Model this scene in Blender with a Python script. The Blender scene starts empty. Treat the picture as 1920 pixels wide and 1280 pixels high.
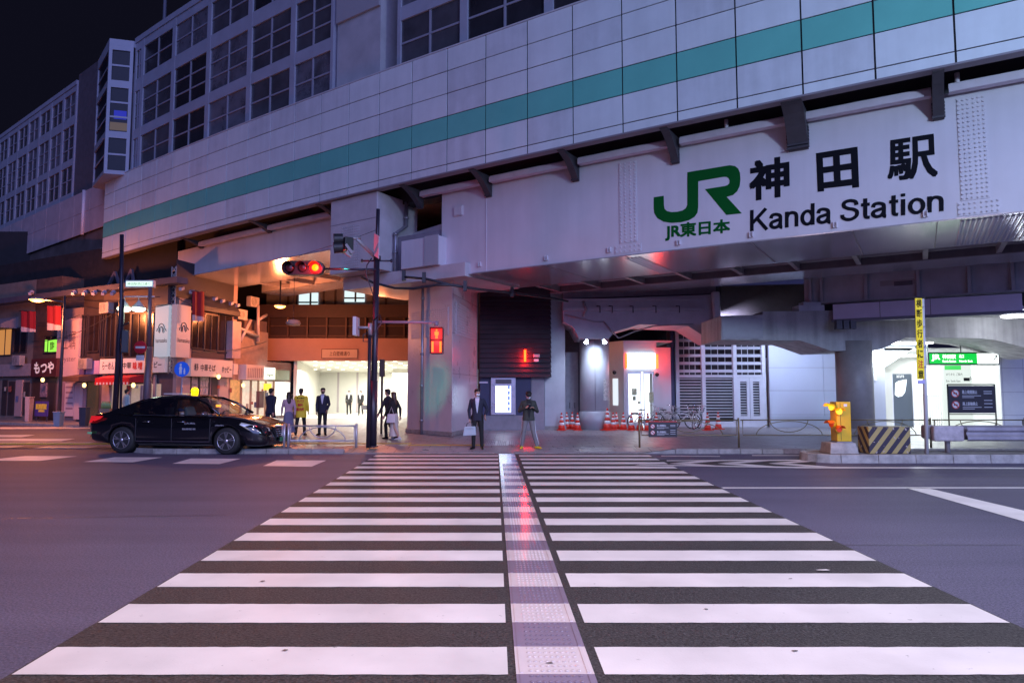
import bpy, bmesh, math, random
import numpy as np
from mathutils import Vector, Matrix
R = math.radians
random.seed(7)
S = bpy.context.scene
COL = S.collection

# ------------------------------------------------------------------ camera
H = 1.7
TH = math.atan(95 / 1280)
cam_d = bpy.data.cameras.new('camera')
cam_d.lens = 24.0
cam_d.sensor_width = 36.0
cam_d.clip_start = 0.05
cam_d.clip_end = 2000
cam = bpy.data.objects.new('camera', cam_d)
COL.objects.link(cam)
cam.location = (0, 0, H)
cam.rotation_euler = (math.pi / 2 + TH, 0, 0)
S.camera = cam

# ------------------------------------------------------------------ night sky
W = bpy.data.worlds.new('World')
S.world = W
W.use_nodes = True
wn = W.node_tree
bg = wn.nodes['Background']
bg.inputs[0].default_value = (0.26, 0.26, 0.62, 1)
bg.inputs[1].default_value = 0.016
# ------------------------------------------------------------------ night lighting of the junction
def lamp(name, kind, loc, col, power, size=0.2, rot=None, spot=None, blend=0.6, sizey=None):
    d = bpy.data.lights.new(name, kind)
    d.color = col
    d.energy = power
    if kind == 'AREA':
        d.size = size
        if sizey:
            d.shape = 'RECTANGLE'; d.size_y = sizey
    elif kind in ('POINT', 'SPOT'):
        d.shadow_soft_size = size
    if kind == 'SPOT':
        d.spot_size = spot; d.spot_blend = blend
    o = bpy.data.objects.new(name, d)
    COL.objects.link(o)
    o.location = loc
    if rot is not None:
        o.rotation_euler = rot
    return o
def aim(o, tgt):
    o.rotation_euler = (Vector(tgt) - Vector(o.location)).to_track_quat('-Z', 'Y').to_euler()

sun = bpy.data.lights.new('sun', 'SUN')
sun.energy = 1.9
sun.angle = R(50)
sun.color = (0.33, 0.40, 1.0)
so = bpy.data.objects.new('sun', sun)
COL.objects.link(so)
so.location = (6, -20, 25)
so.rotation_euler = Vector((-0.30, 1.0, -0.42)).to_track_quat('-Z', 'Y').to_euler()

S.view_settings.view_transform = 'Standard'
S.view_settings.look = 'None'
S.view_settings.exposure = 0
S.view_settings.gamma = 1
S.cycles.max_bounces = 6
S.cycles.diffuse_bounces = 3
S.cycles.glossy_bounces = 3
S.cycles.transmission_bounces = 4
S.cycles.transparent_max_bounces = 8
S.cycles.caustics_reflective = False
S.cycles.caustics_refractive = False
S.cycles.sample_clamp_indirect = 4
S.cycles.use_denoising = True

# ------------------------------------------------------------------ pixel of the 1920x1280 photo -> ray
CT, ST = math.cos(TH), math.sin(TH)
def ray(px, py):
    u = (px - 960) / 1280; v = (640 - py) / 1280
    return Vector((u, CT - v * ST, ST + v * CT))
def G(px, py, z=0.0):
    d = ray(px, py); t = (z - H) / d.z
    return Vector((d.x * t, d.y * t, z))
def D(px, py, Y):
    d = ray(px, py); t = Y / d.y
    return Vector((d.x * t, Y, H + d.z * t))
def onx(px, py, X):
    d = ray(px, py); t = X / d.x
    return Vector((X, d.y * t, H + d.z * t))

# ------------------------------------------------------------------ materials
MATS = {}
def mat(name, col=(.5, .5, .5), rough=.6, metal=0.0, emit=None, es=1.0, var=0.0, vscale=3.0, bump=0.0, bscale=60.0,
        spec=.5, streak=0, coat=0.0, alpha=None, trans=None):
    if name in MATS:
        return MATS[name]
    m = bpy.data.materials.new(name)
    m.use_nodes = True
    nt = m.node_tree
    b = nt.nodes['Principled BSDF']
    b.inputs['Base Color'].default_value = (*col, 1)
    b.inputs['Roughness'].default_value = rough
    b.inputs['Metallic'].default_value = metal
    b.inputs['Specular IOR Level'].default_value = spec
    b.inputs['Coat Weight'].default_value = coat
    if trans: b.inputs['Transmission Weight'].default_value = trans
    if alpha is not None: b.inputs['Alpha'].default_value = alpha
    if emit:
        b.inputs['Emission Color'].default_value = (*emit, 1)
        b.inputs['Emission Strength'].default_value = es
    if var or bump:
        tc = nt.nodes.new('ShaderNodeTexCoord')
    if var:
        n = nt.nodes.new('ShaderNodeTexNoise')
        n.inputs['Scale'].default_value = vscale
        n.inputs['Detail'].default_value = 6
        n.inputs['Roughness'].default_value = .62
        nt.links.new(tc.outputs['Object'], n.inputs['Vector'])
        rmp = nt.nodes.new('ShaderNodeMapRange')
        rmp.inputs['From Min'].default_value = .3
        rmp.inputs['From Max'].default_value = .7
        rmp.inputs['To Min'].default_value = 1 - var
        rmp.inputs['To Max'].default_value = 1 + var * .5
        nt.links.new(n.outputs['Fac'], rmp.inputs['Value'])
        mx = nt.nodes.new('ShaderNodeVectorMath'); mx.operation = 'SCALE'
        mx.inputs[0].default_value = col
        if streak:
            mp = nt.nodes.new('ShaderNodeMapping'); mp.inputs['Scale'].default_value = (3.2, 3.2, .22)
            n3 = nt.nodes.new('ShaderNodeTexNoise'); n3.inputs['Scale'].default_value = 1.0; n3.inputs['Detail'].default_value = 5
            nt.links.new(tc.outputs['Object'], mp.inputs[0]); nt.links.new(mp.outputs[0], n3.inputs['Vector'])
            r3 = nt.nodes.new('ShaderNodeMapRange'); r3.inputs['From Min'].default_value = .35; r3.inputs['From Max'].default_value = .6
            r3.inputs['To Min'].default_value = 1 - streak; r3.inputs['To Max'].default_value = 1
            nt.links.new(n3.outputs['Fac'], r3.inputs[0])
            mm = nt.nodes.new('ShaderNodeMath'); mm.operation = 'MULTIPLY'
            nt.links.new(rmp.outputs[0], mm.inputs[0]); nt.links.new(r3.outputs[0], mm.inputs[1]); rmp = mm
        nt.links.new(rmp.outputs[0], mx.inputs['Scale'])
        nt.links.new(mx.outputs[0], b.inputs['Base Color'])
        r2 = nt.nodes.new('ShaderNodeMapRange')
        r2.inputs['To Min'].default_value = max(0.02, rough - .12 * (rough > .1))
        r2.inputs['To Max'].default_value = min(1, rough + .12)
        nt.links.new(n.outputs['Fac'], r2.inputs['Value'])
        nt.links.new(r2.outputs[0], b.inputs['Roughness'])
    if bump:
        n2 = nt.nodes.new('ShaderNodeTexNoise')
        n2.inputs['Scale'].default_value = bscale
        n2.inputs['Detail'].default_value = 4
        nt.links.new(tc.outputs['Object'], n2.inputs['Vector'])
        bp = nt.nodes.new('ShaderNodeBump')
        bp.inputs['Strength'].default_value = bump
        bp.inputs['Distance'].default_value = .01
        nt.links.new(n2.outputs['Fac'], bp.inputs['Height'])
        nt.links.new(bp.outputs[0], b.inputs['Normal'])
    MATS[name] = m
    return m
def emat(name, col=(1, 1, 1), s=1):
    return mat(name, (.02, .02, .02), .5, emit=col, es=s)

# ------------------------------------------------------------------ mesh collector
class MB:
    def __init__(s):
        s.v = []; s.f = []; s.mi = []; s.sm = []
    def add(s, vs, fs, mi=0, smooth=False):
        b = len(s.v)
        s.v += [tuple(x) for x in vs]
        for f in fs:
            s.f.append([b + i for i in f]); s.mi.append(mi); s.sm.append(smooth)
        return s
    def hexa(s, p, mi=0):        # 8 points: bottom ring 0-3 ccw, top ring 4-7
        return s.add(p, [(0, 3, 2, 1), (4, 5, 6, 7), (0, 1, 5, 4), (1, 2, 6, 5), (2, 3, 7, 6), (3, 0, 4, 7)], mi)
    def box(s, x0, x1, y0, y1, z0, z1, mi=0):
        return s.hexa([(x0, y0, z0), (x1, y0, z0), (x1, y1, z0), (x0, y1, z0), (x0, y0, z1), (x1, y0, z1), (x1, y1, z1), (x0, y1, z1)], mi)
    def obox(s, c, ax, ay, az, mi=0):   # centre and half vectors
        c, ax, ay, az = Vector(c), Vector(ax), Vector(ay), Vector(az)
        return s.hexa([c - ax - ay - az, c + ax - ay - az, c + ax + ay - az, c - ax + ay - az,
                       c - ax - ay + az, c + ax - ay + az, c + ax + ay + az, c - ax + ay + az], mi)
    def bar(s, a, b, w, h, up=(0, 0, 1), mi=0):
        a, b = Vector(a), Vector(b); d = b - a
        x = d.normalized().cross(Vector(up))
        if x.length < 1e-4: x = Vector((1, 0, 0))
        x.normalize(); y = x.cross(d.normalized())
        return s.obox((a + b) / 2, x * w / 2, y * h / 2, d / 2, mi)
    def prism(s, poly, ext, mi=0):      # planar polygon (3-D points) extruded by a vector
        n = len(poly); ext = Vector(ext)
        vs = [Vector(p) for p in poly] + [Vector(p) + ext for p in poly]
        fs = [list(range(n - 1, -1, -1)), list(range(n, 2 * n))] + [(i, (i + 1) % n, n + (i + 1) % n, n + i) for i in range(n)]
        return s.add(vs, fs, mi)
    def tube(s, pts, r, seg=10, mi=0, cap=True, smooth=True):
        pts = [Vector(p) for p in pts]
        rs = r if isinstance(r, (list, tuple)) else [r] * len(pts)
        ref = None; vs = []
        for i, p in enumerate(pts):
            t = (pts[min(i + 1, len(pts) - 1)] - pts[max(i - 1, 0)])
            t = t.normalized() if t.length > 1e-9 else Vector((0, 0, 1))
            if ref is None:
                ref = Vector((0, 0, 1)) if abs(t.z) < .9 else Vector((1, 0, 0))
            x = (ref - t * ref.dot(t)).normalized(); y = t.cross(x); ref = x
            for k in range(seg):
                a = 2 * math.pi * k / seg
                vs.append(p + (x * math.cos(a) + y * math.sin(a)) * rs[i])
        fs = []
        for i in range(len(pts) - 1):
            for k in range(seg):
                k2 = (k + 1) % seg
                fs.append((i * seg + k, i * seg + k2, (i + 1) * seg + k2, (i + 1) * seg + k))
        s.add(vs, fs, mi, smooth)
        if cap:
            n = len(s.v) - len(vs)
            s.f.append([n + k for k in range(seg - 1, -1, -1)]); s.mi.append(mi); s.sm.append(False)
            s.f.append([n + (len(pts) - 1) * seg + k for k in range(seg)]); s.mi.append(mi); s.sm.append(False)
        return s
    def lathe(s, prof, c=(0, 0, 0), seg=20, mi=0, axis='z', smooth=True):  # prof [(r, h)]
        vs = []
        for r, h in prof:
            for k in range(seg):
                a = 2 * math.pi * k / seg
                p = (r * math.cos(a), r * math.sin(a), h)
                if axis == 'x': p = (p[2], p[0], p[1])
                if axis == 'y': p = (p[1], p[2], p[0])
                vs.append((c[0] + p[0], c[1] + p[1], c[2] + p[2]))
        fs = [(i * seg + k, i * seg + (k + 1) % seg, (i + 1) * seg + (k + 1) % seg, (i + 1) * seg + k)
              for i in range(len(prof) - 1) for k in range(seg)]
        s.add(vs, fs, mi, smooth)
        n = len(s.v) - len(vs)
        if prof[0][0] > 1e-4:
            s.f.append([n + k for k in range(seg - 1, -1, -1)]); s.mi.append(mi); s.sm.append(False)
        if prof[-1][0] > 1e-4:
            s.f.append([n + (len(prof) - 1) * seg + k for k in range(seg)]); s.mi.append(mi); s.sm.append(False)
        return s
    def ball(s, c, r, seg=14, rings=8, mi=0):
        rx, ry, rz = r if isinstance(r, (tuple, list)) else (r, r, r)
        vs = []; c = Vector(c)
        for i in range(1, rings):
            ph = math.pi * i / rings
            for k in range(seg):
                a = 2 * math.pi * k / seg
                vs.append(c + Vector((rx * math.sin(ph) * math.cos(a), ry * math.sin(ph) * math.sin(a), -rz * math.cos(ph))))
        n = len(vs); vs += [c - Vector((0, 0, rz)), c + Vector((0, 0, rz))]
        fs = [(i * seg + k, i * seg + (k + 1) % seg, (i + 1) * seg + (k + 1) % seg, (i + 1) * seg + k) for i in range(rings - 2) for k in range(seg)]
        fs += [(n, (k + 1) % seg, k) for k in range(seg)] + [(n + 1, (rings - 2) * seg + k, (rings - 2) * seg + (k + 1) % seg) for k in range(seg)]
        return s.add(vs, fs, mi, True)
    def quad(s, a, b, c, d, mi=0):
        return s.add([a, b, c, d], [(0, 1, 2, 3)], mi)
    def build(s, name, mats, parent=None, bevel=0, world=True, xf=None):
        me = bpy.data.meshes.new(name)
        off = Vector((0, 0, 0))
        if parent is not None and world:
            q = parent
            while q is not None:
                off = off + q.location; q = q.parent
        vs = s.v
        if xf is not None: vs = [tuple(xf @ Vector(v)) for v in vs]
        if off.length > 0: vs = [(v[0] - off.x, v[1] - off.y, v[2] - off.z) for v in vs]
        me.from_pydata(vs, [], s.f)
        if not isinstance(mats, (list, tuple)): mats = [mats]
        for m in mats: me.materials.append(m)
        me.polygons.foreach_set('material_index', s.mi)
        me.polygons.foreach_set('use_smooth', s.sm)
        me.update()
        o = bpy.data.objects.new(name, me)
        COL.objects.link(o)
        if parent is not None: o.parent = parent
        if bevel:
            md = o.modifiers.new('bevel', 'BEVEL'); md.width = bevel; md.segments = 2; md.limit_method = 'ANGLE'; md.angle_limit = R(40)
        return o

def empty(name, loc=(0, 0, 0), label=None, cat=None, group=None, rz=0.0):
    o = bpy.data.objects.new(name, None)
    COL.objects.link(o)
    o.location = loc; o.rotation_euler = (0, 0, rz)
    o.empty_display_size = .2
    tag(o, label, cat, group)
    return o
def tag(o, label=None, cat=None, group=None, kind=None):
    if label: o['label'] = label
    if cat: o['category'] = cat
    if group: o['group'] = group
    if kind: o['kind'] = kind
    return o
def struct(o):
    o['kind'] = 'structure'; return o
def copy_tree(o, parent=None):
    c = o.copy(); COL.objects.link(c); c.parent = parent
    for ch in list(o.children): copy_tree(ch, c)
    return c

# ------------------------------------------------------------------ lettering: flat polygons from the built-in font
def text_geo(body, bold=0.0):
    cu = bpy.data.curves.new('lettering', 'FONT')
    cu.body = body; cu.size = 1; cu.resolution_u = 3
    o = bpy.data.objects.new('lettering', cu)
    COL.objects.link(o)
    dg = bpy.context.evaluated_depsgraph_get(); dg.update()
    m = bpy.data.meshes.new_from_object(o.evaluated_get(dg))
    vs = [(v.co.x, v.co.y) for v in m.vertices]; fs = [tuple(p.vertices) for p in m.polygons]
    bpy.data.objects.remove(o); bpy.data.curves.remove(cu); bpy.data.meshes.remove(m)
    if bold:
        V = []; F = []
        for k, (ix, iy) in enumerate(((1, 1), (1, -1), (-1, 1), (-1, -1), (1, 0), (-1, 0), (0, 1), (0, -1))):
            dx, dy = bold * ix, bold * iy
            n = len(V)
            V += [(x + dx, y + dy, k * 1e-4) for x, y in vs]; F += [tuple(n + i for i in f) for f in fs]
        return V, F
    return [(x, y, 0) for x, y in vs], fs
def put_text(mb, body, fn, x0, x1, y0, y1, bold=0.0, mi=0, keep=False):
    """letters fitted into the rectangle x0..x1, y0..y1; fn(x, y, lift) gives the world point"""
    vs, fs = text_geo(body, bold)
    if not vs: return
    xa = min(v[0] for v in vs); xb = max(v[0] for v in vs); ya = min(v[1] for v in vs); yb = max(v[1] for v in vs)
    sx = (x1 - x0) / (xb - xa); sy = (y1 - y0) / (yb - ya)
    if keep: sx = sy = min(sx, sy)
    ox = (x0 + x1) / 2 - sx * (xa + xb) / 2; oy = (y0 + y1) / 2 - sy * (ya + yb) / 2
    mb.add([fn(ox + sx * x, oy + sy * y, z) for x, y, z in vs], fs, mi)
def planefn(o, ax, ay, lift=.004):
    o, ax, ay = Vector(o), Vector(ax).normalized(), Vector(ay).normalized()
    n = ax.cross(ay)
    return lambda x, y, z=0: o + ax * x + ay * y + n * (lift + z)
# street lamps out of view overhead, added as bare lights without masts (cones shining down)
for (x, y, z, c, p_, tx_, ty_) in ((-3.5, 3.0, 11.0, (1.0, .74, .74), 3000, -3.4, 5.5), (4.5, 2.5, 11.0, (1.0, .79, .84), 2600, 4.4, 5.0)):
    L_ = lamp('street_lamp_light', 'SPOT', (x, y, z), c, p_, .7, None, R(140), .8); aim(L_, (tx_, ty_, 0))

lamp('street_lamp_light', 'POINT', (11.5, 1.5, 9.0), (.50, .72, 1.0), 5200, .6)  # cool lamp out of view at the right, light only, no mast
# grotesque capitals and small letters drawn as thick strokes (unit: cap height 1)
def _smooth(pts, n=6):
    P_ = [np.array(p, float) for p in pts]; out = []
    for i in range(len(P_) - 1):
        p0, p1, p2, p3 = P_[max(i - 1, 0)], P_[i], P_[i + 1], P_[min(i + 2, len(P_) - 1)]
        for k in range(n):
            t = k / n; out.append(.5 * (2 * p1 + (p2 - p0) * t + (2 * p0 - 5 * p1 + 4 * p2 - p3) * t * t + (3 * p1 - p0 - 3 * p2 + p3) * t ** 3))
    return out + [P_[-1]]
def _el(cx, cy, rx, ry, a0=0, a1=360, n=22): return [(cx + rx * math.cos(R(a)), cy + ry * math.sin(R(a))) for a in np.linspace(a0, a1, n)]
GLY = {'K': (.80, [[(.10, 0), (.10, 1)], [(.68, 1), (.13, .38)], [(.30, .60), (.72, 0)]]),
       'a': (.60, [_smooth([(.08, .50), (.13, .64), (.28, .67), (.42, .61), (.455, .50), (.455, .15), (.48, .05), (.54, .035)]), _smooth([(.455, .42), (.30, .38), (.12, .31), (.085, .17), (.20, .065), (.36, .10), (.455, .24)])]),
       'n': (.62, [[(.11, 0), (.11, .74)], _smooth([(.11, .46), (.18, .62), (.32, .67), (.45, .61), (.49, .48)]) + [(.49, 0)]]),
       'd': (.62, [[(.49, 0), (.49, 1)], _el(.29, .36, .20, .305)]),
       'S': (.70, [_smooth([(.58, .70), (.54, .86), (.35, .935), (.15, .87), (.13, .70), (.28, .58), (.46, .52), (.59, .40), (.57, .20), (.40, .075), (.20, .09), (.08, .20), (.07, .32)])]),
       't': (.38, [[(.19, .96), (.19, .20)] + _smooth([(.19, .20), (.22, .09), (.35, .07)]), [(.04, .675), (.35, .675)]]),
       'i': (.27, [[(.13, 0), (.13, .74)], [(.13, .86), (.13, 1)]]), 'o': (.62, [_el(.31, .36, .215, .305)]), ' ': (.30, [])}
def stroke_text(mb, body, fn, x0, x1, y0, y1, w=.15):
    tot = sum(GLY[c][0] for c in body); sx = (x1 - x0) / (tot - .12); sy = y1 - y0; x = -.04; l = 0
    for c in body:
        adv, strokes = GLY[c]
        for st in strokes:
            p = [np.array(q, float) for q in st]; p = [p[0]] + [b for a, b in zip(p[:-1], p[1:]) if np.linalg.norm(b - a) > 1e-5]; n = len(p); vs = []
            for i in range(n):
                closed = np.linalg.norm(p[0] - p[-1]) < 1e-4
                a = p[i - 1] if i else (p[-2] if closed else p[0]); b = p[i + 1] if i < n - 1 else (p[1] if closed else p[-1])
                t = (b - a) / max(np.linalg.norm(b - a), 1e-9); nn = np.array((-t[1], t[0])) * w / 2
                for s_ in (1, -1): q = p[i] + nn * s_; vs.append(fn(x0 + (x + q[0]) * sx, y0 + q[1] * sy, l))
            mb.add(vs, [(2 * i, 2 * i + 1, 2 * i + 3, 2 * i + 2) for i in range(n - 1)]); l += .0003
        x += adv
# ================================================================== GROUND, ROAD, PAVEMENTS
def asphalt(name, c0, c1, speck=.10, rough=.55):
    m = bpy.data.materials.new(name); m.use_nodes = True
    nt = m.node_tree; b = nt.nodes['Principled BSDF']
    tc = nt.nodes.new('ShaderNodeTexCoord')
    big = nt.nodes.new('ShaderNodeTexNoise'); big.inputs['Scale'].default_value = .35; big.inputs['Detail'].default_value = 7
    fine = nt.nodes.new('ShaderNodeTexNoise'); fine.inputs['Scale'].default_value = 52; fine.inputs['Detail'].default_value = 5; fine.inputs['Roughness'].default_value = .8
    vor = nt.nodes.new('ShaderNodeTexVoronoi'); vor.inputs['Scale'].default_value = 55
    st = nt.nodes.new('ShaderNodeMapping'); st.inputs['Scale'].default_value = (.12, 1.6, 1)
    streak = nt.nodes.new('ShaderNodeTexNoise'); streak.inputs['Scale'].default_value = 1.1; streak.inputs['Detail'].default_value = 5
    for n in (big, fine, vor): nt.links.new(tc.outputs['Object'], n.inputs['Vector'])
    nt.links.new(tc.outputs['Object'], st.inputs[0]); nt.links.new(st.outputs[0], streak.inputs['Vector'])
    mix = nt.nodes.new('ShaderNodeMix'); mix.data_type = 'RGBA'
    mix.inputs['A'].default_value = (*c0, 1); mix.inputs['B'].default_value = (*c1, 1)
    add = nt.nodes.new('ShaderNodeMath'); add.operation = 'ADD'
    nt.links.new(big.outputs['Fac'], add.inputs[0]); nt.links.new(streak.outputs['Fac'], add.inputs[1])
    mr = nt.nodes.new('ShaderNodeMapRange'); mr.inputs['From Min'].default_value = .75; mr.inputs['From Max'].default_value = 1.25
    nt.links.new(add.outputs[0], mr.inputs[0]); nt.links.new(mr.outputs[0], mix.inputs['Factor'])
    sp = nt.nodes.new('ShaderNodeMapRange'); sp.inputs['From Min'].default_value = .35; sp.inputs['From Max'].default_value = .72
    sp.inputs['To Min'].default_value = 1 - speck * 3; sp.inputs['To Max'].default_value = 1 + speck * 4
    nt.links.new(fine.outputs['Fac'], sp.inputs[0])
    sc = nt.nodes.new('ShaderNodeVectorMath'); sc.operation = 'SCALE'
    nt.links.new(mix.outputs['Result'], sc.inputs[0]); nt.links.new(sp.outputs[0], sc.inputs['Scale'])
    nt.links.new(sc.outputs[0], b.inputs['Base Color'])
    b.inputs['Roughness'].default_value = rough
    bp = nt.nodes.new('ShaderNodeBump'); bp.inputs['Strength'].default_value = .55; bp.inputs['Distance'].default_value = .006
    ad2 = nt.nodes.new('ShaderNodeMath'); ad2.operation = 'SUBTRACT'
    nt.links.new(fine.outputs['Fac'], ad2.inputs[0]); nt.links.new(vor.outputs['Distance'], ad2.inputs[1])
    nt.links.new(ad2.outputs[0], bp.inputs['Height']); nt.links.new(bp.outputs[0], b.inputs['Normal'])
    MATS[name] = m
    return m
A_ROAD = asphalt('road_asphalt', (.086, .080, .134), (.120, .110, .178), .24, .62)
A_DARK = asphalt('crossing_asphalt', (.040, .036, .038), (.052, .047, .049), .36, .62)
def paintmat(name, col):
    m = bpy.data.materials.new(name); m.use_nodes = True
    nt = m.node_tree; b = nt.nodes['Principled BSDF']
    tc = nt.nodes.new('ShaderNodeTexCoord')
    n = nt.nodes.new('ShaderNodeTexNoise'); n.inputs['Scale'].default_value = 14; n.inputs['Detail'].default_value = 8; n.inputs['Roughness'].default_value = .7
    n2 = nt.nodes.new('ShaderNodeTexNoise'); n2.inputs['Scale'].default_value = 1.3; n2.inputs['Detail'].default_value = 5
    nt.links.new(tc.outputs['Object'], n.inputs['Vector']); nt.links.new(tc.outputs['Object'], n2.inputs['Vector'])
    cr = nt.nodes.new('ShaderNodeValToRGB')
    cr.color_ramp.elements[0].position = .285; cr.color_ramp.elements[0].color = (*[c * .45 for c in col], 1)
    cr.color_ramp.elements[1].position = .36; cr.color_ramp.elements[1].color = (*col, 1)
    nt.links.new(n.outputs['Fac'], cr.inputs[0])
    mr = nt.nodes.new('ShaderNodeMapRange'); mr.inputs['From Min'].default_value = .3; mr.inputs['From Max'].default_value = .7
    mr.inputs['To Min'].default_value = .80; mr.inputs['To Max'].default_value = 1.04
    nt.links.new(n2.outputs['Fac'], mr.inputs[0])
    sc = nt.nodes.new('ShaderNodeVectorMath'); sc.operation = 'SCALE'
    nt.links.new(cr.outputs[0], sc.inputs[0]); nt.links.new(mr.outputs[0], sc.inputs['Scale'])
    nt.links.new(sc.outputs[0], b.inputs['Base Color'])
    b.inputs['Roughness'].default_value = .5
    bp = nt.nodes.new('ShaderNodeBump'); bp.inputs['Strength'].default_value = .25; bp.inputs['Distance'].default_value = .004
    fn = nt.nodes.new('ShaderNodeTexNoise'); fn.inputs['Scale'].default_value = 60
    nt.links.new(tc.outputs['Object'], fn.inputs['Vector'])
    nt.links.new(fn.outputs['Fac'], bp.inputs['Height']); nt.links.new(bp.outputs[0], b.inputs['Normal'])
    return m
PAINT = paintmat('road_paint', (.80, .75, .76))
g = MB(); g.quad((-400, -200, -.02), (400, -200, -.02), (400, 600, -.02), (-400, 600, -.02))
struct(g.build('ground', mat('ground_soil', (.05, .05, .055), .8, var=.2, vscale=.4)))
g = MB(); g.quad((-90, -12, 0), (60, -12, 0), (60, 75, 0), (-90, 75, 0))
struct(g.build('road', A_ROAD))

Y_KERB = 19.05
# the crossing runs towards its vanishing point, a little left of straight ahead
def line_x(a, b):
    return lambda y: a.x + (b.x - a.x) * (y - a.y) / (b.y - a.y)
xl = line_x(G(41.4, 1253.9), G(527.4, 960.2)); xr = line_x(G(1881.8, 1162.9), G(1340.6, 910.9))
i0 = line_x(G(952.5, 1266), G(934, 855)); i1 = line_x(G(969, 1280), G(935.5, 854))
i2 = line_x(G(1120, 1280), G(966, 854)); i3 = line_x(G(1134, 1266), G(973, 854))
Y_FIRST = G(952, 1266).y
NST = 17
PER = (G(952, 917.5).y - G(952, 1214.3).y) / 8
wid = G(952, 1214.3).y - G(952, 1266).y
yA, yB = Y_FIRST - 3 * PER - .3, Y_FIRST + (NST - 1) * PER + wid + .1
g = MB(); g.quad((xl(yA) - .02, yA, .004), (xr(yA) + .02, yA, .004), (xr(yB) + .02, yB, .004), (xl(yB) - .02, yB, .004))
struct(g.build('crossing_patch', A_DARK))
def rough_quad(g, x0f, x1f, y0, y1, z, j=.006, mi=0):
    n = 40
    def e(y, sgn): return [Vector((x0f(y) + (x1f(y) - x0f(y)) * k / n, y + random.uniform(-j, j), z)) for k in range(n + 1)]
    a, b = e(y0, 1), e(y1, 1)
    for k in range(n): g.quad(a[k], a[k + 1], b[k + 1], b[k], mi)
g = MB()
for k in range(-3, NST):
    y0 = Y_FIRST + k * PER; y1 = y0 + wid
    if y1 > yB: break
    rough_quad(g, xl, i0, y0, y1, .008, .004)
    rough_quad(g, i3, xr, y0, y1, .008, .004)
struct(g.build('crosswalk_markings', PAINT))
# tactile guide strip along the middle of the crossing: sheet, raised side bars and rows of dots
g = MB(); dots = MB()
for k in range(-3, NST * 2):
    pass
yy = Y_FIRST - 2 * PER
k = 0
while yy < yB:
    for (a, b, mi) in ((yy, min(yy + wid, yB), 0), (yy + wid, min(yy + PER, yB), 1)):
        if b <= a: continue
        g.quad((i1(a), a, .011), (i2(a), a, .011), (i2(b), b, .011), (i1(b), b, .011), mi)
        for side in (0, 1):
            def xs(y, q): 
                w = i2(y) - i1(y)
                return i1(y) + w * ((.045 + .045 * q) if side == 0 else (.91 + .045 * q))
            g.hexa([(xs(a, 0), a + .01, .011), (xs(a, 1), a + .01, .011), (xs(b, 1), b - .01, .011), (xs(b, 0), b - .01, .011),
                    (xs(a, 0), a + .012, .016), (xs(a, 1), a + .012, .016), (xs(b, 1), b - .012, .016), (xs(b, 0), b - .012, .016)], mi)
        nr = 6
        if yy < 16:
            for r_ in range(nr):
                y = a + (b - a) * (r_ + .6) / nr
                w = i2(y) - i1(y)
                for c_ in range(9):
                    x = i1(y) + w * (.19 + .62 * c_ / 8)
                    seg = 8 if yy < 9 else 6
                    g.lathe([(.014, .011), (.011, .0155), (0.0001, .016)], (x, y, 0), seg, mi)
    yy += PER
struct(g.build('tactile_crossing_strip', [mat('strip_white', (.74, .64, .66), .17, spec=.7, var=.05, vscale=6), mat('strip_grey', (.27, .21, .29), .14, spec=.8, var=.05, vscale=7)]))

# other road markings
g = MB()
def gq(*pts, z=.006, mi=0): g.add([G(px, py, z) for px, py in pts], [tuple(range(len(pts)))], mi)
a, b = G(1355, 915), G(2300, 912)
g.quad((a.x, a.y - .05, .006), (b.x, a.y - .03, .006), (b.x, a.y + .12, .006), (a.x, a.y + .10, .006))
gq((1698, 914), (1738, 914), (2200, 1022), (2200, 1056))
# white blocks of the lane in front of the taxi
for c in [(493, 873, 584, 874.4, 612, 862.6, 519, 862.4), (323, 868.7, 411, 869.5, 452, 859.4, 358, 859),
          (156, 865.3, 249, 866.2, 305, 857, 215, 856.6), (-40, 863, 75, 863.5, 145, 854.8, 48, 854.4), (-260, 861, -150, 861.4, -60, 853.2, -160, 853)]:
    gq((c[0], c[1]), (c[2], c[3]), (c[4], c[5]), (c[6], c[7]), z=.007)
# crossing farther left
for (xa, xb, y0, y1) in [(-90, 40, 819, 815), (-120, 115, 826.5, 822), (-60, 150, 833, 829), (60, 158, 840, 836.5), (-200, 20, 839, 836)]:
    gq((xa, y0), (xb, y0), (xb + 26, y1), (xa + 26, y1), z=.007)
gq((-300, 805), (420, 802.5), (420, 799.5), (-300, 801.5), z=.007)
# hatched nose marking before the traffic island: outline and arrowheads
gq((1190, 871.5), (1512, 877.5), (1920, 878.5), (1920, 875.8), (1512, 874.5), (1200, 870.2), z=.009)
gq((1250, 862.3), (1512, 861.0), (1512, 863.2), (1250, 864), z=.009)
for x in (1255, 1345, 1440):
    gq((x, 868), (x + 55, 863.6), (x + 98, 863.6), (x + 40, 868), z=.007)
    gq((x, 868.5), (x + 40, 868.5), (x + 125, 875), (x + 70, 874), z=.007)
gq((1240, 853.5), (1350, 854.5), (1350, 855.6), (1240, 854.8)); gq((1410, 852.6), (1510, 852.6), (1510, 854), (1410, 854.2))
struct(g.build('road_markings', PAINT))
g = MB(); p = [G(1200, 862), G(1230, 872), G(1530, 878), G(1530, 860)]
g.add([Vector((q.x, q.y, .003)) for q in p], [(0, 1, 2, 3)])
struct(g.build('road_patch', A_DARK))
g = MB(); a, b = G(1290, 1022), G(2400, 1014)
g.quad((a.x, a.y, .003), (b.x, a.y + .02, .003), (b.x, a.y + .035, .003), (a.x, a.y + .015, .003))
a, b = G(-700, 985), G(430, 965)
g.quad((a.x, a.y, .003), (b.x, b.y, .003), (b.x, b.y + .018, .003), (a.x, a.y + .018, .003))
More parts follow.
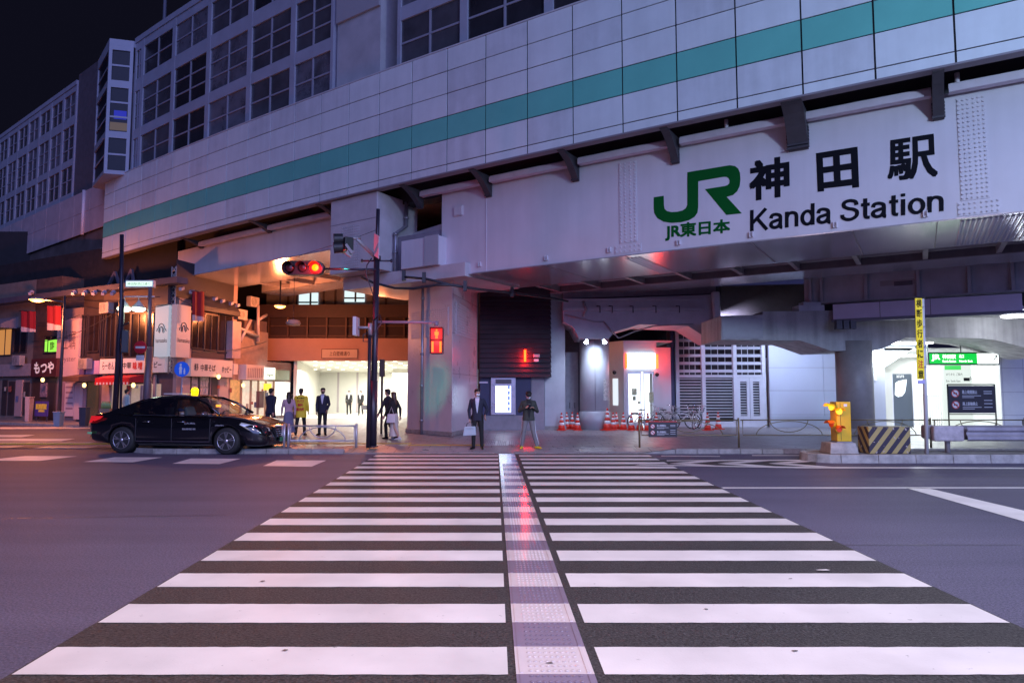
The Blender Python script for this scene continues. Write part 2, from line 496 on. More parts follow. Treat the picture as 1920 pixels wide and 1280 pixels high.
struct(g.build('road_seam', mat('seam_tar', (.05, .045, .065), .4)))
# litter on the road
g = MB()
for (px, py, w) in [(1543, 1068, .05), (1490, 1219, .018), (1482, 1084, .015), (1324, 1141, .015), (765, 1031, .02), (1030, 1242, .02), (535, 1218, .018), (492, 1089, .02)]:
    c = G(px, py, .012)
    pts = [(c.x + w * (1 + .4 * random.random()) * math.cos(a), c.y + w * .8 * random.uniform(.5, 1) * math.sin(a), c.z + random.uniform(0, .004)) for a in np.linspace(0, 5.6, 7)]
    g.add(pts, [tuple(range(7))], 0 if w == .05 else 1)
o = g.build('litter', [mat('litter_white', (.7, .65, .65), .7), mat('litter_brown', (.12, .09, .08), .7)]); tag(o, kind='stuff', label='scraps of litter lying on the zebra crossing', cat='litter')

# pavement on the far side, with a dropped kerb at the crossing
def paving(name, c0, c1, tw, th, mortar=.006):
    m = bpy.data.materials.new(name); m.use_nodes = True
    nt = m.node_tree; b = nt.nodes['Principled BSDF']
    tc = nt.nodes.new('ShaderNodeTexCoord')
    br = nt.nodes.new('ShaderNodeTexBrick')
    br.inputs['Scale'].default_value = 1; br.inputs['Brick Width'].default_value = tw; br.inputs['Row Height'].default_value = th
    br.inputs['Mortar Size'].default_value = mortar; br.inputs['Color1'].default_value = (*c0, 1); br.inputs['Color2'].default_value = (*c1, 1)
    br.inputs['Mortar'].default_value = (.03, .03, .03, 1)
    nt.links.new(tc.outputs['Object'], br.inputs['Vector'])
    n = nt.nodes.new('ShaderNodeTexNoise'); n.inputs['Scale'].default_value = 2.5; n.inputs['Detail'].default_value = 7
    nt.links.new(tc.outputs['Object'], n.inputs['Vector'])
    mr = nt.nodes.new('ShaderNodeMapRange'); mr.inputs['To Min'].default_value = .55; mr.inputs['To Max'].default_value = 1.35
    nt.links.new(n.outputs['Fac'], mr.inputs[0])
    sc = nt.nodes.new('ShaderNodeVectorMath'); sc.operation = 'SCALE'
    nt.links.new(br.outputs['Color'], sc.inputs[0]); nt.links.new(mr.outputs[0], sc.inputs['Scale'])
    nt.links.new(sc.outputs[0], b.inputs['Base Color'])
    mr2 = nt.nodes.new('ShaderNodeMapRange'); mr2.inputs['To Min'].default_value = .18; mr2.inputs['To Max'].default_value = .6
    nt.links.new(n.outputs['Fac'], mr2.inputs[0]); nt.links.new(mr2.outputs[0], b.inputs['Roughness'])
    bp = nt.nodes.new('ShaderNodeBump'); bp.inputs['Strength'].default_value = .4; bp.inputs['Distance'].default_value = .01; bp.invert = True
    nt.links.new(br.outputs['Fac'], bp.inputs['Height']); nt.links.new(bp.outputs[0], b.inputs['Normal'])
    return m
PAVE = paving('pavement_slabs', (.22, .21, .23), (.27, .26, .28), .6, .6, .010)
KERB = mat('kerb_concrete', (.30, .29, .29), .75, var=.35, vscale=5, bump=.4, bscale=90)
PZ = .13
xL, xR = G(640, 852).x, G(1200, 848).x     # dropped part between these
g = MB()
CK = [(-9.9, Y_KERB), (-10.7, Y_KERB + .45), (-11.3, Y_KERB + 1.3), (-18.2, 31.5), (-71, 60.2)]     # kerb line round the corner of the side road
g.add([(xL - .9, Y_KERB + .15, PZ), (xL - .9, 61, PZ), (-71, 61, PZ)] + [(x + .1, y + .12, PZ) for x, y in CK[::-1]], [tuple(range(8))])
g.quad((xR + .9, Y_KERB + .15, PZ), (45, Y_KERB + .15, PZ), (45, 60, PZ), (xR + .9, 60, PZ))
g.quad((xL, Y_KERB + .15, .02), (xR, Y_KERB + .15, .02), (xR, Y_KERB + 1.3, PZ), (xL, Y_KERB + 1.3, PZ))
g.quad((xL, Y_KERB + 1.3, PZ), (xR, Y_KERB + 1.3, PZ), (xR, 60, PZ), (xL, 60, PZ))
g.add([(xL, Y_KERB + .15, .02), (xL, Y_KERB + 1.3, PZ), (xL - .9, Y_KERB + .15, PZ)], [(0, 1, 2)])
g.add([(xR, Y_KERB + .15, .02), (xR + .9, Y_KERB + .15, PZ), (xR, Y_KERB + 1.3, PZ)], [(0, 1, 2)])
g.quad((xL - .9, Y_KERB + .15, PZ), (xL, Y_KERB + 1.3, PZ), (xL, 60, PZ), (xL - .9, 60, PZ))
g.quad((xR + .9, Y_KERB + .15, PZ), (xR + .9, 60, PZ), (xR, 60, PZ), (xR, Y_KERB + 1.3, PZ))
struct(g.build('pavement', PAVE))
g = MB()
def kerb_run(x0, x1, y, zt0, zt1, step=.6, mi=0):
    n = max(1, round(abs(x1 - x0) / step))
    for k in range(n):
        a = x0 + (x1 - x0) * k / n + .005; b = x0 + (x1 - x0) * (k + 1) / n - .005
        za = zt0 + (zt1 - zt0) * k / n; zb = zt0 + (zt1 - zt0) * (k + 1) / n
        g.hexa([(a, y, -.01), (b, y, -.01), (b, y + .148, -.01), (a, y + .148, -.01), (a, y + .015, za), (b, y + .015, zb), (b, y + .148, za), (a, y + .148, za)], mi)
kerb_run(-9.9, xL - .9, Y_KERB, PZ + .005, PZ + .005)
kerb_run(xL - .9, xL, Y_KERB, PZ + .005, .025, .9); kerb_run(xL, xR, Y_KERB, .024, .024); kerb_run(xR, xR + .9, Y_KERB, .025, PZ + .005, .9)
kerb_run(xR + .9, 40, Y_KERB, PZ + .005, PZ + .005)
for (a, c) in zip(CK[:-1], CK[1:]):
    a, c = Vector((*a, 0)), Vector((*c, 0)); L = (c - a).length; t = (c - a) / L; nn = Vector((t.y, -t.x, 0)) * .075
    if nn.x < 0: nn = -nn
    m_ = max(1, int(L / .7))
    for k in range(m_):
        p, q = a + t * (L * k / m_ + .004), a + t * (L * (k + 1) / m_ - .004)
        g.hexa([Vector((v.x, v.y, z)) for z in (-.01, PZ + .005) for v in (p - nn * .2, q - nn * .2, q + nn * 1.8, p + nn * 1.8)])
struct(g.build('kerb', KERB, bevel=.012))
# tactile paving on the dropped kerb: yellow at the left, grey plates at the right
g = MB()
def tactile(px0, px1, y0, y1, z0, z1, mi):
    c0 = G(px0, 850).x; c1 = G(px1, 850).x
    n = max(1, round((c1 - c0) / .3)); m_ = max(1, round((y1 - y0) / .3))
    for i in range(n):
        for j in range(m_):
            xa = c0 + (c1 - c0) * i / n; xb = c0 + (c1 - c0) * (i + 1) / n - .008
            ya = y0 + (y1 - y0) * j / m_; yb = y0 + (y1 - y0) * (j + 1) / m_ - .008
            zA = z0 + (z1 - z0) * j / m_; zB = z0 + (z1 - z0) * (j + 1) / m_
            g.hexa([(xa, ya, zA - .02), (xb, ya, zA - .02), (xb, yb, zB - .02), (xa, yb, zB - .02), (xa, ya, zA + .006), (xb, ya, zA + .006), (xb, yb, zB + .006), (xa, yb, zB + .006)], mi)
            for q in range(5):
                for r_ in range(5):
                    x = xa + .03 + .058 * q; y = ya + .03 + .058 * r_; z = zA + (zB - zA) * r_ / 5 + .006
                    g.add([(x, y, z), (x + .03, y, z), (x + .03, y + .03, z), (x, y + .03, z), (x + .015, y + .015, z + .008)], [(0, 1, 4), (1, 2, 4), (2, 3, 4), (3, 0, 4)], mi)
tactile(770, 1195, Y_KERB + .28, Y_KERB + .88, .035, .10, 1)
tactile(752, 905, Y_KERB + 1.3, Y_KERB + 1.6, PZ + .002, PZ + .002, 0)
tactile(905, 975, Y_KERB + 1.3, Y_KERB + 3.1, PZ + .002, PZ + .002, 1)
tactile(-400, 752, Y_KERB + 1.9, Y_KERB + 2.2, PZ + .002, PZ + .002, 0)
struct(g.build('tactile_paving', [mat('tactile_yellow', (.50, .36, .05), .55, var=.25), mat('tactile_grey', (.30, .29, .31), .30, var=.2)]))

# traffic island at the right
g = MB()
y0i, y1i = G(1600, 868).y, G(1600, 868).y + 1.35
xi = G(1516, 866).x
n = 34
g.quad((xi + .68, y0i + .14, .19), (40, y0i + .14, .19), (40, y1i - .14, .19), (xi + .68, y1i - .14, .19), 1)
def ring(r):
    return [(xi + .68 - r * math.sin(a), (y0i + y1i) / 2 - r * math.cos(a)) for a in np.linspace(0, math.pi, 9)]
ro, ri = ring(.675), ring(.535)
for a, b, c, d in zip(ro[:-1], ro[1:], ri[1:], ri[:-1]):
    def ins(p, q, t): return (p[0] + (q[0] - p[0]) * t, p[1] + (q[1] - p[1]) * t)
    g.hexa([(*a, -.01), (*d, -.01), (*c, -.01), (*b, -.01), (*ins(a, d, .12), .20), (*d, .20), (*c, .20), (*ins(b, c, .12), .20)])
cp = [(p[0], p[1], .19) for p in ri]
g.add(cp, [tuple(range(len(cp)))], 1)
x = xi + .69
while x < 38:
    for (ya, yb, s_) in ((y0i, y0i + .14, 1), (y1i - .14, y1i, -1)):
        t0, t1 = (ya + .015, yb) if s_ == 1 else (ya, yb - .015)
        g.hexa([(x, ya, -.01), (x + .89, ya, -.01), (x + .89, yb, -.01), (x, yb, -.01), (x, t0, .20), (x + .89, t0, .20), (x + .89, t1, .20), (x, t1, .20)])
    x += .90
struct(g.build('traffic_island', [mat('island_kerb', (.42, .39, .39), .75, var=.4, vscale=4, bump=.4, bscale=80), mat('island_top', (.22, .21, .21), .85, var=.35, vscale=5, bump=.4)], bevel=.01))
# ================================================================== RAILWAY VIADUCT
_c = [(195, 445), (400, 385), (705, 296), (987, 222.7), (1166, 178), (1378, 128), (1783, 32)]
ZG = 10.3                                   # lower edge of the green band
_p = [G(x, y, ZG) for x, y in _c]
_q = np.array([[p.x, p.y] for p in _p])
_o = _q[4]; _ch = (_q[0] - _q[-1]); _ch /= np.linalg.norm(_ch)
_nm = np.array([-_ch[1], _ch[0]])
if _nm @ (-_o) < 0: _nm = -_nm              # towards the camera
_a = (_q - _o) @ _ch; _l = (_q - _o) @ _nm
_fit = np.polyfit(_a, _l, 2)
A0, A1 = float(_a.min()), float(_a.max())
def _lat(a):
    if a < A0: return np.polyval(_fit, A0) + (a - A0) * np.polyval(np.polyder(_fit), A0)
    if a > A1: return np.polyval(_fit, A1) + (a - A1) * np.polyval(np.polyder(_fit), A1)
    return np.polyval(_fit, a)
_as = np.arange(-30, 75, .05)
_pts = np.array([_o + _ch * a + _nm * _lat(a) for a in _as])
_sl = np.concatenate([[0], np.cumsum(np.linalg.norm(np.diff(_pts, axis=0), axis=1))])
_sl -= np.interp(0, _as, _sl)
def VP(s, d, z):
    """point of the viaduct: s metres along it (growing to the far left), d metres out from the panels towards the road, height z"""
    x = np.interp(s, _sl, _pts[:, 0]); y = np.interp(s, _sl, _pts[:, 1])
    x2 = np.interp(s + .1, _sl, _pts[:, 0]); y2 = np.interp(s + .1, _sl, _pts[:, 1])
    tx, ty = x2 - x, y2 - y; L = math.hypot(tx, ty); nx, ny = -ty / L, tx / L
    if nx * _nm[0] + ny * _nm[1] < 0: nx, ny = -nx, -ny
    return Vector((x + nx * d, y + ny * d, z))
def SZ(px, py, d):
    """where the photo's pixel meets the viaduct surface at offset d -> (s, z)"""
    r = ray(px, py)
    def f(s):
        p = VP(s, d, 0); return p.x * r.y - p.y * r.x
    lo, hi = -22.0, 60.0
    fl = f(lo)
    for _ in range(40):
        m = (lo + hi) / 2
        if (f(m) > 0) == (fl > 0): lo = m
        else: hi = m
    p = VP(lo, d, 0)
    return lo, H + r.z * p.y / r.y
def SX(px, d, py=400): return SZ(px, py, d)[0]
def sbox(mb, s0, s1, d0, d1, z0, z1, mi=0, step=2.0):
    """box bent along the viaduct, d0 < d1"""
    n = max(1, int(math.ceil((s1 - s0) / step)))
    for k in range(n):
        a = s0 + (s1 - s0) * k / n; b = s0 + (s1 - s0) * (k + 1) / n
        fs = [(0, 3, 2, 1), (4, 5, 6, 7), (0, 1, 5, 4), (2, 3, 7, 6)]
        if k == 0: fs.append((3, 0, 4, 7))
        if k == n - 1: fs.append((1, 2, 6, 5))
        mb.add([VP(a, d1, z0), VP(b, d1, z0), VP(b, d0, z0), VP(a, d0, z0), VP(a, d1, z1), VP(b, d1, z1), VP(b, d0, z1), VP(a, d0, z1)], fs, mi)

Z_PB = SZ(1166, 249.5, 0)[1]                # bottom of the panels
ZR = [Z_PB, SZ(1166, 233, 0)[1], SZ(1166, 178.3, 0)[1], SZ(1166, 127, 0)[1]]
for k in range(3): ZR.append(ZR[-1] + .80)
Z_PT = ZR[-1]
print('panel rows', [round(z, 2) for z in ZR], 'angles', [round(SX(x, 0), 2) for x in (195, 705, 1166, 1378, 1783)])
PW = (SX(1166, 0) - SX(1783, 0, 50)) / 5
S_END = SX(193, 0, 440)                     # left end of the banded panels

M_PANEL = mat('panel_white', (.66, .68, .71), .34, var=.08, vscale=.9, spec=.5, streak=.06)
M_GREEN = mat('panel_green', (.14, .46, .39), .32, var=.08, vscale=.9)
M_GROUT = mat('panel_joint', (.012, .01, .014), .9)
M_STEEL = mat('girder_paint', (.64, .58, .63), .36, var=.07, vscale=.6, bump=.06, bscale=1.5, streak=.05)
M_SOF = mat('soffit_gloss', (.58, .56, .64), .20, spec=1.0, metal=.55)
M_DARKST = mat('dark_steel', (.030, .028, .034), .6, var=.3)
M_BRK = mat('bracket_steel', (.055, .048, .06), .55, var=.25)
M_CONC = mat('viaduct_concrete', (.42, .38, .40), .75, var=.28, vscale=1.2, bump=.2, bscale=14)

vd = empty('railway_viaduct', VP(0, -2, 0), 'long railway viaduct with white tiled parapet, green stripe and black station name on its girder', 'viaduct')
# --- parapet panels: one mesh per colour, joints left open to the dark backing
w_, wl_, gr_ = MB(), MB(), MB()
jt = .015
ks = range(-9, int(S_END / PW) + 2)
for k in ks:
    a = k * PW + .022; b = (k + 1) * PW - .022
    if a > S_END: break
    b = min(b, S_END)
    if b - a < .05: continue
    for r_ in range(len(ZR) - 1):
        z0, z1 = ZR[r_] + jt * (r_ > 0), ZR[r_ + 1] - jt
        t = random.uniform(-.0035, .0035)
        tgt = gr_ if r_ == 2 else (w_ if r_ > 2 else wl_)
        tgt.add([VP(a, t, z0), VP(b, t, z0), VP(b, t, z1), VP(a, t, z1), VP(a, -.03, z0), VP(b, -.03, z0), VP(b, -.03, z1), VP(a, -.03, z1)],
                [(1, 0, 3, 2), (0, 1, 5, 4), (2, 3, 7, 6), (1, 2, 6, 5), (3, 0, 4, 7)], random.choice((0, 0, 0, 1)) if tgt is not gr_ else 0)
w_.build('parapet_panels', [M_PANEL, mat('panel_white_worn', (.61, .62, .66), .38, var=.11, vscale=1.4, streak=.10)], vd)
wl_.build('parapet_panels', [M_PANEL, mat('panel_white_worn')], vd)
gr_.build('green_stripe', M_GREEN, vd)
b_ = MB(); sbox(b_, -14, S_END, -.40, -.028, Z_PB + .02, Z_PT - .02); b_.build('parapet_backing', M_GROUT, vd)
b_ = MB(); sbox(b_, -14, S_END, -.42, .012, Z_PT, Z_PT + .05); b_.build('parapet_coping', mat('coping', (.5, .48, .52), .5, var=.1), vd)
b_ = MB(); sbox(b_, -14, S_END, -.30, .006, Z_PB - .05, Z_PB - .002); b_.build('parapet_lip', mat('parapet_lip', (.22, .19, .22), .5), vd)
# deck slab above the girders
b_ = MB(); sbox(b_, -14, S_END + 25, -16, -.42, Z_PB + .5, Z_PB + .8); b_.build('deck', M_CONC, vd)
# --- girders
DG = -1.2
ZS = SZ(1460, 447, DG)[1]
S_GL = SX(828, DG, 470)
print('soffit z', ZS, SZ(1273, 462, DG), SZ(1764, 416, DG), 'left girder', SZ(333, 523, DG), SZ(618, 465, DG))
Z_GT = Z_PB + .5
S_L1 = SX(333, DG, 500)
Z_GS = SZ(1268, 268, DG + .25)[1] + .02
ZL = SZ(500, 490, DG)[1]
b_ = MB(); sbox(b_, -14, S_GL, -4.7, DG, ZS, Z_GS, 0); b_.build('girder', [M_STEEL], vd)
b_ = MB(); sbox(b_, -14, S_L1 + 2, -2.2, DG - .35, Z_GS + .003, Z_PB + .49); b_.build('dark_recess', M_DARKST, vd)  # added dark box: shade under the parapet put into its colour
b_ = MB(); sbox(b_, -14, S_GL - .01, -4.69, DG + .10, ZS - .035, ZS - .003); b_.build('girder_flange', M_SOF, vd)
M_RG = mat('rear_girder_shaded', (.16, .14, .17), .5, var=.2)  # darkened girder paint: shade of the gap between girders put into colour
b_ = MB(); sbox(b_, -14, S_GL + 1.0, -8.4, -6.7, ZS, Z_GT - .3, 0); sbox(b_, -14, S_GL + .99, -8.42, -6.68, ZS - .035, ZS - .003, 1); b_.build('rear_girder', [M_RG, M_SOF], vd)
S_L0, S_L1 = SX(640, DG), SX(333, DG, 500)
b_ = MB(); sbox(b_, S_L0, S_L1, -4.7, DG, ZL, Z_GS); b_.build('girder', M_STEEL, vd)
b_ = MB(); sbox(b_, S_L0 - 1.5, S_L1 - .01, -4.69, DG + .08, ZL - .035, ZL - .003); b_.build('girder_flange', M_SOF, vd)
b_ = MB(); sbox(b_, S_L0 - 2.5, S_L1 + 1, -8.4, -6.7, ZL, Z_GT - .3, 0); sbox(b_, S_L0 - 2.5, S_L1 + .99, -8.42, -6.68, ZL - .035, ZL - .003, 1); b_.build('rear_girder', [M_STEEL, M_SOF], vd)
# beyond the left girder
b_ = MB(); sbox(b_, S_L1 + .4, S_L1 + 30, -5.0, -1.6, Z_PB - .9, Z_PB + .5); b_.build('side_beam', mat('dim_concrete', (.06, .05, .06), .8, var=.3), vd)
# cross ribs between the girders
def ribs(s0, s1, zb, step):
    s = s0
    while s < s1:
        b = MB(); p = VP(s, -4.71, 0); q = VP(s, -6.69, 0)
        b.bar((p.x, p.y, zb + .12), (q.x, q.y, zb + .12), .14, .22)
        b.build('cross_rib', mat('rib_steel', (.34, .30, .34), .5, var=.2), vd); s += step
ribs(-11.2, S_GL + 1, ZS, 1.9); ribs(S_L0, S_L1, ZL, 2.2)
b_ = MB()
for d in (-4.95, -6.45):
    a_ = VP(-13, d, ZS + .30); n = 14
    b_.tube([VP(-13 + (S_GL + 13) * k / n, d, ZS + .30) for k in range(n + 1)], .11, 8)
b_.build('service_pipe', mat('pipe_grey', (.30, .27, .32), .45, var=.15), vd)
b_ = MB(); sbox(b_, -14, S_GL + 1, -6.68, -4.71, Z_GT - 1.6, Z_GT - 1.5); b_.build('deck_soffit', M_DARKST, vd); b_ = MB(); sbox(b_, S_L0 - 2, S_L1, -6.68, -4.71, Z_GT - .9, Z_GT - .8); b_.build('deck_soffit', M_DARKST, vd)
# --- curved brackets that carry the parapet
def bracket(px, py, wd, zt=None):
    s, zb = SZ(px, py, DG)
    b = MB(); zt = Z_PB - .052
    prof = []
    for t in np.linspace(0, 1, 9):      # lower curved edge from the outer tip to the girder
        d = -.12 + (DG + .30 + .12) * t if t < 1 else DG + .005
        prof.append((-.10 + (DG + .16) * t, zt - .02 - (zt - zb) * (t ** 1.7) * .98))
    prof += [(DG + .005, zb), (DG + .005, zt)]
    prof = [(-.10, zt)] + prof
    a = [VP(s - wd / 2, d, z) for d, z in prof]; c = VP(s + wd / 2, 0, 0) - VP(s - wd / 2, 0, 0)
    b.prism(a, c)
    if wd < .3:                      # serrated bolted foot
        for k in range(5):
            z = zb + .05 + k * .085
            q = VP(s - wd / 2 - .02, DG + .10, z); b.bar(q, q + c.normalized() * (wd + .04), .07, .05)
    else:
        for k in range(7):
            z = zb + .05 + k * .085
            q = VP(s - wd / 2 - .03, DG + .14, z); b.bar(q, q + c.normalized() * (wd + .06), .09, .05)
    b.build('bracket', M_BRK, vd)
    return s
bs = [bracket(x, y, w) for x, y, w in [(1760, 226, .24), (1498, 283, .50), (1268, 308, .22), (1081, 341, .22), (918, 370, .22), (790, 392, .22), (634, 413, .22), (508, 437, .22), (380, 466, .22)]]
bs.insert(0, bracket(2010, 160, .22))
# --- pale gutter running between the brackets
b_ = MB()
for a, c in zip(bs[:-1], bs[1:]):
    if c > S_GL + 2.2 and a < S_GL + 1: continue
    zz = SZ(1268, 268, DG + .25)[1]
    sbox(b_, a + .14, c - .22, DG + .14, DG + .36, zz - .085, zz + .085)
    sbox(b_, a + .14, c - .22, DG + .10, DG + .30, zz + .087, zz + .135)
    b_.build('gutter', mat('gutter_paint', (.60, .52, .60), .4, var=.1), vd); b_ = MB()
for s in (SX(1365, DG + .3), SX(1795, DG + .3, 150)):
    p = VP(s, DG + .25, 0); b_.tube([(p.x, p.y, zz + .05), (p.x, p.y, zz + .38)], .055, 8); b_.build('gutter_hanger', mat('gutter_paint'), vd); b_ = MB()
# --- bolted splice plates
def splice(px0, px1, pyt, pyb, cols, wide=False):
    s0, s1 = SX(px1, DG, pyb), SX(px0, DG, pyb)
    zt = SZ((px0 + px1) / 2, pyt, DG)[1]; zb = SZ((px0 + px1) / 2, pyb, DG)[1]
    b = MB(); sbox(b, s0, s1, DG + .002, DG + .016, zb, zt)
    nz = int((zt - zb) / .105)
    for i in range(cols):
        s = s0 + (s1 - s0) * (i + .5 + (.12 if i >= cols / 2 else -.12)) / cols
        for j in range(nz):
            z = zb + (zt - zb) * (j + .5) / nz
            p = VP(s, DG + .016, z); q = VP(s, DG + .040, z)
            b.tube([p, q], [.028, .022], 6)
    b.build('splice_plate', M_STEEL, vd)
splice(1162, 1195, 303, 455, 4); splice(1153, 1203, 458, 474, 6)
splice(1802, 1856, 180, 374, 6); splice(1796, 1876, 375, 402, 8)
b_ = MB()       # plates with bolts on the underside
def sofplate(pxa, pxb, d0, d1, mi=0):
    s0, s1 = SX(pxb, DG, 450), SX(pxa, DG, 450)
    sbox(b_, s0, s1, d0, d1, ZS - .047, ZS - .036)
    n = int((s1 - s0) / .11); m_ = int((d1 - d0) / .11)
    for i in range(n):
        for j in range(m_):
            p = VP(s0 + (s1 - s0) * (i + .5) / n, d0 + (d1 - d0) * (j + .5) / m_, ZS - .047)
            b_.hexa([p + Vector(v) for v in ((-.02, -.02, -.026), (.02, -.02, -.026), (.02, .02, -.026), (-.02, .02, -.026), (-.03, -.03, 0), (.03, -.03, 0), (.03, .03, 0), (-.03, .03, 0))])
sofplate(1166, 1195, -4.4, -1.45); b_.build('soffit_bolt_plate', M_SOF, vd); b_ = MB(); sofplate(1802, 1990, -4.4, -1.3)
b_.build('soffit_bolt_plate', M_SOF, vd)
# panel seams on the underside and lifting lugs along the lower edge of the girder
b_ = MB()
for px in (1025, 1175, 1410, 1600, 1760):
    s = SX(px, DG, 450); sbox(b_, s, s + .025, -4.5, DG + .05, ZS - .045, ZS - .036)
b_.build('soffit_seams', mat('seam', (.25, .22, .26), .5), vd)
for px, py in [(1025, 485), (1143, 470), (1273, 456), (1409, 441), (1566, 423), (1735, 403), (840, 505), (900, 497)]:
    s, z = SZ(px, py, DG); b = MB()
    sbox(b, s - .05, s - .03, DG, DG + .07, z - .06, z + .10); sbox(b, s + .03, s + .05, DG, DG + .07, z - .06, z + .10); sbox(b, s - .05, s + .05, DG, DG + .03, z - .06, z - .03)
    b.build('lifting_lug', M_STEEL, vd)
# --- lettering on the girder
M_BLACK = mat('letter_black', (.004, .004, .008), .75, spec=.15)
M_JR = mat('letter_green', (.0, .085, .012), .75, spec=.15)
LD = DG + .006
def gz(px, py): return SZ(px, py, LD)
def girder_text(body, quad, bold, name, m):
    (s0, z0), (s1, z1), (s2, z2), (s3, z3) = [gz(*q) for q in quad]   # top-left, top-right, bottom-right, bottom-left
    def fn(x, y, l=0):
        s = (s0 + (s1 - s0) * x) * y + (s3 + (s2 - s3) * x) * (1 - y)
        z = (z0 + (z1 - z0) * x) * y + (z3 + (z2 - z3) * x) * (1 - y)
        return VP(s, LD + l, z)
    b = MB(); put_text(b, body, fn, 0, 1, 0, 1, bold); b.build(name, m, vd)
for ch, q in [('神', [(1405, 303), (1480, 291), (1481, 367), (1405, 378)]), ('田', [(1530, 287.5), (1608, 275), (1611, 351), (1533, 360)]),
              ('駅', [(1664, 264), (1755, 250), (1759, 331), (1664, 341)])]:
    girder_text(ch, q, .034 if ch != '駅' else .02, 'station_name_character', M_BLACK)
q4 = [gz(*q) for q in [(1407, 394), (1768, 355), (1768, 396), (1407, 434)]]
def sfn(x, y, l=0):
    s = (q4[0][0] + (q4[1][0] - q4[0][0]) * x) * y + (q4[3][0] + (q4[2][0] - q4[3][0]) * x) * (1 - y); z = (q4[0][1] + (q4[1][1] - q4[0][1]) * x) * y + (q4[3][1] + (q4[2][1] - q4[3][1]) * x) * (1 - y)
    return VP(s, LD + l, z)
b_ = MB(); stroke_text(b_, 'Kanda Station', sfn, 0, 1, 0, 1); b_.build('station_name_letters', M_BLACK, vd)
girder_text('JR東日本', [(1247, 420), (1369, 410), (1369, 440), (1247, 452)], .036, 'operator_letters', M_JR)
def zp(x, y): return (1180 + x * .34375, 220 + y * .34375)
def arc(cx, cy, rx, ry, a0, a1, n=10): return [(cx + rx * math.cos(R(a)), cy + ry * math.sin(R(a))) for a in np.linspace(a0, a1, n)]
# emblem traced on the girder: the J hook, the shared stem and the R
J = [(133, 436), (188, 428), (189, 480), (193, 500), (206, 512), (232, 517), (262, 515), (290, 508), (308, 496), (316, 478), (316, 300), (374, 290), (376, 290),
     (376, 490), (372, 520), (356, 543), (326, 561), (282, 572), (230, 576), (186, 569), (152, 549), (136, 522), (133, 498)]
Rr = [(376, 290), (520, 266), (548, 262), (576, 266), (594, 280), (604, 304), (606, 340), (602, 376), (588, 404), (566, 424), (531, 434), (614, 524), (529, 532), (412, 392),
      (520, 375), (536, 370), (545, 360), (547, 346), (541, 332), (530, 325), (512, 325), (376, 349)]
b_ = MB()
for poly in (J, Rr):
    pts = [VP(*(lambda q: (q[0], LD, q[1]))(gz(*zp(x, y)))) for x, y in poly]
    b_.add(pts, [tuple(range(len(pts)))])
b_.build('railway_emblem', M_JR, vd)
# small faint fittings on the plain part of the girder
s, z = gz(860, 397); b_ = MB(); sbox(b_, s - .2, s + .2, DG, DG + .05, z - .15, z + .2); sbox(b_, s - .17, s + .17, DG + .05, DG + .07, z - .12, z + .17)
b_.build('access_hatch', M_STEEL, vd)
b_ = MB(); s = SX(912, DG, 430); sbox(b_, s, s + .02, DG, DG + .02, ZS, Z_PB - .3); b_.build('weld_seam', M_STEEL, vd)

# --- old riveted girder line behind, at the right
DR = -9.6
s0, s1 = SX(2100, DR, 550), SX(1508, DR, 550)
zr0 = SZ(1600, 563, DR)[1]; zr1 = ZS + .25
rb = empty('riveted_bridge', VP(s0, DR, 0), 'old grey riveted steel girder bridge behind the smooth white girder', 'bridge')
b_ = MB(); sbox(b_, s0, s1, DR - .25, DR, zr0, zr1); b_.build('web_plate', mat('riveted_paint', (.58, .58, .66), .5, var=.22, vscale=1.2), rb)
b_ = MB(); sbox(b_, s0, s1, DR - .3, DR + .16, zr0 - .05, zr0 - .002); b_.build('bottom_flange', mat('riveted_paint'), rb)
for px in (1520, 1541, 1624, 1722, 1818, 1900):
    s = SX(px, DR, 550); b = MB(); sbox(b, s - .05, s + .05, DR + .002, DR + .12, zr0, zr1 - .05)
    for k in range(10):
        z = zr0 + .05 + k * (zr1 - zr0 - .1) / 10
        for e in (-.09, .09): p = VP(s + e, DR, z); q = VP(s + e, DR + .025, z); b.tube([p, q], [.022, .015], 6)
    b.build('stiffener', mat('riveted_paint'), rb)
b_ = MB(); s = s0
while s < s1:
    for z in (zr0 + .06, zr0 + .14): p = VP(s, DR, z); q = VP(s, DR + .02, z); b_.tube([p, q], [.018, .013], 5)
    s += .13
b_.build('rivet_rows', mat('riveted_paint'), rb)
b_ = MB(); sa, za = SZ(1650, 527, DR); sb, zb_ = SZ(1716, 532, DR)
sbox(b_, sb, sa, DR + .002, DR + .012, zb_ - .0, za); b_.build('data_plate', mat('riveted_plate', (.42, .40, .44), .5), rb)
b_ = MB()
for k in range(4):
    z = za - .07 - k * (za - zb_) / 4.6; sbox(b_, sb + .08, sa - .45, DR + .0125, DR + .0145, z - .022, z + .012)
b_.build('data_plate_lines', mat('dim_ink', (.12, .11, .14), .6), rb)
# fascia box (a long blank signboard) hanging under it
DB = -8.9
lb = MB(); s0b, s1b = SX(1917, DB, 570), SX(1562, DB, 590)
z1b = SZ(1740, 560, DB)[1]; z0b = SZ(1740, 590, DB)[1]
r_ = empty('signboard', VP(s0b, DB, z0b), 'long blank pale lavender fascia board under the riveted bridge', 'signboard')
sbox(lb, s0b, s1b, DB - .5, DB, z0b, z1b); lb.build('board', mat('lavender_board', (.68, .62, .82), .35, var=.05), r_, bevel=.01)
lb = MB(); sbox(lb, s0b - .02, s1b + .06, DB - .5, DB + .02, z0b - .10, z0b - .002)
for px in (1650, 1745): s = SX(px, DB, 570); sbox(lb, s, s + .02, DB, DB + .006, z0b, z1b)
lb.build('trim', mat('trim_grey', (.20, .20, .25), .5), r_)

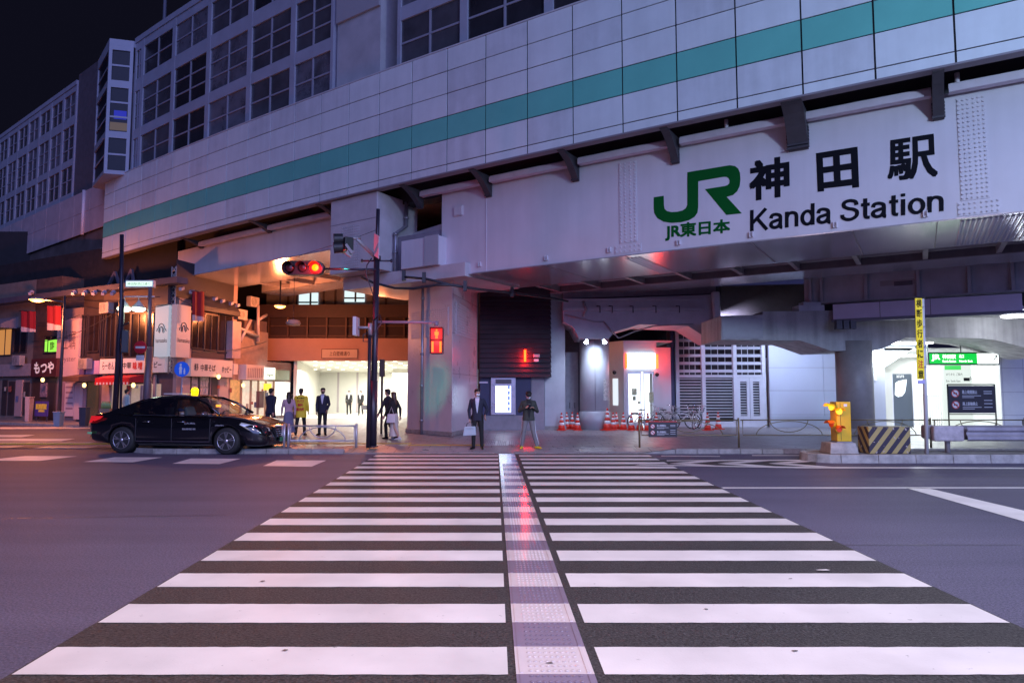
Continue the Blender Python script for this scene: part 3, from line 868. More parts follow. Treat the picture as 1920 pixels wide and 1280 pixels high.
# --- pillar head and pillar of the white viaduct
ph = empty('viaduct_pillar', G(847, 818, PZ), 'white square steel viaduct pillar with broad concrete head beside the pedestrian signal', 'pillar')
zb = 0
pA = VP(SX(707, -.15), -.15, 0); dn = (VP(0, -1, 0) - VP(0, 0, 0)).normalized()
sA = SX(707, -.15)
pB = VP(sA + 2.75, -.15, 0); pB = VP(SX(620, -.15), -.15, 0)
zh0 = SZ(707, 503, -.15)[1]
b_ = MB(); pl = [pA, pA + dn * 2.3, pB + dn * 2.3, pB]
b_.prism([Vector((p.x, p.y, zh0)) for p in pl], (0, 0, Z_PB - .06 - zh0)); b_.build('pillar_head', mat('head_concrete', (.52, .47, .50), .6, var=.16, vscale=1.3, bump=.15, bscale=10), ph, bevel=.03)
b_ = MB()
zz = SZ(660, 428, -.15)[1]; zt = SZ(620, 425, -.15)[1]
for (z, h) in ((zt, .025),): sbox(b_, sA, SX(620, -.15), -.149, -.143, z, z + h)
b_.build('head_seam', mat('seam'), ph)
# bolt fields (dotted texture) on the head
b_ = MB()
for i in range(10):
    for j in range(22):
        s = sA + .95 + i * .10; z = zh0 + .15 + j * .10
        if z < zt - .1: p = VP(s, -.15, z); q = VP(s, -.13, z); b_.tube([p, q], [.026, .018], 5, cap=True)
b_.build('bolt_field', mat('head_concrete'), ph)
# the pillar
c0 = G(847, 818, PZ); c1 = G(763, 811, PZ); c2 = G(895, 806.5, PZ)
c3 = c1 + (c2 - c0)
base = [c0, c2, c3, c1]
zpt = ZL + .4
b_ = MB(); b_.prism([Vector((p.x, p.y, PZ)) for p in base], (0, 0, zpt - PZ)); b_.build('shaft', mat('pillar_paint', (.58, .54, .58), .30, var=.10, vscale=1.1, bump=.05, bscale=4), ph, bevel=.02)
cen = (c0 + c3) / 2
b_ = MB(); b_.prism([Vector((cen.x + (p.x - cen.x) * 1.045, cen.y + (p.y - cen.y) * 1.045, PZ)) for p in base], (0, 0, .16)); b_.build('plinth', KERB, ph, bevel=.02)
def facepanel(pa, pb, t0, t1, z0, z1, out, thick=.015):
    a = pa + (pb - pa) * t0; b = pa + (pb - pa) * t1
    n = Vector(((pb - pa).y, -(pb - pa).x, 0)).normalized()
    if n.dot(Vector((0, 0, 0)) - pa) < 0: n = -n
    return a, b, n
def dotpanel(pa, pb, t0, t1, z0, z1, name, m, cols, rows, r=.022):
    a, b, n = facepanel(pa, pb, t0, t1, z0, z1, 0)
    g_ = MB(); g_.prism([Vector((a.x, a.y, z0)), Vector((b.x, b.y, z0)), Vector((b.x, b.y, z1)), Vector((a.x, a.y, z1))], n * .014)
    for i in range(cols):
        for j in range(rows):
            p = a + (b - a) * (i + .5) / cols; z = z0 + (z1 - z0) * (j + .5) / rows
            p = Vector((p.x, p.y, z)) + n * .014
            g_.tube([p, p + n * .018], [r, r * .7], 5)
    g_.build(name, m, ph)
zz1 = D(870, 575, c0.y + 2).z; zz0 = D(870, 633, c0.y + 2).z
dotpanel(c0, c2, .12, .95, zz0, zz1, 'bolt_plate', mat('pillar_paint'), 14, 12)
zz1 = D(800, 580, c0.y + 1).z; zz0 = D(800, 632, c0.y + 1).z
dotpanel(c0, c1, .08, .92, zz0, zz1, 'bolt_plate', mat('pillar_paint2', (.54, .50, .54), .35, var=.08), 18, 12)
# cover plates / seams on the right face
a, b, n = facepanel(c0, c2, .0, 1, 0, 0, 0)
g_ = MB()
for z in (D(870, 703, c0.y + 2).z, D(870, 633, c0.y + 2).z + .02, D(870, 565, c0.y + 2).z):
    g_.prism([Vector((a.x, a.y, z)), Vector((b.x, b.y, z)), Vector((b.x, b.y, z + .02)), Vector((a.x, a.y, z + .02))], n * .006)
g_.build('plate_seam', mat('seam'), ph)
# down pipe on the left face of the pillar
t = .60; q = c0 + (c1 - c0) * t; n2 = Vector(((c1 - c0).y, -(c1 - c0).x, 0)).normalized()
if n2.dot(-q) < 0: n2 = -n2
q = q + n2 * .12
g_ = MB(); g_.tube([(q.x, q.y, PZ), (q.x, q.y, D(790, 535, q.y).z)], .055, 10)
for z in (.6, 1.9, 3.1, 4.3, 5.2): g_.tube([(q.x, q.y, z), (q.x, q.y, z + .09)], .075, 10)
g_.build('down_pipe', mat('pipe_metal', (.28, .26, .30), .35, metal=.5, var=.2), ph)
# cranked pipe on the pillar head and black cable conduits running right under the girder
q = [pA + dn * 1.0 + (pA - pB).normalized() * .14]
e = (pA - pB).normalized() * .16
def hp(t, z): p = pA + dn * t + e; return Vector((p.x, p.y, z))
Yh = pA.y
g_ = MB(); g_.tube([hp(1.45, D(752, 380, Yh + 1.2).z), hp(1.45, D(752, 425, Yh + 1.2).z), hp(.85, D(738, 440, Yh + .8).z), hp(.85, D(738, 512, Yh + .8).z), hp(1.3, D(745, 519, Yh + 1).z)], .075, 10)
for z in (6.9, 7.6, 8.35): 
    t_ = 1.45 if z > 8.2 else .85
    g_.tube([hp(t_, z), hp(t_, z + .10)], .10, 10)
g_.build('cranked_pipe', mat('pipe_metal'), ph)
g_ = MB()
g_.tube([hp(1.3, D(745, 519, Yh + 1).z), D(757, 519, 24.2), D(800, 523, 23.6), D(845, 534, 23.4), D(895, 542, 24.0), D(960, 549, 25), D(1040, 560, 26.3), D(1065, 565, 26.6)], .045, 8)
g_.tube([D(678, 520, 24.6), D(700, 530, 24.4), D(740, 540, 24.1), D(775, 541, 23.8), D(820, 534, 23.5), D(845, 534, 23.4)], .045, 8)
for px, py, Y in [(757, 519, 24.2), (795, 522, 23.6), (872, 538, 23.6), (960, 549, 25)]:
    p = D(px, py, Y); g_.box(p.x - .06, p.x + .06, p.y - .06, p.y + .10, p.z - .14, p.z + .22)
g_.build('cable_conduit', mat('conduit_black', (.03, .03, .04), .5), ph)
# bearing box between head and girder
sb0, sb1 = SX(822, -.75, 470), SX(752, -.75, 470)
b_ = MB(); zc0, zc1 = SZ(790, 500, -.75)[1], SZ(790, 446, -.75)[1]
sbox(b_, sb0, sb1, -3.2, -.75, zc0, zc1); b_.build('bearing_box', M_STEEL, ph, bevel=.02)
b_ = MB(); sbox(b_, sb0 - .02, sb0 + .62, -.748, -.70, zc0, zc1 + .02); b_.build('bearing_cover', mat('cover_grey', (.40, .38, .42), .5), ph)
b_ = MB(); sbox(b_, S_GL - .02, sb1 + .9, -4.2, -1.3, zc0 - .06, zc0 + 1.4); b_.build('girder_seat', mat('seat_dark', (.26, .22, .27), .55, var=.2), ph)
# lower slab between head and shaft
b_ = MB(); sbox(b_, S_GL - 1.3, sA + 2.6, -4.4, -.9, zh0 - .5, zh0 - .02); b_.build('pier_crossbeam', mat('head_concrete'), ph)

# --- glazed platform building on the deck
M_FRAME = mat('window_frame_paint', (.34, .34, .42), .45, var=.12, vscale=1.2)
M_GLASS = mat('dark_glass', (.078, .072, .088), .22, spec=.6, var=.45, vscale=.6)
GLS = [M_GLASS, M_GLASS, mat('dark_glass_2', (.03, .027, .035), .18, spec=.6, var=.5, vscale=.4), mat('dark_glass_3', (.13, .12, .15), .28, spec=.6, var=.6, vscale=.9)]  # tones differ to put dim interior light into the panes
M_MULL = mat('mullion_paint', (.27, .26, .33), .5)
ZW = [Z_PT + .06]
def glazed(nm, label, s0, s1, zbase, ztop, d, pitch, rows, phase=0, mullv=1, first=None):
    r_ = empty(nm, VP(s0, d, zbase), label, 'building')
    ft = .32
    edges = first
    if edges is None:
        edges = []; s = s0 + phase
        while s < s1 - .3: edges.append(s); s += pitch
        edges.append(s1)
    wf = MB()
    n = len(edges) - 1
    # frame posts and rails
    for s in edges: sbox(wf, s - ft / 2 if s > edges[0] else s, s + ft / 2 if s < edges[-1] else s, d - .35, d, zbase, ztop)
    zs = [zbase] + [z for rr in rows for z in rr] + [ztop]
    for k in range(0, len(zs), 2):
        if zs[k + 1] - zs[k] > .02:
            for i in range(n):
                a = edges[i] + (ft / 2 if i else ft / 2); b = edges[i + 1] - ft / 2
                sbox(wf, edges[i] + ft / 2, edges[i + 1] - ft / 2, d - .34, d - .01, zs[k], zs[k + 1], step=4)
    sbox(wf, s0, s1, d - .5, d + .04, ztop, ztop + .3)
    wf.build('frame', M_FRAME, r_)
    for i in range(n):
        a = edges[i] + ft / 2; b = edges[i + 1] - ft / 2
        if b - a < .2: continue
        for ri, (z0, z1) in enumerate(rows):
            w = MB(); sbox(w, a, b, d - .10, d - .08, z0, z1, step=4)
            wo = w.build('window', random.choice(GLS), r_)
            m_ = MB()
            mid = (a + b) / 2
            sbox(m_, mid - .04, mid + .04, d - .08, d - .04, z0, z1)
            hz = [.5] if ri != 1 else [.33, .67]
            for h in hz:
                z = z0 + (z1 - z0) * h
                sbox(m_, a, mid - .041, d - .08, d - .05, z - .035, z + .035); sbox(m_, mid + .041, b, d - .08, d - .05, z - .035, z + .035)
            mo = m_.build('mullion', M_MULL, wo)
    return r_
def zrow(px, Y, ys): return [D(px, y, Y).z for y in ys]
ys = [226, 154]
pz = lambda y, px=285: SZ(px, y, -.25)[1]
rows = [(pz(303) + .1, pz(244)), (pz(226), pz(154)), (pz(131), pz(77))]
ztop = pz(62)
print('window rows', rows, ztop, Z_PT)
rows[0] = (Z_PT + .12, rows[0][1])
post = [SX(x, -.25, y) for x, y in [(625, 60), (547, 150), (465, 170), (387, 200), (321, 210), (261, 250), (247, 255)]]
glazed('platform_hall', 'tall glazed platform hall with white grid windows above the green striped parapet', post[0], post[-1], Z_PT + .055, ztop, -.25, 3, rows, first=post)
post2 = [SX(x, -.25, y) for x, y in [(1190, -50), (1028, 10), (869, 30), (745, 50)]]
glazed('platform_hall', 'short glazed hall directly above the bracketed girder with wide dark windows', post2[0], post2[-1], Z_PT + .055, ztop, -.25, 3, rows, first=post2)
# panel joints with screws next to the shaft
b_ = MB(); s0, s1 = SX(715, -.32, 80), SX(632, -.32, 80)
r_ = empty('lift_shaft', VP(s0, -.5, Z_PT), 'blank weathered concrete shaft between the two glazed halls', 'shaft')
sbox(b_, s0 + .05, s1 - .02, -4, -.32, Z_PT + .052, ztop + 1.5); b_.build('shaft_wall', mat('shaft_concrete', (.42, .40, .44), .7, var=.2, vscale=.8), r_)
b_ = MB(); sbox(b_, s0 + .06, s1 - .04, -.318, -.22, SZ(670, 30, -.3)[1], ztop + 1.5); b_.build('mesh_panel', mat('mesh_panel', (.34, .32, .36), .6, bump=1, bscale=25), r_)
# projecting glazed bay at the far end
s0, s1 = SX(245, .0, 200), SX(180, .55, 200)
r_ = empty('glazed_bay', VP(s0, 0, Z_PT), 'projecting white framed glazed bay at the far end of the platform hall', 'bay')
zb0, zb1 = SZ(205, 322, .6)[1], SZ(205, 92, .6)[1]
pa, pb_, pc = VP(SX(180, .15, 200), .15, 0), VP(SX(203, .75, 200), .75, 0), VP(SX(245, .02, 200) , .75, 0)
pb_ = VP(SX(200, .8, 200), .8, 0)
pc = VP(SX(246, -.15, 200), -.15, 0)
for (p, q) in ((pa, pb_), (pb_, pc)):
    L = (q - p).length; t = (q - p).normalized(); n = Vector((t.y, -t.x, 0))
    if n.dot(-p) < 0: n = -n
    fr = MB()
    def fb(a, b, z0, z1, th=.12): fr.obox(p + t * (a + b) / 2 - n * th / 2 + Vector((0, 0, (z0 + z1) / 2)), t * (b - a) / 2, n * th / 2, Vector((0, 0, (z1 - z0) / 2)))
    fb(0, .16, zb0, zb1); fb(L - .16, L, zb0, zb1)
    zr = [zb0] + [z for rr in [(SZ(205, y1, .5)[1], SZ(205, y0, .5)[1]) for y0, y1 in ((262, 321), (171, 250), (104, 158))] for z in rr] + [zb1]
    for k in range(0, 8, 2): fb(.16, L - .16, zr[k], zr[k + 1], .11)
    fr.build('frame', M_FRAME, r_)
    for k in range(1, 7, 2):
        gl = MB(); gl.obox(p + t * L / 2 - n * .08 + Vector((0, 0, (zr[k] + zr[k + 1]) / 2)), t * (L / 2 - .16), n * .01, Vector((0, 0, (zr[k + 1] - zr[k]) / 2)))
        wo = gl.build('window', mat('bay_glass', (.012, .012, .022), .35, spec=.25), r_)
        m_ = MB(); nn = 2 if k != 3 else 3
        for j in range(1, nn):
            z = zr[k] + (zr[k + 1] - zr[k]) * j / nn
            m_.obox(p + t * L / 2 - n * .05 + Vector((0, 0, z)), t * (L / 2 - .16), n * .02, Vector((0, 0, .05)))
        m_.build('mullion', M_FRAME, wo)
    if (p - pb_).length < .01:
        # blue and warm light seen through the bay
        gl = MB(); z = (zr[3] + zr[4]) / 2
        gl.obox(p + t * L * .5 - n * .066 + Vector((0, 0, zr[3] + .30)), t * (L / 2 - .17), n * .004, Vector((0, 0, .22)))
        gl.build('lit_interior', emat('warm_interior', (.9, .6, .3), .10), r_)
        gl = MB(); gl.obox(p + t * L * .55 - n * .066 + Vector((0, 0, zr[3] + .95)), t * (L * .26), n * .004, Vector((0, 0, .24)))
        gl.build('lit_interior', emat('blue_interior', (.02, .03, 1), .35), r_)
b_ = MB(); b_.prism([Vector((p.x, p.y, zb0 - .10)) for p in (pa, pb_, pc, pc + dn * 1.5, pa + dn * 1.5)], (0, 0, .098)); b_.build('bay_slab', M_FRAME, r_); b_ = MB(); b_.prism([Vector((p.x, p.y, zb1 + .002)) for p in (pa, pb_, pc, pc + dn * 1.5, pa + dn * 1.5)], (0, 0, .35))
b_.build('bay_roof', M_FRAME, r_)
# lit lamp inside the hall behind the glass (seen at one pane)
s, z = SZ(292, 192, -.6); b_ = MB(); b_.ball(VP(s, -.46, z), (.10, .10, .10)); 
o = b_.build('platform_lamp', emat('platform_lamp', (1, 1, .75), 5)); tag(o, 'small bright lamp shining through a pane of the glazed hall', 'lamp')

# --- farther, older stretch of the viaduct at the far left
fv = empty('old_viaduct', VP(S_END + 6, -1, 0), 'older pinkish viaduct stretch with plain parapet continuing at the far edge', 'viaduct')
dl = -.7
zpa = SZ(60, 472, dl)[1]; zpt2 = SZ(100, 385, dl)[1]
b_ = MB(); s = S_END - .8
k = 0
while s < S_END + 34:
    for (z0, z1) in ((zpa, (zpa + zpt2) / 2 - .01), ((zpa + zpt2) / 2 + .01, zpt2)):
        sbox(b_, s + .015, s + 2.4, dl - .05, dl + random.uniform(-.004, .004), z0, z1)
    s += 2.43; k += 1
b_.build('parapet', mat('old_parapet', (.44, .34, .38), .6, var=.16, vscale=1.1), fv)
b_ = MB(); sbox(b_, S_END + .01, S_END + 34, dl - .4, dl - .052, zpa + .01, zpt2 - .01); b_.build('parapet_backing', M_GROUT, fv)
b_ = MB(); sbox(b_, S_END - .7, S_END + 34, dl - 1.5, dl - .15, zpa - 1.5, zpa - .02); b_.build('edge_beam', mat('stained_concrete', (.11, .08, .08), .85, var=.4, vscale=.9, bump=.3, bscale=8), fv)
s = SX(157, dl, 420); b_ = MB(); p = VP(s, dl + .06, 0)
b_.tube([(p.x, p.y, zpa - .1), (p.x, p.y, zpt2 + .02)], .10, 8); b_.build('down_pipe', mat('pale_pipe', (.6, .5, .55), .4), fv)
b_ = MB(); s2 = SX(152, dl - .1, 480); sbox(b_, s2 - .3, s2 + 1.2, dl - 1.2, dl - .12, PZ + 3.2, zpa - 1.5); b_.build('column', mat('stained_pink', (.32, .25, .29), .7, var=.2), fv)
sg0, sg1 = SX(140, -.9, 250), S_END + 36
zw0 = zpt2 + .02; zw1 = SZ(100, 190, -.9)[1]
hgt = zw1 - zw0
zz = lambda t: zw0 + hgt * t
glazed('platform_hall', 'farther older glazed hall with small grid windows above the plain parapet', sg0, sg1, zw0, zw1, -.9, 2.25, [(zz(.06), zz(.30)), (zz(.36), zz(.66)), (zz(.74), zz(.95))])
b_ = MB(); sa_, sb_ = SX(178, -1.0, 250), SX(143, -1.0, 250); sbox(b_, sa_, sb_, -4, -1.0, zw0, zw1 + .7)
o = b_.build('stair_tower', mat('tower_dark', (.10, .08, .10), .8, var=.25)); tag(o, 'dark blank wall between the glazed bay and the older hall', 'wall')
# faint tall mast in the night sky
b_ = MB(); p = SZ(309, 20, -6); q = VP(p[0], -6, 0); b_.tube([(q.x, q.y, ztop), (q.x, q.y, ztop + 14)], .12, 8)
b_.build('mast', mat('mast_grey', (.12, .12, .16), .6)); tag(bpy.data.objects['mast'], 'faint slim steel mast rising behind the glazed platform hall', 'mast')
# ================================================================== STATION UNDER THE VIADUCT (right half)
def ppoly(mb, pts, Y, depth, mi=0):
    """outline on the upright plane y = Y, carried back by depth metres"""
    mb.prism([D(x, y, Y) for x, y in pts], (0, depth, 0), mi); return mb
def pbox(mb, x0, x1, y0, y1, Y, depth, mi=0, base=None):
    """upright box whose front fills pixels x0..x1, y0..y1 at depth Y (base: bottom height in metres instead of y1)"""
    a = D(x0, (y0 + y1) / 2, Y).x; b = D(x1, (y0 + y1) / 2, Y).x
    zt = D(x0, y0, Y).z; zb = base if base is not None else D(x0, y1, Y).z
    return mb.box(a, b, Y, Y + depth, zb, zt, mi)
def ZD(py, Y): return D(960, py, Y).z
def XD(px, Y, py=735): return D(px, py, Y).x
M_WPAN = mat('wall_panel', (.58, .60, .64), .35, var=.06, vscale=.8)
M_WDK = mat('dark_recess', (.035, .03, .045), .7)
M_CBEAM = mat('crossbeam_paint', (.46, .43, .52), .55, var=.2, vscale=1.2, bump=.12, bscale=8)
M_COL = mat('column_paint', (.46, .46, .50), .38, var=.16, vscale=1.3, bump=.06, bscale=5)

# --- dark louvred shutter housing over the lit ticket display
Y1 = 28.2
r_ = empty('shuttered_kiosk', (XD(960, Y1), Y1, PZ), 'black ribbed shutter wall with a lit white panel below it', 'kiosk')
b = MB(); xa, xb = XD(899, Y1), XD(1033, Y1); z0, z1 = ZD(707, Y1), ZD(555, Y1)
b.box(xa, xb, Y1 + .07, Y1 + 1.6, z0, z1 + 1.2)
n = 17
for k in range(n):
    za = z0 + (z1 - z0) * k / n; zb_ = z0 + (z1 - z0) * (k + 1) / n
    b.hexa([(xa, Y1 - .02, za + .01), (xb + .03, Y1 - .02, za + .01), (xb + .03, Y1 + .068, za + .01), (xa, Y1 + .068, za + .01), (xa, Y1 + .05, zb_), (xb, Y1 + .05, zb_), (xb, Y1 + .068, zb_), (xa, Y1 + .068, zb_)])
b.build('shutter_slats', mat('slat_black', (.035, .025, .038), .42, var=.3, vscale=2), r_)
b = MB(); b.box(xa, XD(996, Y1), Y1 + .35, Y1 + 1.6, ZD(779, Y1), z0); b.build('lower_wall', mat('navy_wall', (.03, .035, .10), .5, var=.2), r_)
b = MB(); b.box(xa - .05, XD(1000, Y1), Y1 + .2, Y1 + 1.6, PZ, ZD(779, Y1)); b.build('plinth', mat('plinth_grey', (.26, .25, .28), .6, var=.2), r_, bevel=.01)
b = MB(); b.box(XD(985, Y1), XD(985, Y1) + .012, Y1 + .19, Y1 + .2, PZ, ZD(779, Y1)); b.build('plinth_joint', mat('seam'), r_)
b = MB(); x0, x1 = XD(920, Y1), XD(967, Y1); zt, zb_ = ZD(707, Y1) - .01, ZD(778, Y1)
b.box(x0, x1, Y1 + .16, Y1 + .34, zb_, zt); hs = b.build('panel_housing', mat('steel_satin', (.45, .43, .48), .3, metal=.7, var=.1), r_, bevel=.01)
b = MB(); b.box(XD(929, Y1), XD(958, Y1), Y1 + .152, Y1 + .159, ZD(773, Y1), ZD(723, Y1)); b.build('lit_screen', emat('screen_white', (.62, .74, 1), 3.4), hs)
b = MB()
for k in range(5): z = ZD(771, Y1) + k * .22; b.box(XD(956, Y1) - .10, XD(957, Y1) - .02, Y1 + .146, Y1 + .151, z + .03, z + .18)
b.build('screen_graphics', emat('screen_blue', (.25, .35, 1), 1.0), hs)
b = MB()
for k in range(4): z = ZD(771, Y1) + k * .26 + .02; b.box(XD(930, Y1), XD(957, Y1) - .16, Y1 + .146, Y1 + .151, z, z + .012)
b.build('screen_lines', mat('screen_line', (.3, .35, .5), .5), hs)
b = MB(); b.box(XD(929, Y1), XD(959, Y1), Y1 + .14, Y1 + .159, ZD(719, Y1), ZD(711, Y1)); b.build('housing_vent', mat('vent_dark', (.10, .09, .11), .4), hs)
b = MB(); b.box(XD(898, Y1), XD(914, Y1), Y1 + .30, Y1 + .345, ZD(718, Y1), ZD(715, Y1)); b.build('rail', mat('steel_satin'), r_)
for z in (ZD(720, Y1), ):
    pass
# red neon bar and small wall lamp on the shutter
b = MB(); x = XD(984.5, Y1); b.box(x - .045, x + .045, Y1 - .11, Y1 - .04, ZD(678, Y1), ZD(656, Y1))
o = b.build('neon_bar', emat('neon_red', (1, .009, .0), 55)); tag(o, 'short upright red neon bar glowing on the black shutter', 'neon light')
r2 = empty('wall_lamp', (XD(1006, Y1), Y1 - .1, ZD(667, Y1)), 'small grey box lamp beside the red neon bar', 'lamp')
b = MB(); b.box(XD(1000, Y1), XD(1012, Y1), Y1 - .16, Y1 - .03, ZD(670, Y1), ZD(664, Y1)); b.build('housing', mat('lamp_grey', (.45, .42, .45), .5), r2, bevel=.01)
b = MB(); b.box(XD(1001, Y1), XD(1010, Y1), Y1 - .14, Y1 - .03, ZD(678, Y1), ZD(673, Y1)); b.build('label_plate', mat('white_plate', (.75, .75, .78), .5), r2)
lamp('neon_glow', 'POINT', (XD(984, Y1), Y1 - .3, ZD(667, Y1)), (1, .02, .02), 42, .1)

# --- pale column beside it
r_ = empty('square_column', (XD(1030, 28.8), 28.8, PZ), 'pale square column with dotted bolt plate right of the black shutter', 'column')
Y2 = 28.8
b = MB(); b.box(XD(1021, Y2), XD(1060, Y2), Y2, Y2 + 2.2, PZ, 6.0); b.build('shaft', M_COL, r_, bevel=.02)
b = MB(); b.box(XD(996, Y2), XD(1020.5, Y2), Y2 - .2, Y2 + 2, PZ, ZD(706, Y2)); b.build('side_panel', mat('side_panel', (.28, .26, .30), .5, var=.15), r_)
b = MB(); b.box(XD(1034, Y2), XD(1059, Y2), Y2 - .02, Y2 - .001, ZD(640, Y2), ZD(612, Y2))
for i in range(10):
    for j in range(11):
        x = XD(1034, Y2) + .06 + i * .046; z = ZD(640, Y2) + .05 + j * .05
        b.hexa([(x, Y2 - .034, z), (x + .02, Y2 - .034, z), (x + .024, Y2 - .02, z), (x - .004, Y2 - .02, z), (x, Y2 - .034, z + .02), (x + .02, Y2 - .034, z + .02), (x + .024, Y2 - .02, z + .024), (x - .004, Y2 - .02, z + .024)])
b.build('bolt_plate', M_COL, r_)
b = MB(); b.box(XD(1021, Y2) - .03, XD(1060, Y2) + .03, Y2 - .04, Y2 + 2.2, PZ, PZ + .16); b.build('base', KERB, r_)

# --- grey lockers in the gap and dark back wall
Y3 = 30.2
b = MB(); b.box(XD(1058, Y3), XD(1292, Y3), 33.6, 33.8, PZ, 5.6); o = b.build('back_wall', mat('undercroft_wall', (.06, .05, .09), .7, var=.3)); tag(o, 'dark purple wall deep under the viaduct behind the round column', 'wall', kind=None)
r_ = empty('locker', (XD(1073, Y3), Y3, PZ), 'tall grey metal cabinet in the gap left of the round column', 'cabinet')
b = MB(); b.box(XD(1060, Y3), XD(1084, Y3), Y3, Y3 + .8, PZ, ZD(660, Y3)); b.build('cabinet_body', mat('locker_grey', (.30, .30, .34), .45, var=.2), r_, bevel=.01)
b = MB(); x = XD(1073, Y3); b.box(x - .006, x + .006, Y3 - .006, Y3 - .001, PZ + .05, ZD(662, Y3)); b.build('door_gap', mat('seam'), r_)
b = MB()
for dx in (-.12, .1): b.box(x + dx - .015, x + dx + .015, Y3 - .05, Y3 - .007, 1.0, 1.25)
b.build('door_handle', mat('handle_dark', (.05, .05, .06), .4), r_)

# --- round column with two floodlights and a notice
Y4 = 29.2; xc = XD(1115, Y4); rc = (XD(1143, Y4) - XD(1088, Y4)) / 2
r_ = empty('round_column', (xc, Y4, PZ), 'round pale column under a flared capital with two small floodlights', 'column')
b = MB(); b.lathe([(rc, PZ), (rc, ZD(632, Y4))], (xc, Y4, 0), 36); b.build('shaft', M_COL, r_)
b = MB(); b.lathe([(rc + .04, PZ), (rc + .04, PZ + .75), (rc + .001, PZ + .76)], (xc, Y4, 0), 36); b.build('skirt', mat('skirt_grey', (.36, .37, .42), .35), r_)
b = MB(); b.tube([(xc - .05, Y4 - rc - .005, PZ + .8), (xc - .05, Y4 - rc - .005, ZD(634, Y4))], .010, 6); b.build('seam', mat('seam'), r_)
fl = empty('floodlight', (xc, Y4 - rc - .1, ZD(640, Y4)), 'pair of small white floodlights clamped to the round column', 'floodlight')
for sx, px in ((-1, 1100), (1, 1128)):
    x = XD(px, Y4 - rc); z = ZD(639, Y4 - rc)
    b = MB(); b.lathe([(.03, 0), (.085, .16), (.09, .24), (.08, .245)], (0, 0, 0), 14)
    hd = b.build('lamp_head', mat('lamp_white', (.7, .7, .72), .4), fl, world=False)
    hd.location = (x - xc, -.38, .06); hd.rotation_euler = (R(150), R(-20 * sx), 0)
    b = MB(); b.ball((0, 0, .225), (.085, .085, .06), 14, 8)
    ln = b.build('lens', emat('flood_lens', (.80, .90, 1), 90), hd, world=False)
    L = lamp('floodlight_beam', 'SPOT', (x, Y4 - rc - .75, z + .02), (.60, .74, 1), 150, .08, None, R(125), .5)
    aim(L, (x, Y4 - rc + .35, PZ + .4))
b = MB(); b.bar((XD(1100, Y4) , Y4 - rc - .48, ZD(636, Y4)), (XD(1128, Y4), Y4 - rc - .48, ZD(636, Y4)), .05, .05); b.bar((xc, Y4 - rc + .05, ZD(636, Y4)), (xc, Y4 - rc - .5, ZD(636, Y4)), .05, .05); b.build('mounting_bar', mat('lamp_grey'), fl)
b = MB(); x0, x1 = XD(1131, Y4 - .3), XD(1142.5, Y4 - .3)
for k in range(6):
    a0 = R(-62 + k * 6.5); a1 = R(-62 + (k + 1) * 6.5); rr = rc + .012
    b.quad((xc + rr * math.cos(a0), Y4 + rr * math.sin(a0), ZD(750, Y4)), (xc + rr * math.cos(a1), Y4 + rr * math.sin(a1), ZD(750, Y4)), (xc + rr * math.cos(a1), Y4 + rr * math.sin(a1), ZD(711, Y4)), (xc + rr * math.cos(a0), Y4 + rr * math.sin(a0), ZD(711, Y4)))
o = b.build('map_poster', mat('poster_map', (.62, .6, .58), .6, var=.5, vscale=14)); tag(o, 'small illustrated notice stuck on the round column', 'notice')

# --- haunched crossbeam over the round column (painted purple-grey steel)
Y5 = 27.9
r_ = empty('crossbeam', (XD(1200, Y5), Y5, 4), 'purple grey haunched crossbeam resting on the round column', 'beam')
b = MB(); ppoly(b, [(1056, 603), (1056, 562), (1345, 552), (1345, 640), (1336, 640), (1290, 611), (1200, 608), (1152, 622), (1142, 634), (1086, 634), (1074, 612)], Y5, 2.2)
b.build('beam', M_CBEAM, r_)
b = MB(); pbox(b, 1056, 1322, 576, 582, Y5 - .16, .158); pbox(b, 1056, 1318, 560, 563, Y5 - .10, .098)
b.build('ledge', M_CBEAM, r_)
b = MB()
for px in (1125, 1148, 1187, 1230, 1274):
    p = D(px, 579, Y5 - .18); b.tube([p + Vector((-.14, 0, .12)), p + Vector((0, 0, .12)), p + Vector((0, 0, -.16))], .022, 6)
b.build('conduit_hook', mat('conduit_black'), r_)
b = MB(); b.tube([D(1132, 603, Y5 - .05), D(1160, 634, Y5 - .2), D(1190, 621, Y5 - .2), D(1225, 611, Y5 - .1), D(1300, 607, Y5 - .05)], .028, 8)
b.tube([D(1094, 565, Y5 - .1), D(1100, 580, Y5 - .3), D(1094, 592, Y5 - .1)], .05, 8); b.tube([D(1060, 590, Y5 - .1), D(1115, 603, Y5 - .08), D(1132, 603, Y5 - .05)], .028, 8)
b.build('cable', mat('cable_grey', (.30, .28, .32), .5), r_)
b = MB(); ppoly(b, [(1336, 546), (1350, 546), (1352, 636), (1343, 636)], Y5 - .35, .3); b.build('white_pipe', mat('pipe_white', (.62, .60, .68), .35, var=.1), r_, bevel=.06)
b = MB(); ppoly(b, [(1056, 560), (1056, 547), (1342, 535), (1342, 550)], Y5 + .3, 1.5); b.build('upper_plate', mat('beam_dark', (.22, .19, .25), .55, var=.2), r_)

# --- lit office kiosk (white box with a bright sign and red neon edges)
Y6 = 30.2
r_ = empty('station_office', (XD(1205, Y6), Y6, PZ), 'white box office with glazed door and lit sign framed by red neon', 'office')
zk = ZD(641, Y6)
xk0, xk1, xk2 = XD(1143, Y6 + .8), XD(1170, Y6), XD(1228, Y6)
b = MB()
dx0, dx1 = XD(1177, Y6), XD(1226, Y6); zd = ZD(697, Y6)
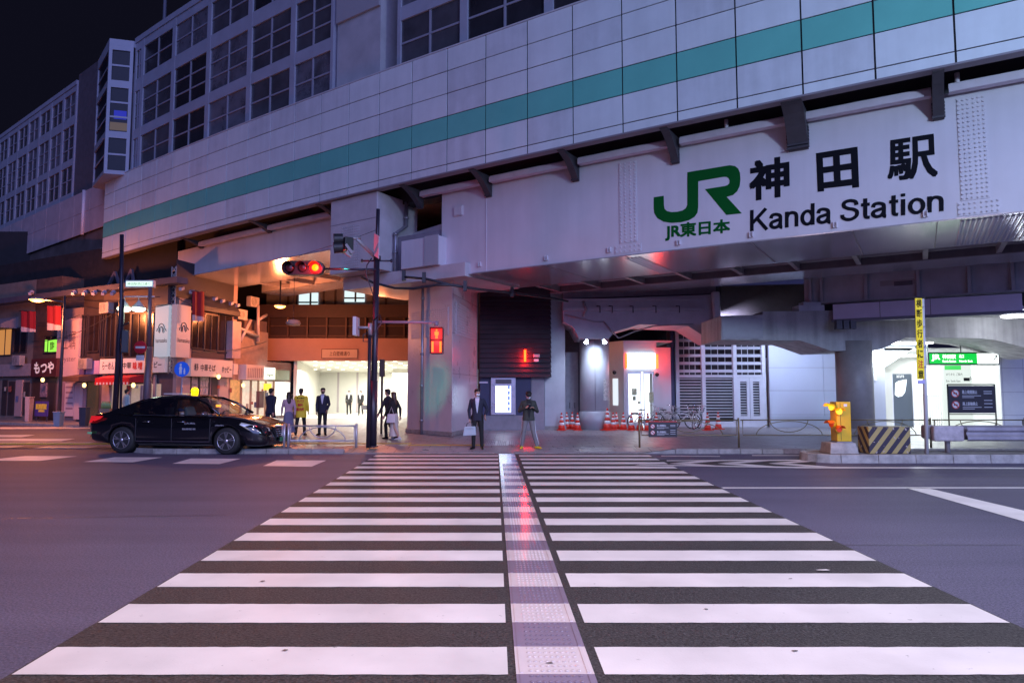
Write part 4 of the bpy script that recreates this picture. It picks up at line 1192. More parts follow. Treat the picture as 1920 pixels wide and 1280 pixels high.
# front wall with a door opening, side walls, roof
b.box(xk1, dx0, Y6, Y6 + .12, PZ, zk); b.box(dx0, dx1, Y6, Y6 + .12, zd, zk); b.box(dx1, XD(1232, Y6), Y6, Y6 + .12, PZ, zk)
b.hexa([(xk0, Y6 + .9, PZ), (xk1, Y6 + .001, PZ), (xk1, Y6 + .12, PZ), (xk0, Y6 + 1.02, PZ), (xk0, Y6 + .9, zk), (xk1, Y6 + .001, zk), (xk1, Y6 + .12, zk), (xk0, Y6 + 1.02, zk)])
b.box(xk0 + .1, XD(1256, Y6), Y6 + 2.8, Y6 + 2.9, PZ, zk)
b.build('wall', M_WPAN, r_)
b = MB(); b.box(XD(1232, Y6) + .002, XD(1262, Y6), Y6 + .35, Y6 + .45, PZ, ZD(650, Y6)); b.build('side_wall', M_WPAN, r_)
b = MB(); b.prism([(xk0, Y6 + .9, zk + .003), (xk1, Y6, zk + .003), (XD(1262, Y6), Y6, zk + .003), (XD(1262, Y6), Y6 + 2.9, zk + .003), (xk0, Y6 + 2.9, zk + .003)], (0, 0, .06)); b.build('roof', M_WPAN, r_)
b = MB(); b.box(dx0, dx1, Y6 + .9, Y6 + .92, PZ, zd + .1); b.build('lit_interior', emat('interior_white', (.86, .93, 1), 2.2), r_)
xm = XD(1207, Y6)
for (a, c) in ((dx0, XD(1203, Y6)), (XD(1207, Y6), dx1)):
    d_ = MB()
    fr = .045
    d_.box(a, a + fr, Y6 + .04, Y6 + .09, PZ, zd); d_.box(c - fr, c, Y6 + .04, Y6 + .09, PZ, zd); d_.box(a + fr, c - fr, Y6 + .04, Y6 + .09, zd - .08, zd); d_.box(a + fr, c - fr, Y6 + .04, Y6 + .09, PZ, PZ + .25)
    dr = d_.build('door', mat('alu_frame', (.5, .5, .53), .35, metal=.6), r_)
b = MB()
for (x, z, w, h) in [(1185, 728, .22, .3), (1186, 742, .15, .2), (1196, 752, .1, .12), (1217, 735, .2, .45)]:
    q = XD(x, Y6); b.box(q, q + w, Y6 + .03, Y6 + .036, ZD(z, Y6) - h, ZD(z, Y6))
b.build('door_poster', mat('poster_green', (.45, .55, .35), .6, var=.5, vscale=9), r_)
b = MB(); b.box(XD(1177, Y6 - .1), XD(1229, Y6 - .1), Y6 - .14, Y6 - .002, ZD(691, Y6), ZD(662, Y6))
sg = b.build('sign_box', emat('sign_white', (.90, .94, 1), 3.6), r_)
b = MB(); fn = planefn((XD(1190, Y6 - .1), Y6 - .142, ZD(683, Y6)), (1, 0, 0), (0, 0, 1), .003)
put_text(b, '< き っ ぷ', fn, 0, .85, 0, .16, 0); put_text(b, 'Tickets', fn, .25, .75, .32, .42, 0)
b.build('sign_letters', mat('sign_grey', (.25, .25, .3), .6), sg)
b = MB()
b.box(XD(1174, Y6 - .1), XD(1176.5, Y6 - .1), Y6 - .16, Y6 - .002, ZD(690, Y6), ZD(663, Y6)); b.box(XD(1231, Y6 - .1), XD(1235, Y6 - .1), Y6 - .16, Y6 - .002, ZD(691, Y6), ZD(664, Y6))
b.build('neon_edge', emat('neon_red2', (1, .05, .005), 9), r_)
lamp('office_neon_glow', 'POINT', (XD(1233, Y6), Y6 - .4, ZD(677, Y6)), (1, .04, .02), 45, .15)
for nm, (qa, qb), (ya, yb), m_ in [('window', (.25, .62), (709, 760), emat('window_glow', (.8, .9, 1), 1.0))]:
    p0 = Vector((xk0, Y6 + .9, 0)); p1 = Vector((xk1, Y6, 0)); a = p0.lerp(p1, qa); c = p0.lerp(p1, qb); n_ = Vector((-.7, -.7, 0)) * .01
    b = MB(); b.quad(a + n_ + Vector((0, 0, ZD(yb, Y6))), c + n_ + Vector((0, 0, ZD(yb, Y6))), c + n_ + Vector((0, 0, ZD(ya, Y6))), a + n_ + Vector((0, 0, ZD(ya, Y6)))); b.build(nm, m_, r_)
for px, py, Y in ((1152, 698, Y6 + .4), (1232, 702, Y6 + .2)):
    p = D(px, py, Y - .25); c_ = empty('security_camera', p, 'black dome security camera on the ' + ('slanted' if px < 1200 else 'door side') + ' wall of the white office', 'camera')
    b = MB(); b.ball(p, (.09, .09, .09), 12, 8); b.build('dome', mat('cam_black', (.02, .02, .025), .2), c_)
    b = MB(); b.bar(p + Vector((-.02, .02, .09)), p + Vector((-.02, .3, .12)), .07, .05); b.build('arm', mat('lamp_grey'), c_)

# --- louvre wall
Y7 = 31.2
r_ = empty('louvre_wall', (XD(1355, Y7), Y7, PZ), 'tall white framed louvre wall with slatted double door behind the bicycles', 'louvre wall')
ztop7, zb7 = ZD(588, Y7), PZ
M_LF = mat('louvre_frame', (.60, .60, .66), .4, var=.08)
M_SL = mat('louvre_slat', (.56, .56, .62), .4, var=.12)
vx = [1270, 1319, 1378, 1432]
vw = .17
b = MB()
for px in vx: x = XD(px, Y7); b.box(x - vw / 2, x + vw / 2, Y7 - .10, Y7 + .10, PZ, ztop7)
x = XD(1325, Y7); 
zm = ZD(705, Y7)
for a, c in zip(vx[:-1], vx[1:]):
    b.box(XD(a, Y7) + vw / 2, XD(c, Y7) - vw / 2, Y7 - .08, Y7 + .08, zm - .06, zm + .06); b.box(XD(a, Y7) + vw / 2, XD(c, Y7) - vw / 2, Y7 - .08, Y7 + .08, PZ, PZ + .25)
b.build('frame', M_LF, r_)
b = MB(); b.box(XD(1262, Y7), XD(1440, Y7), Y7 + .5, Y7 + .6, PZ, ztop7); b.build('dark_backing', M_WDK, r_)
def slats(x0, x1, z0, z1, n, name, parent, th=.03):
    b = MB()
    for k in range(n):
        z = z0 + (z1 - z0) * (k + .5) / n; h = (z1 - z0) / n * .20
        b.hexa([(x0, Y7 - .05, z - h), (x1, Y7 - .05, z - h), (x1, Y7 + .07, z + h - .02), (x0, Y7 + .07, z + h - .02), (x0, Y7 - .05, z - h + .03), (x1, Y7 - .05, z - h + .03), (x1, Y7 + .07, z + h), (x0, Y7 + .07, z + h)])
    b.build(name, M_SL, parent)
for i, (a, c) in enumerate(zip(vx[:-1], vx[1:])):
    x0, x1 = XD(a, Y7) + vw / 2, XD(c, Y7) - vw / 2
    slats(x0, x1, zm + .06, ztop7, 8, 'slats', r_)
    b = MB()
    for t in (.26, .5, .76): x = x0 + (x1 - x0) * t; b.box(x - .012, x + .012, Y7 + .10, Y7 + .12, zm + .06, ztop7)
    b.build('mullions', M_LF, r_)
    if i < 2: slats(x0, x1, PZ + .25, zm - .06, 15, 'slats', r_)
    else:
        xm = (x0 + x1) / 2
        for (p, q) in ((x0, xm - .01), (xm + .01, x1)):
            d_ = MB(); f = .13
            d_.box(p, p + f, Y7 - .09, Y7 - .02, PZ + .25, zm - .07); d_.box(q - f, q, Y7 - .09, Y7 - .02, PZ + .25, zm - .07); d_.box(p + f, q - f, Y7 - .09, Y7 - .02, zm - .25, zm - .07); d_.box(p + f, q - f, Y7 - .09, Y7 - .02, PZ + .25, PZ + .5)
            dr = d_.build('louvre_door', M_LF, r_)
            slats(p + f, q - f, PZ + .5, zm - .25, 13, 'slats', dr)
b = MB(); b.box(XD(1255, Y7), XD(1262, Y7), Y7 - .3, Y7 + .4, PZ, ztop7); b.build('edge_post', mat('navy_wall'), r_)
L = lamp('louvre_wash', 'AREA', (XD(1330, 28), 28.6, 4.9), (.52, .60, 1), 260, 3.5, sizey=.3); aim(L, (XD(1350, Y7), Y7, 1.6))  # added wash light with no fixture, brightens the louvres

# --- white panel wall to the right of it
b = MB(); Y8 = 30.9
r_ = empty('panel_wall', (XD(1500, Y8), Y8, PZ), 'plain pale blue panel wall with large square panels', 'wall')
xs = [1443, 1545, 1590]
zs = [PZ, ZD(777, Y8), ZD(732, Y8), ZD(689, Y8), ZD(645, Y8), ZD(600, Y8)]
for i in range(2):
    for j in range(5):
        b.box(XD(xs[i], Y8) + .008, XD(xs[i + 1], Y8) - .008, Y8, Y8 + .05, zs[j] + .008, zs[j + 1] - .008)
b.build('panels', mat('wall_panel_b', (.50, .53, .62), .4, var=.06, vscale=.6), r_)
b = MB(); b.box(XD(1443, Y8), XD(1592, Y8), Y8 + .052, Y8 + .2, PZ, zs[-1]); b.build('backing', mat('seam'), r_)
b = MB(); b.box(XD(1443, Y8), XD(1592, Y8), Y8 - .03, Y8 - .001, PZ, PZ + .5); b.build('skirting', mat('wall_skirt', (.40, .43, .50), .4), r_)
L = lamp('panel_wall_wash', 'AREA', (XD(1510, 28.5), 28.7, 3.9), (.58, .70, 1), 130, 3.2, sizey=.4); aim(L, (XD(1510, Y8), Y8, 1.2))  # wash light added over the panels, no lamp body modelled

# --- concrete pier cap with haunches and the big round column
Y9 = 24.8
r_ = empty('concrete_crossbeam', (XD(1620, Y9), Y9, 3.5), 'broad pale concrete crossbeam with haunches over the station entrance', 'beam')
pts = [(1352, 637), (1352, 592), (1430, 590), (1430, 584), (1560, 582), (1990, 590), (1990, 668), (1925, 652), (1865, 637), (1835, 634), (1700, 632), (1652, 655), (1558, 658), (1525, 646), (1500, 638)]
b = MB(); ppoly(b, pts, Y9, 2.6); b.build('beam', mat('crossbeam_concrete', (.46, .45, .47), .7, var=.22, vscale=1.4, bump=.15, bscale=12, streak=.3), r_)
b = MB(); pbox(b, 1354, 1430, 596, 634, Y9 - .03, .028); b.build('cover_plate', mat('cover_plate', (.34, .33, .37), .45, var=.1), r_)
b = MB()
for k in range(3):
    x = XD(1566 + 13 * k, Y9 - .5, 610); b.box(x, x + .20, Y9 - .62, Y9 - .42, ZD(617, Y9 - .5), ZD(601, Y9 - .5))
b.build('bearing_blocks', mat('bearing_dark', (.08, .08, .10), .5), r_)
b = MB()
pbox(b, 1498, 1546, 572, 584, Y9 + .1, .6); pbox(b, 1506, 1540, 566, 572, Y9 + .2, .4); b.build('bridge_bearing', mat('riveted_paint'), r_)
b = MB(); ppoly(b, [(1352, 592), (1352, 536), (1512, 532), (1512, 590)], 28.5, .3); b.build('void_backing', mat('brown_void', (.10, .075, .07), .8, var=.4, vscale=1.0), r_)  # upright sheet where the void is, its darkness put into the colour
Y10 = 25.2; xc = XD(1603, Y10); rc = (XD(1635, Y10) - XD(1571, Y10)) / 2
r_ = empty('round_column', (xc, Y10, PZ), 'stout dark grey round column under the concrete crossbeam by the entrance', 'column')
b = MB(); b.lathe([(rc, PZ), (rc, ZD(640, Y10))], (xc, Y10, 0), 40); b.build('shaft', mat('column_concrete', (.30, .28, .29), .45, var=.25, vscale=1.4, bump=.1, bscale=9), r_)
b = MB(); b.lathe([(rc + .06, PZ), (rc + .06, PZ + .25), (rc + .001, PZ + .27)], (xc, Y10, 0), 40); b.build('base_ring', KERB, r_)

# --- bright station entrance
Y11 = 27.6
r_ = empty('station_entrance', (XD(1760, Y11), Y11, PZ), 'brightly lit white station entrance hall seen through a chamfered opening', 'entrance')
WH = mat('hall_white', (.62, .63, .62), .4, var=.04)
zt = ZD(628, Y11)
b = MB(); b.box(XD(1633, Y11), XD(1660, Y11), Y11, Y11 + .3, PZ, zt); b.build('pier_panel', mat('wall_panel_b'), r_)
b = MB(); b.box(XD(1877, Y11), XD(2080, Y11), Y11, Y11 + .3, PZ, zt); b.build('pier_panel', mat('hall_panel', (.62, .62, .62), .4, var=.06), r_)
b = MB()
for px in (1880, 1920, 1990): b.box(XD(px, Y11), XD(px, Y11) + .012, Y11 - .004, Y11 - .001, PZ, zt)
for py in (690, 735, 778): b.box(XD(1878, Y11), XD(2080, Y11), Y11 - .004, Y11 - .001, ZD(py, Y11), ZD(py, Y11) + .012)
b.build('panel_joint', mat('seam'), r_)
b = MB(); xL_, xR_ = XD(1660, Y11), XD(1877, Y11)
b.box(xL_ - .3, xL_ - .1, Y11 + .3, 38, PZ, 3.6); b.box(xR_ + .1, xR_ + .3, Y11 + .3, 38, PZ, 3.6); b.box(xL_ - 4, xR_ + 6, 38, 38.2, PZ, 3.6)
b.build('hall_wall', WH, r_)
b = MB(); b.box(xL_ - .3, xR_ + .3, Y11 + .31, 38, 3.4, 3.5); b.build('hall_ceiling', WH, r_)
b = MB(); b.box(xL_, xR_, Y11 + .01, 38, PZ + .004, PZ + .012); b.build('hall_floor', mat('hall_floor', (.55, .55, .55), .25, var=.08), r_)
b = MB()      # chamfered portal corners
a = xL_; z0 = ZD(682, Y11)
b.prism([(a - .09, Y11 + .31, z0 - .3), (a - .09, Y11 + .31, zt), (a + 2.2, Y11 + .31, zt), ], (0, .25, 0)); b.prism([(xR_ + .09, Y11 + .31, ZD(655, Y11)), (xR_ - 1.0, Y11 + .31, zt), (xR_ + .09, Y11 + .31, zt)], (0, .25, 0))
b.build('portal_chamfer', mat('portal_blue', (.42, .48, .58), .4), r_)
for k, y in enumerate((28.9, 31.4, 34.5)):
    b = MB(); b.box(XD(1660, 28) + .4, xR_ - .8 - (k == 0) * 2.2, y, y + .5, 3.37, 3.397); b.build('ceiling_light', emat('ceiling_panel', (.95, 1, 1), 16), r_)
for y in (29.5, 33.5): lamp('hall_light', 'AREA', ((xL_ + xR_) / 2, y, 3.32), (.93, 1.0, .98), 230, 3.5, (0, 0, 0), sizey=1.5)
b = MB(); b.box(XD(1652, 27.1), XD(1748, 27.1), 26.9, 27.5, 3.62, 3.66); b.build('ceiling_light', emat('ceiling_panel'), r_)
lamp('entrance_light', 'AREA', (XD(1700, 27.2), 27.2, 3.60), (.88, .96, 1), 130, 1.8, (0, 0, 0), sizey=.5)
lamp('entrance_light', 'AREA', (XD(1830, 27.2), 27.2, 3.60), (.90, .98, .96), 110, 1.8, (0, 0, 0), sizey=.5)
# hanging green station sign
Y12 = 27.0
sg = empty('hanging_station_sign', (XD(1810, Y12), Y12, ZD(672, Y12)), 'green and white illuminated station sign hanging over the entrance', 'sign')
b = MB(); b.box(XD(1743, Y12), XD(1877, Y12), Y12, Y12 + .28, ZD(684, Y12), ZD(660, Y12)); b.build('case', mat('case_dark', (.04, .05, .05), .4), sg)
x0, x1, x2 = XD(1745.5, Y12), XD(1835, Y12), XD(1875, Y12); za, zb_ = ZD(681.5, Y12), ZD(662.5, Y12)
b = MB(); b.box(x0, x1, Y12 - .012, Y12 - .001, za, zb_); b.build('green_face', emat('sign_green', (.0, .55, .05), 1.3), sg)
b = MB(); b.box(x1 + .002, x2, Y12 - .012, Y12 - .001, za, zb_); b.build('white_face', emat('sign_face_white', (.9, 1, .98), 2.6), sg)
b = MB(); fn = planefn((x0, Y12 - .013, za), (1, 0, 0), (0, 0, 1), .003); w = x1 - x0; h = zb_ - za
put_text(b, 'JR', fn, .04 * w, .22 * w, .25 * h, .9 * h, .03); put_text(b, '神田駅', fn, .27 * w, .55 * w, .48 * h, .9 * h, .02); put_text(b, 'Kanda Station', fn, .27 * w, .55 * w, .12 * h, .36 * h, .015)
put_text(b, '北口', fn, .62 * w, .72 * w, .55 * h, .9 * h, .02); put_text(b, 'North Exit', fn, .62 * w, .9 * w, .14 * h, .36 * h, .01)
b.build('white_letters', emat('sign_letter_white', (.95, 1, .95), 2.4), sg)
b = MB(); fn = planefn((x1, Y12 - .013, za), (1, 0, 0), (0, 0, 1), .003); put_text(b, '↗', fn, .62, .80, .1, .34, .01); put_text(b, '地下鉄', fn, .06, .5, .2, .32, 0); b.build('black_letters', mat('letter_black'), sg)
b = MB()
for px in (1745, 1808, 1873): b.box(XD(px, Y12), XD(px, Y12) + .03, Y12 + .1, Y12 + .13, ZD(660, Y12), ZD(628, Y12))
b.build('hanger_rod', mat('case_dark'), sg)
b = MB(); x0, x1 = XD(1771, 29.5), XD(1832, 29.5); 
sb_ = empty('information_board', ((x0 + x1) / 2, 29.5, 1.5), 'white direction board with green header behind the hanging sign', 'board')
b.box(x0, x1, 29.5, 29.7, PZ, ZD(683, 29.5)); b.build('panel', emat('board_white', (.85, .95, .9), .9), sb_)
b = MB(); b.box(x0 + .05, x0 + .75, 29.48, 29.498, ZD(693, 29.5), ZD(685, 29.5)); b.build('green_header', emat('sign_green'), sb_)
b = MB(); fn = planefn((x0, 29.497, 0), (1, 0, 0), (0, 0, 1), .003)
put_text(b, '→', fn, 1.0, 1.25, ZD(712, 29.5), ZD(706, 29.5), .01); put_text(b, 'のりかえ ご案内', fn, .1, .8, ZD(704, 29.5), ZD(699, 29.5), 0); put_text(b, 'Exit  South Gate', fn, .1, .7, ZD(716, 29.5), ZD(712, 29.5), 0)
b.box(x0 + .85, x0 + 1.1, 29.48, 29.499, ZD(714, 29.5), ZD(708, 29.5)); b.build('letters', mat('letter_black'), sb_)
# drinks machine / dark glass cabinet with pale leaf, round mirror-like poster, barrier fence
Y13 = 30.6
vm = empty('drinks_machine', (XD(1693, Y13), Y13, PZ), 'dark drinks machine with a pale leaf emblem on its front, standing in the entrance', 'vending machine')
b = MB(); b.box(XD(1674, Y13), XD(1710, Y13), Y13, Y13 + .7, PZ + .05, ZD(700, Y13)); b.build('cabinet', mat('machine_dark', (.045, .055, .07), .3), vm, bevel=.02)
b = MB(); q = [(1679, 718), (1685, 714), (1700, 711), (1699, 722), (1697, 735), (1692, 742), (1684, 744), (1678, 740)]
b.prism([D(x, y, Y13 - .012) for x, y in q], (0, .010, 0)); b.build('leaf_emblem', mat('leaf_pale', (.62, .68, .74), .4, emit=(.6, .7, .8), es=.35), vm)
b = MB(); fn = planefn((XD(1682, Y13), Y13 - .002, ZD(708, Y13)), (1, 0, 0), (0, 0, 1), .003); put_text(b, 'acure', fn, 0, .34, 0, .12, .02); b.build('machine_letters', emat('machine_white', (.9, .95, 1), 1.2), vm)
b = MB(); b.box(XD(1672.5, Y13), XD(1674, Y13), Y13 - .03, Y13 + .7, PZ + .02, ZD(699, Y13)); b.box(XD(1710, Y13), XD(1711.5, Y13), Y13 - .03, Y13 + .7, PZ + .02, ZD(699, Y13)); b.build('edge_trim', mat('alu_frame'), vm)
b = MB(); x0, x1 = XD(1722, 36), XD(1772, 36); b.box(x0, x1, 36, 36.05, ZD(735, 36), ZD(710, 36)); o = b.build('wall_poster', mat('poster_pink', (.62, .35, .38), .5, var=.7, vscale=2.2, emit=(.6, .4, .42), es=.3)); tag(o, 'pink and white picture poster on the far wall of the entrance hall', 'poster')
b = MB()
Yf = 31.5
xx = XD(1722, Yf)
while xx < XD(1775, Yf): b.box(xx, xx + .02, Yf, Yf + .02, PZ, ZD(742, Yf)); xx += .10
b.box(XD(1720, Yf), XD(1777, Yf), Yf - .01, Yf + .03, ZD(742, Yf), ZD(740.5, Yf)); o = b.build('barrier_fence', mat('alu_frame')); tag(o, 'low silver barrier fence inside the station entrance', 'barrier')
for k in range(4):
    gt = empty('ticket_gate', (XD(1855, 33) + k * .0 - 1.2 + k * .9, 33, PZ), None); 
    gt['label'] = ['leftmost of the four silver ticket gates in the entrance hall', 'second silver ticket gate from the drinks machine', 'third silver ticket gate from the drinks machine', 'rightmost of the four silver ticket gates in the entrance hall'][k]
    gt['category'] = 'ticket gate'; gt['group'] = 'ticket gates in the entrance hall'
    b = MB(); b.box(-.1, .1, 0, 1.6, 0, 1.0); b.build('gate_body', mat('gate_silver', (.5, .52, .55), .3, metal=.5), gt, bevel=.03, world=False)
    b = MB(); b.box(-.09, .09, .1, .5, 1.002, 1.05); b.build('reader', emat('reader_green', (.1, .8, .2), .8), gt, world=False)
# canopy lamp under the lavender board
Yc = 23.3; x = XD(1905, Yc, 593); 
cl = empty('canopy_light', (x, Yc, ZD(593, Yc)), 'round bright downlight in the corrugated canopy at the entrance', 'lamp')
b = MB(); b.lathe([(.42, 0), (.42, .05)], (x, Yc, ZD(594, Yc)), 24); b.build('diffuser', emat('downlight', (.98, 1, .98), 14), cl)
b = MB(); b.lathe([(.46, .055), (.46, .12)], (x, Yc, ZD(594, Yc)), 24); b.build('rim', mat('lamp_grey'), cl)
lamp('canopy_downlight', 'POINT', (x, Yc, ZD(594, Yc) - .25), (.85, .92, 1), 85, .3)
b = MB(); zc = ZD(592, Yc) + .05
n = 70; xa, xb = XD(1592, 24), XD(2100, 24)
for k in range(n):
    a = xa + (xb - xa) * k / n; c = xa + (xb - xa) * (k + 1) / n; m_ = (a + c) / 2
    ys_ = (lambda p, q: p.y + (q.y - p.y) * (m_ - p.x) / (q.x - p.x) + .25)(VP(s0b, DB - .5, 0), VP(s1b, DB - .5, 0)); b.prism([(a, ys_, zc + .12), (m_, ys_, zc + .06), (c, ys_, zc + .12), (c, ys_, zc + .16), (a, ys_, zc + .16)], (0, 27.4 - ys_, 0))
o = b.build('corrugated_canopy', mat('canopy_metal', (.42, .42, .42), .45, var=.1)); tag(o, 'ribbed metal canopy ceiling behind the lavender fascia board', 'canopy')
# small wall notices by the entrance
b = MB(); b.box(XD(1634, Y11), XD(1645, Y11), Y11 - .02, Y11 - .003, ZD(713, Y11), ZD(700, Y11)); o = b.build('notice', mat('white_plate')); tag(o, 'small white notice between the stout column and the entrance', 'notice')
#
# --- undercroft rear wall closing the view
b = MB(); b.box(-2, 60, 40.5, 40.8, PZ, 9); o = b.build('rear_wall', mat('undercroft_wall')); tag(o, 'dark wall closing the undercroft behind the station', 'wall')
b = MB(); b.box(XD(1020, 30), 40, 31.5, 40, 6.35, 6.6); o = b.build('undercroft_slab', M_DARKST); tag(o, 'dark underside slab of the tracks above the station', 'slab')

# ================================================================== SIDE STREET UNDER THE VIADUCT (left of the pillar)
Yp = 42.0
r_ = empty('old_rail_bridge', (XD(640, Yp), Yp, 5), 'old dark rail bridge with orange lit beam and street name plate across the side street', 'bridge')
b = MB(); x0, x1 = XD(497, Yp), XD(800, Yp); zb_, zt = ZD(676, Yp), ZD(634, Yp)
b.box(x0, x1, Yp, Yp + .8, zb_, zt); b.build('beam', mat('bridge_beam', (.50, .26, .18), .55, var=.12, vscale=.7), r_)
b = MB(); zl0, zl1 = zt + .003, ZD(587, Yp)
b.box(x0 - .5, x1, Yp + .35, Yp + .8, zl0, zl1); b.build('lattice_back', mat('lattice_dark', (.035, .015, .015), .7), r_)
b = MB(); b.box(x0 - .5, x1, Yp + .1, Yp + .34, zl1 - .25, zl1 + .55); b.build('top_chord', mat('chord_brown', (.05, .022, .02), .6, var=.3), r_)
b = MB()
x = x0
k = 0
while x < x1 - .2:
    b.box(x, x + .10, Yp + .15, Yp + .345, zl0, zl1 - .25); b.box(x + .1, x + 1.2, Yp + .25, Yp + .345, zl0 + .1, zl0 + .2); b.box(x + .1, x + 1.2, Yp + .25, Yp + .345, zl0 + .75, zl0 + .82)
    x += 1.2
b.build('stiffener_bars', mat('stiff_brown', (.10, .045, .03), .6, var=.3), r_)
b = MB(); b.box(XD(602, Yp), XD(670, Yp), Yp - .08, Yp - .002, ZD(672, Yp), ZD(654, Yp)); pl_ = b.build('name_plate', mat('plate_cream', (.62, .42, .28), .5), r_, bevel=.01)
b = MB(); fn = planefn((XD(602, Yp), Yp - .081, ZD(672, Yp)), (1, 0, 0), (0, 0, 1), .004); w = XD(670, Yp) - XD(602, Yp)
put_text(b, '上白壁橋通り', fn, .22 * w, .78 * w, .16, .44, .01); b.build('plate_letters', mat('letter_brown', (.10, .04, .02), .6), pl_)
b = MB(); 
for t in ((0, .03, 0, .6), (w - .03, w, 0, .6), (0, w, 0, .03), (0, w, .56, .59)): b.box(XD(602, Yp) + t[0], XD(602, Yp) + t[1], Yp - .09, Yp - .081, ZD(672, Yp) + t[2], ZD(672, Yp) + t[3])
b.build('plate_border', mat('letter_brown'), pl_)
# train platform building behind with lit windows
Yt = 46.0
r2 = empty('platform_wall', (XD(640, Yt), Yt, 7), 'grey platform wall with small lit windows above the old rail bridge', 'wall')
b = MB(); b.box(XD(495, Yt), XD(800, Yt), Yt, Yt + .4, ZD(578, Yt), ZD(520, Yt)); b.build('wall', mat('platform_grey', (.26, .24, .28), .6, var=.15), r2)
for px0, px1, y0, y1 in ((557, 593, 549, 574), (643, 681, 540, 566), (745, 760, 550, 553)):
    w_ = MB(); w_.box(XD(px0, Yt), XD(px1, Yt), Yt - .06, Yt - .002, ZD(y1, Yt), ZD(y0, Yt)); wo = w_.build('window', emat('lit_window', (.62, .78, .80), 1.3), r2)
    f = MB(); xm = XD((px0 + px1) / 2 + (2 if px0 > 600 else 4), Yt); f.box(xm - .06, xm + .06, Yt - .10, Yt - .061, ZD(y1, Yt), ZD(y0, Yt))
    z = ZD(y1 - 7, Yt); f.box(XD(px0, Yt), xm - .06, Yt - .10, Yt - .061, z - .05, z + .05); f.box(xm + .06, XD(px1, Yt), Yt - .10, Yt - .061, z - .05, z + .05); f.build('frame', mat('case_dark'), wo)
b = MB()
for px in (535, 552, 602, 624, 695, 720): b.box(XD(px, Yt), XD(px, Yt) + .12, Yt - .10, Yt - .001, ZD(578, Yt), ZD(525, Yt))
b.build('pilaster', mat('pilaster_dark', (.08, .06, .08), .6), r2)
# bright passage
r_ = empty('underpass', (XD(680, Yp), Yp + 1, PZ), 'bright white pedestrian underpass with rows of round ceiling lights', 'underpass')
WHT = mat('underpass_white', (.68, .68, .62), .5, var=.07, vscale=.6)
Yb = 53.5; zc0 = ZD(676, Yp + .8) ; zc1 = ZD(704, Yb)
xw = XD(597, 46); 
b = MB(); b.quad((XD(500, Yp), Yp + .81, zc0 + .02), (XD(820, Yp), Yp + .81, zc0 + .02), (XD(820, Yp) + 1, Yb, zc1 + .25), (XD(500, Yp) - 1, Yb, zc1 + .25)); b.prism([(XD(500, Yp), Yp + .81, zc0 + .03), (XD(820, Yp), Yp + .81, zc0 + .03), (XD(820, Yp) + 1, Yb, zc1 + .26), (XD(500, Yp) - 1, Yb, zc1 + .26)], (0, 0, .1)); b.build('ceiling', WHT, r_)
b = MB(); b.box(XD(560, Yb), XD(900, Yb), Yb, Yb + .3, PZ, zc1 + .5); b.build('back_wall', WHT, r_)
b = MB(); b.hexa([(XD(545, Yp), Yp + .5, PZ), (XD(545, Yp) + .2, Yp + .5, PZ), (XD(597, Yb) + .1, Yb, PZ), (XD(597, Yb) - .1, Yb, PZ), (XD(545, Yp), Yp + .5, zc0), (XD(545, Yp) + .2, Yp + .5, zc0), (XD(597, Yb) + .1, Yb, zc1 + .3), (XD(597, Yb) - .1, Yb, zc1 + .3)]); b.build('side_wall', WHT, r_)
b = MB(); 
for px in (632, 668, 706): b.box(XD(px, Yb), XD(px, Yb) + .16, Yb - .03, Yb - .001, PZ, zc1 + .4)
b.build('wall_joint', mat('joint_lilac', (.45, .40, .42), .5), r_)
b = MB(); b.box(XD(735, 50), XD(735, 50) + 6, 50, 50.2, PZ, 3.4); b.build('end_wall', WHT, r_)
k = 0
for j, y in enumerate((43.6, 44.9, 46.4, 48.2, 50.2)):
    n = 11
    for i in range(n):
        x = XD(590, y) + (i + (.5 if j % 2 else 0)) * 1.02
        if x > XD(765, y): continue
        z = zc0 + .02 + (zc1 + .25 - zc0 - .02) * (y - Yp - .81) / (Yb - Yp - .81) - .03
        d_ = MB(); d_.lathe([(.13, 0), (.13, .025)], (x, y, z), 14); d_.build('downlight', emat('underpass_light', (1, .93, .60), 5), r_); k += 1
for (x, y, e) in ((XD(650, 46), 45, 620), (XD(720, 50), 50, 620)): lamp('underpass_light', 'AREA', (x, y, 3.1), (1, .98, .90), e, 5, (0, 0, 0), sizey=4)
struct_floor = MB(); struct_floor.quad((XD(560, Yp) , Yp - 1, PZ + .006), (XD(800, Yp), Yp - 1, PZ + .006), (XD(800, Yb), Yb, PZ + .006), (XD(560, Yb), Yb, PZ + .006))
struct(struct_floor.build('underpass_floor', mat('underpass_floor', (.55, .52, .46), .45, var=.15, vscale=.8)))
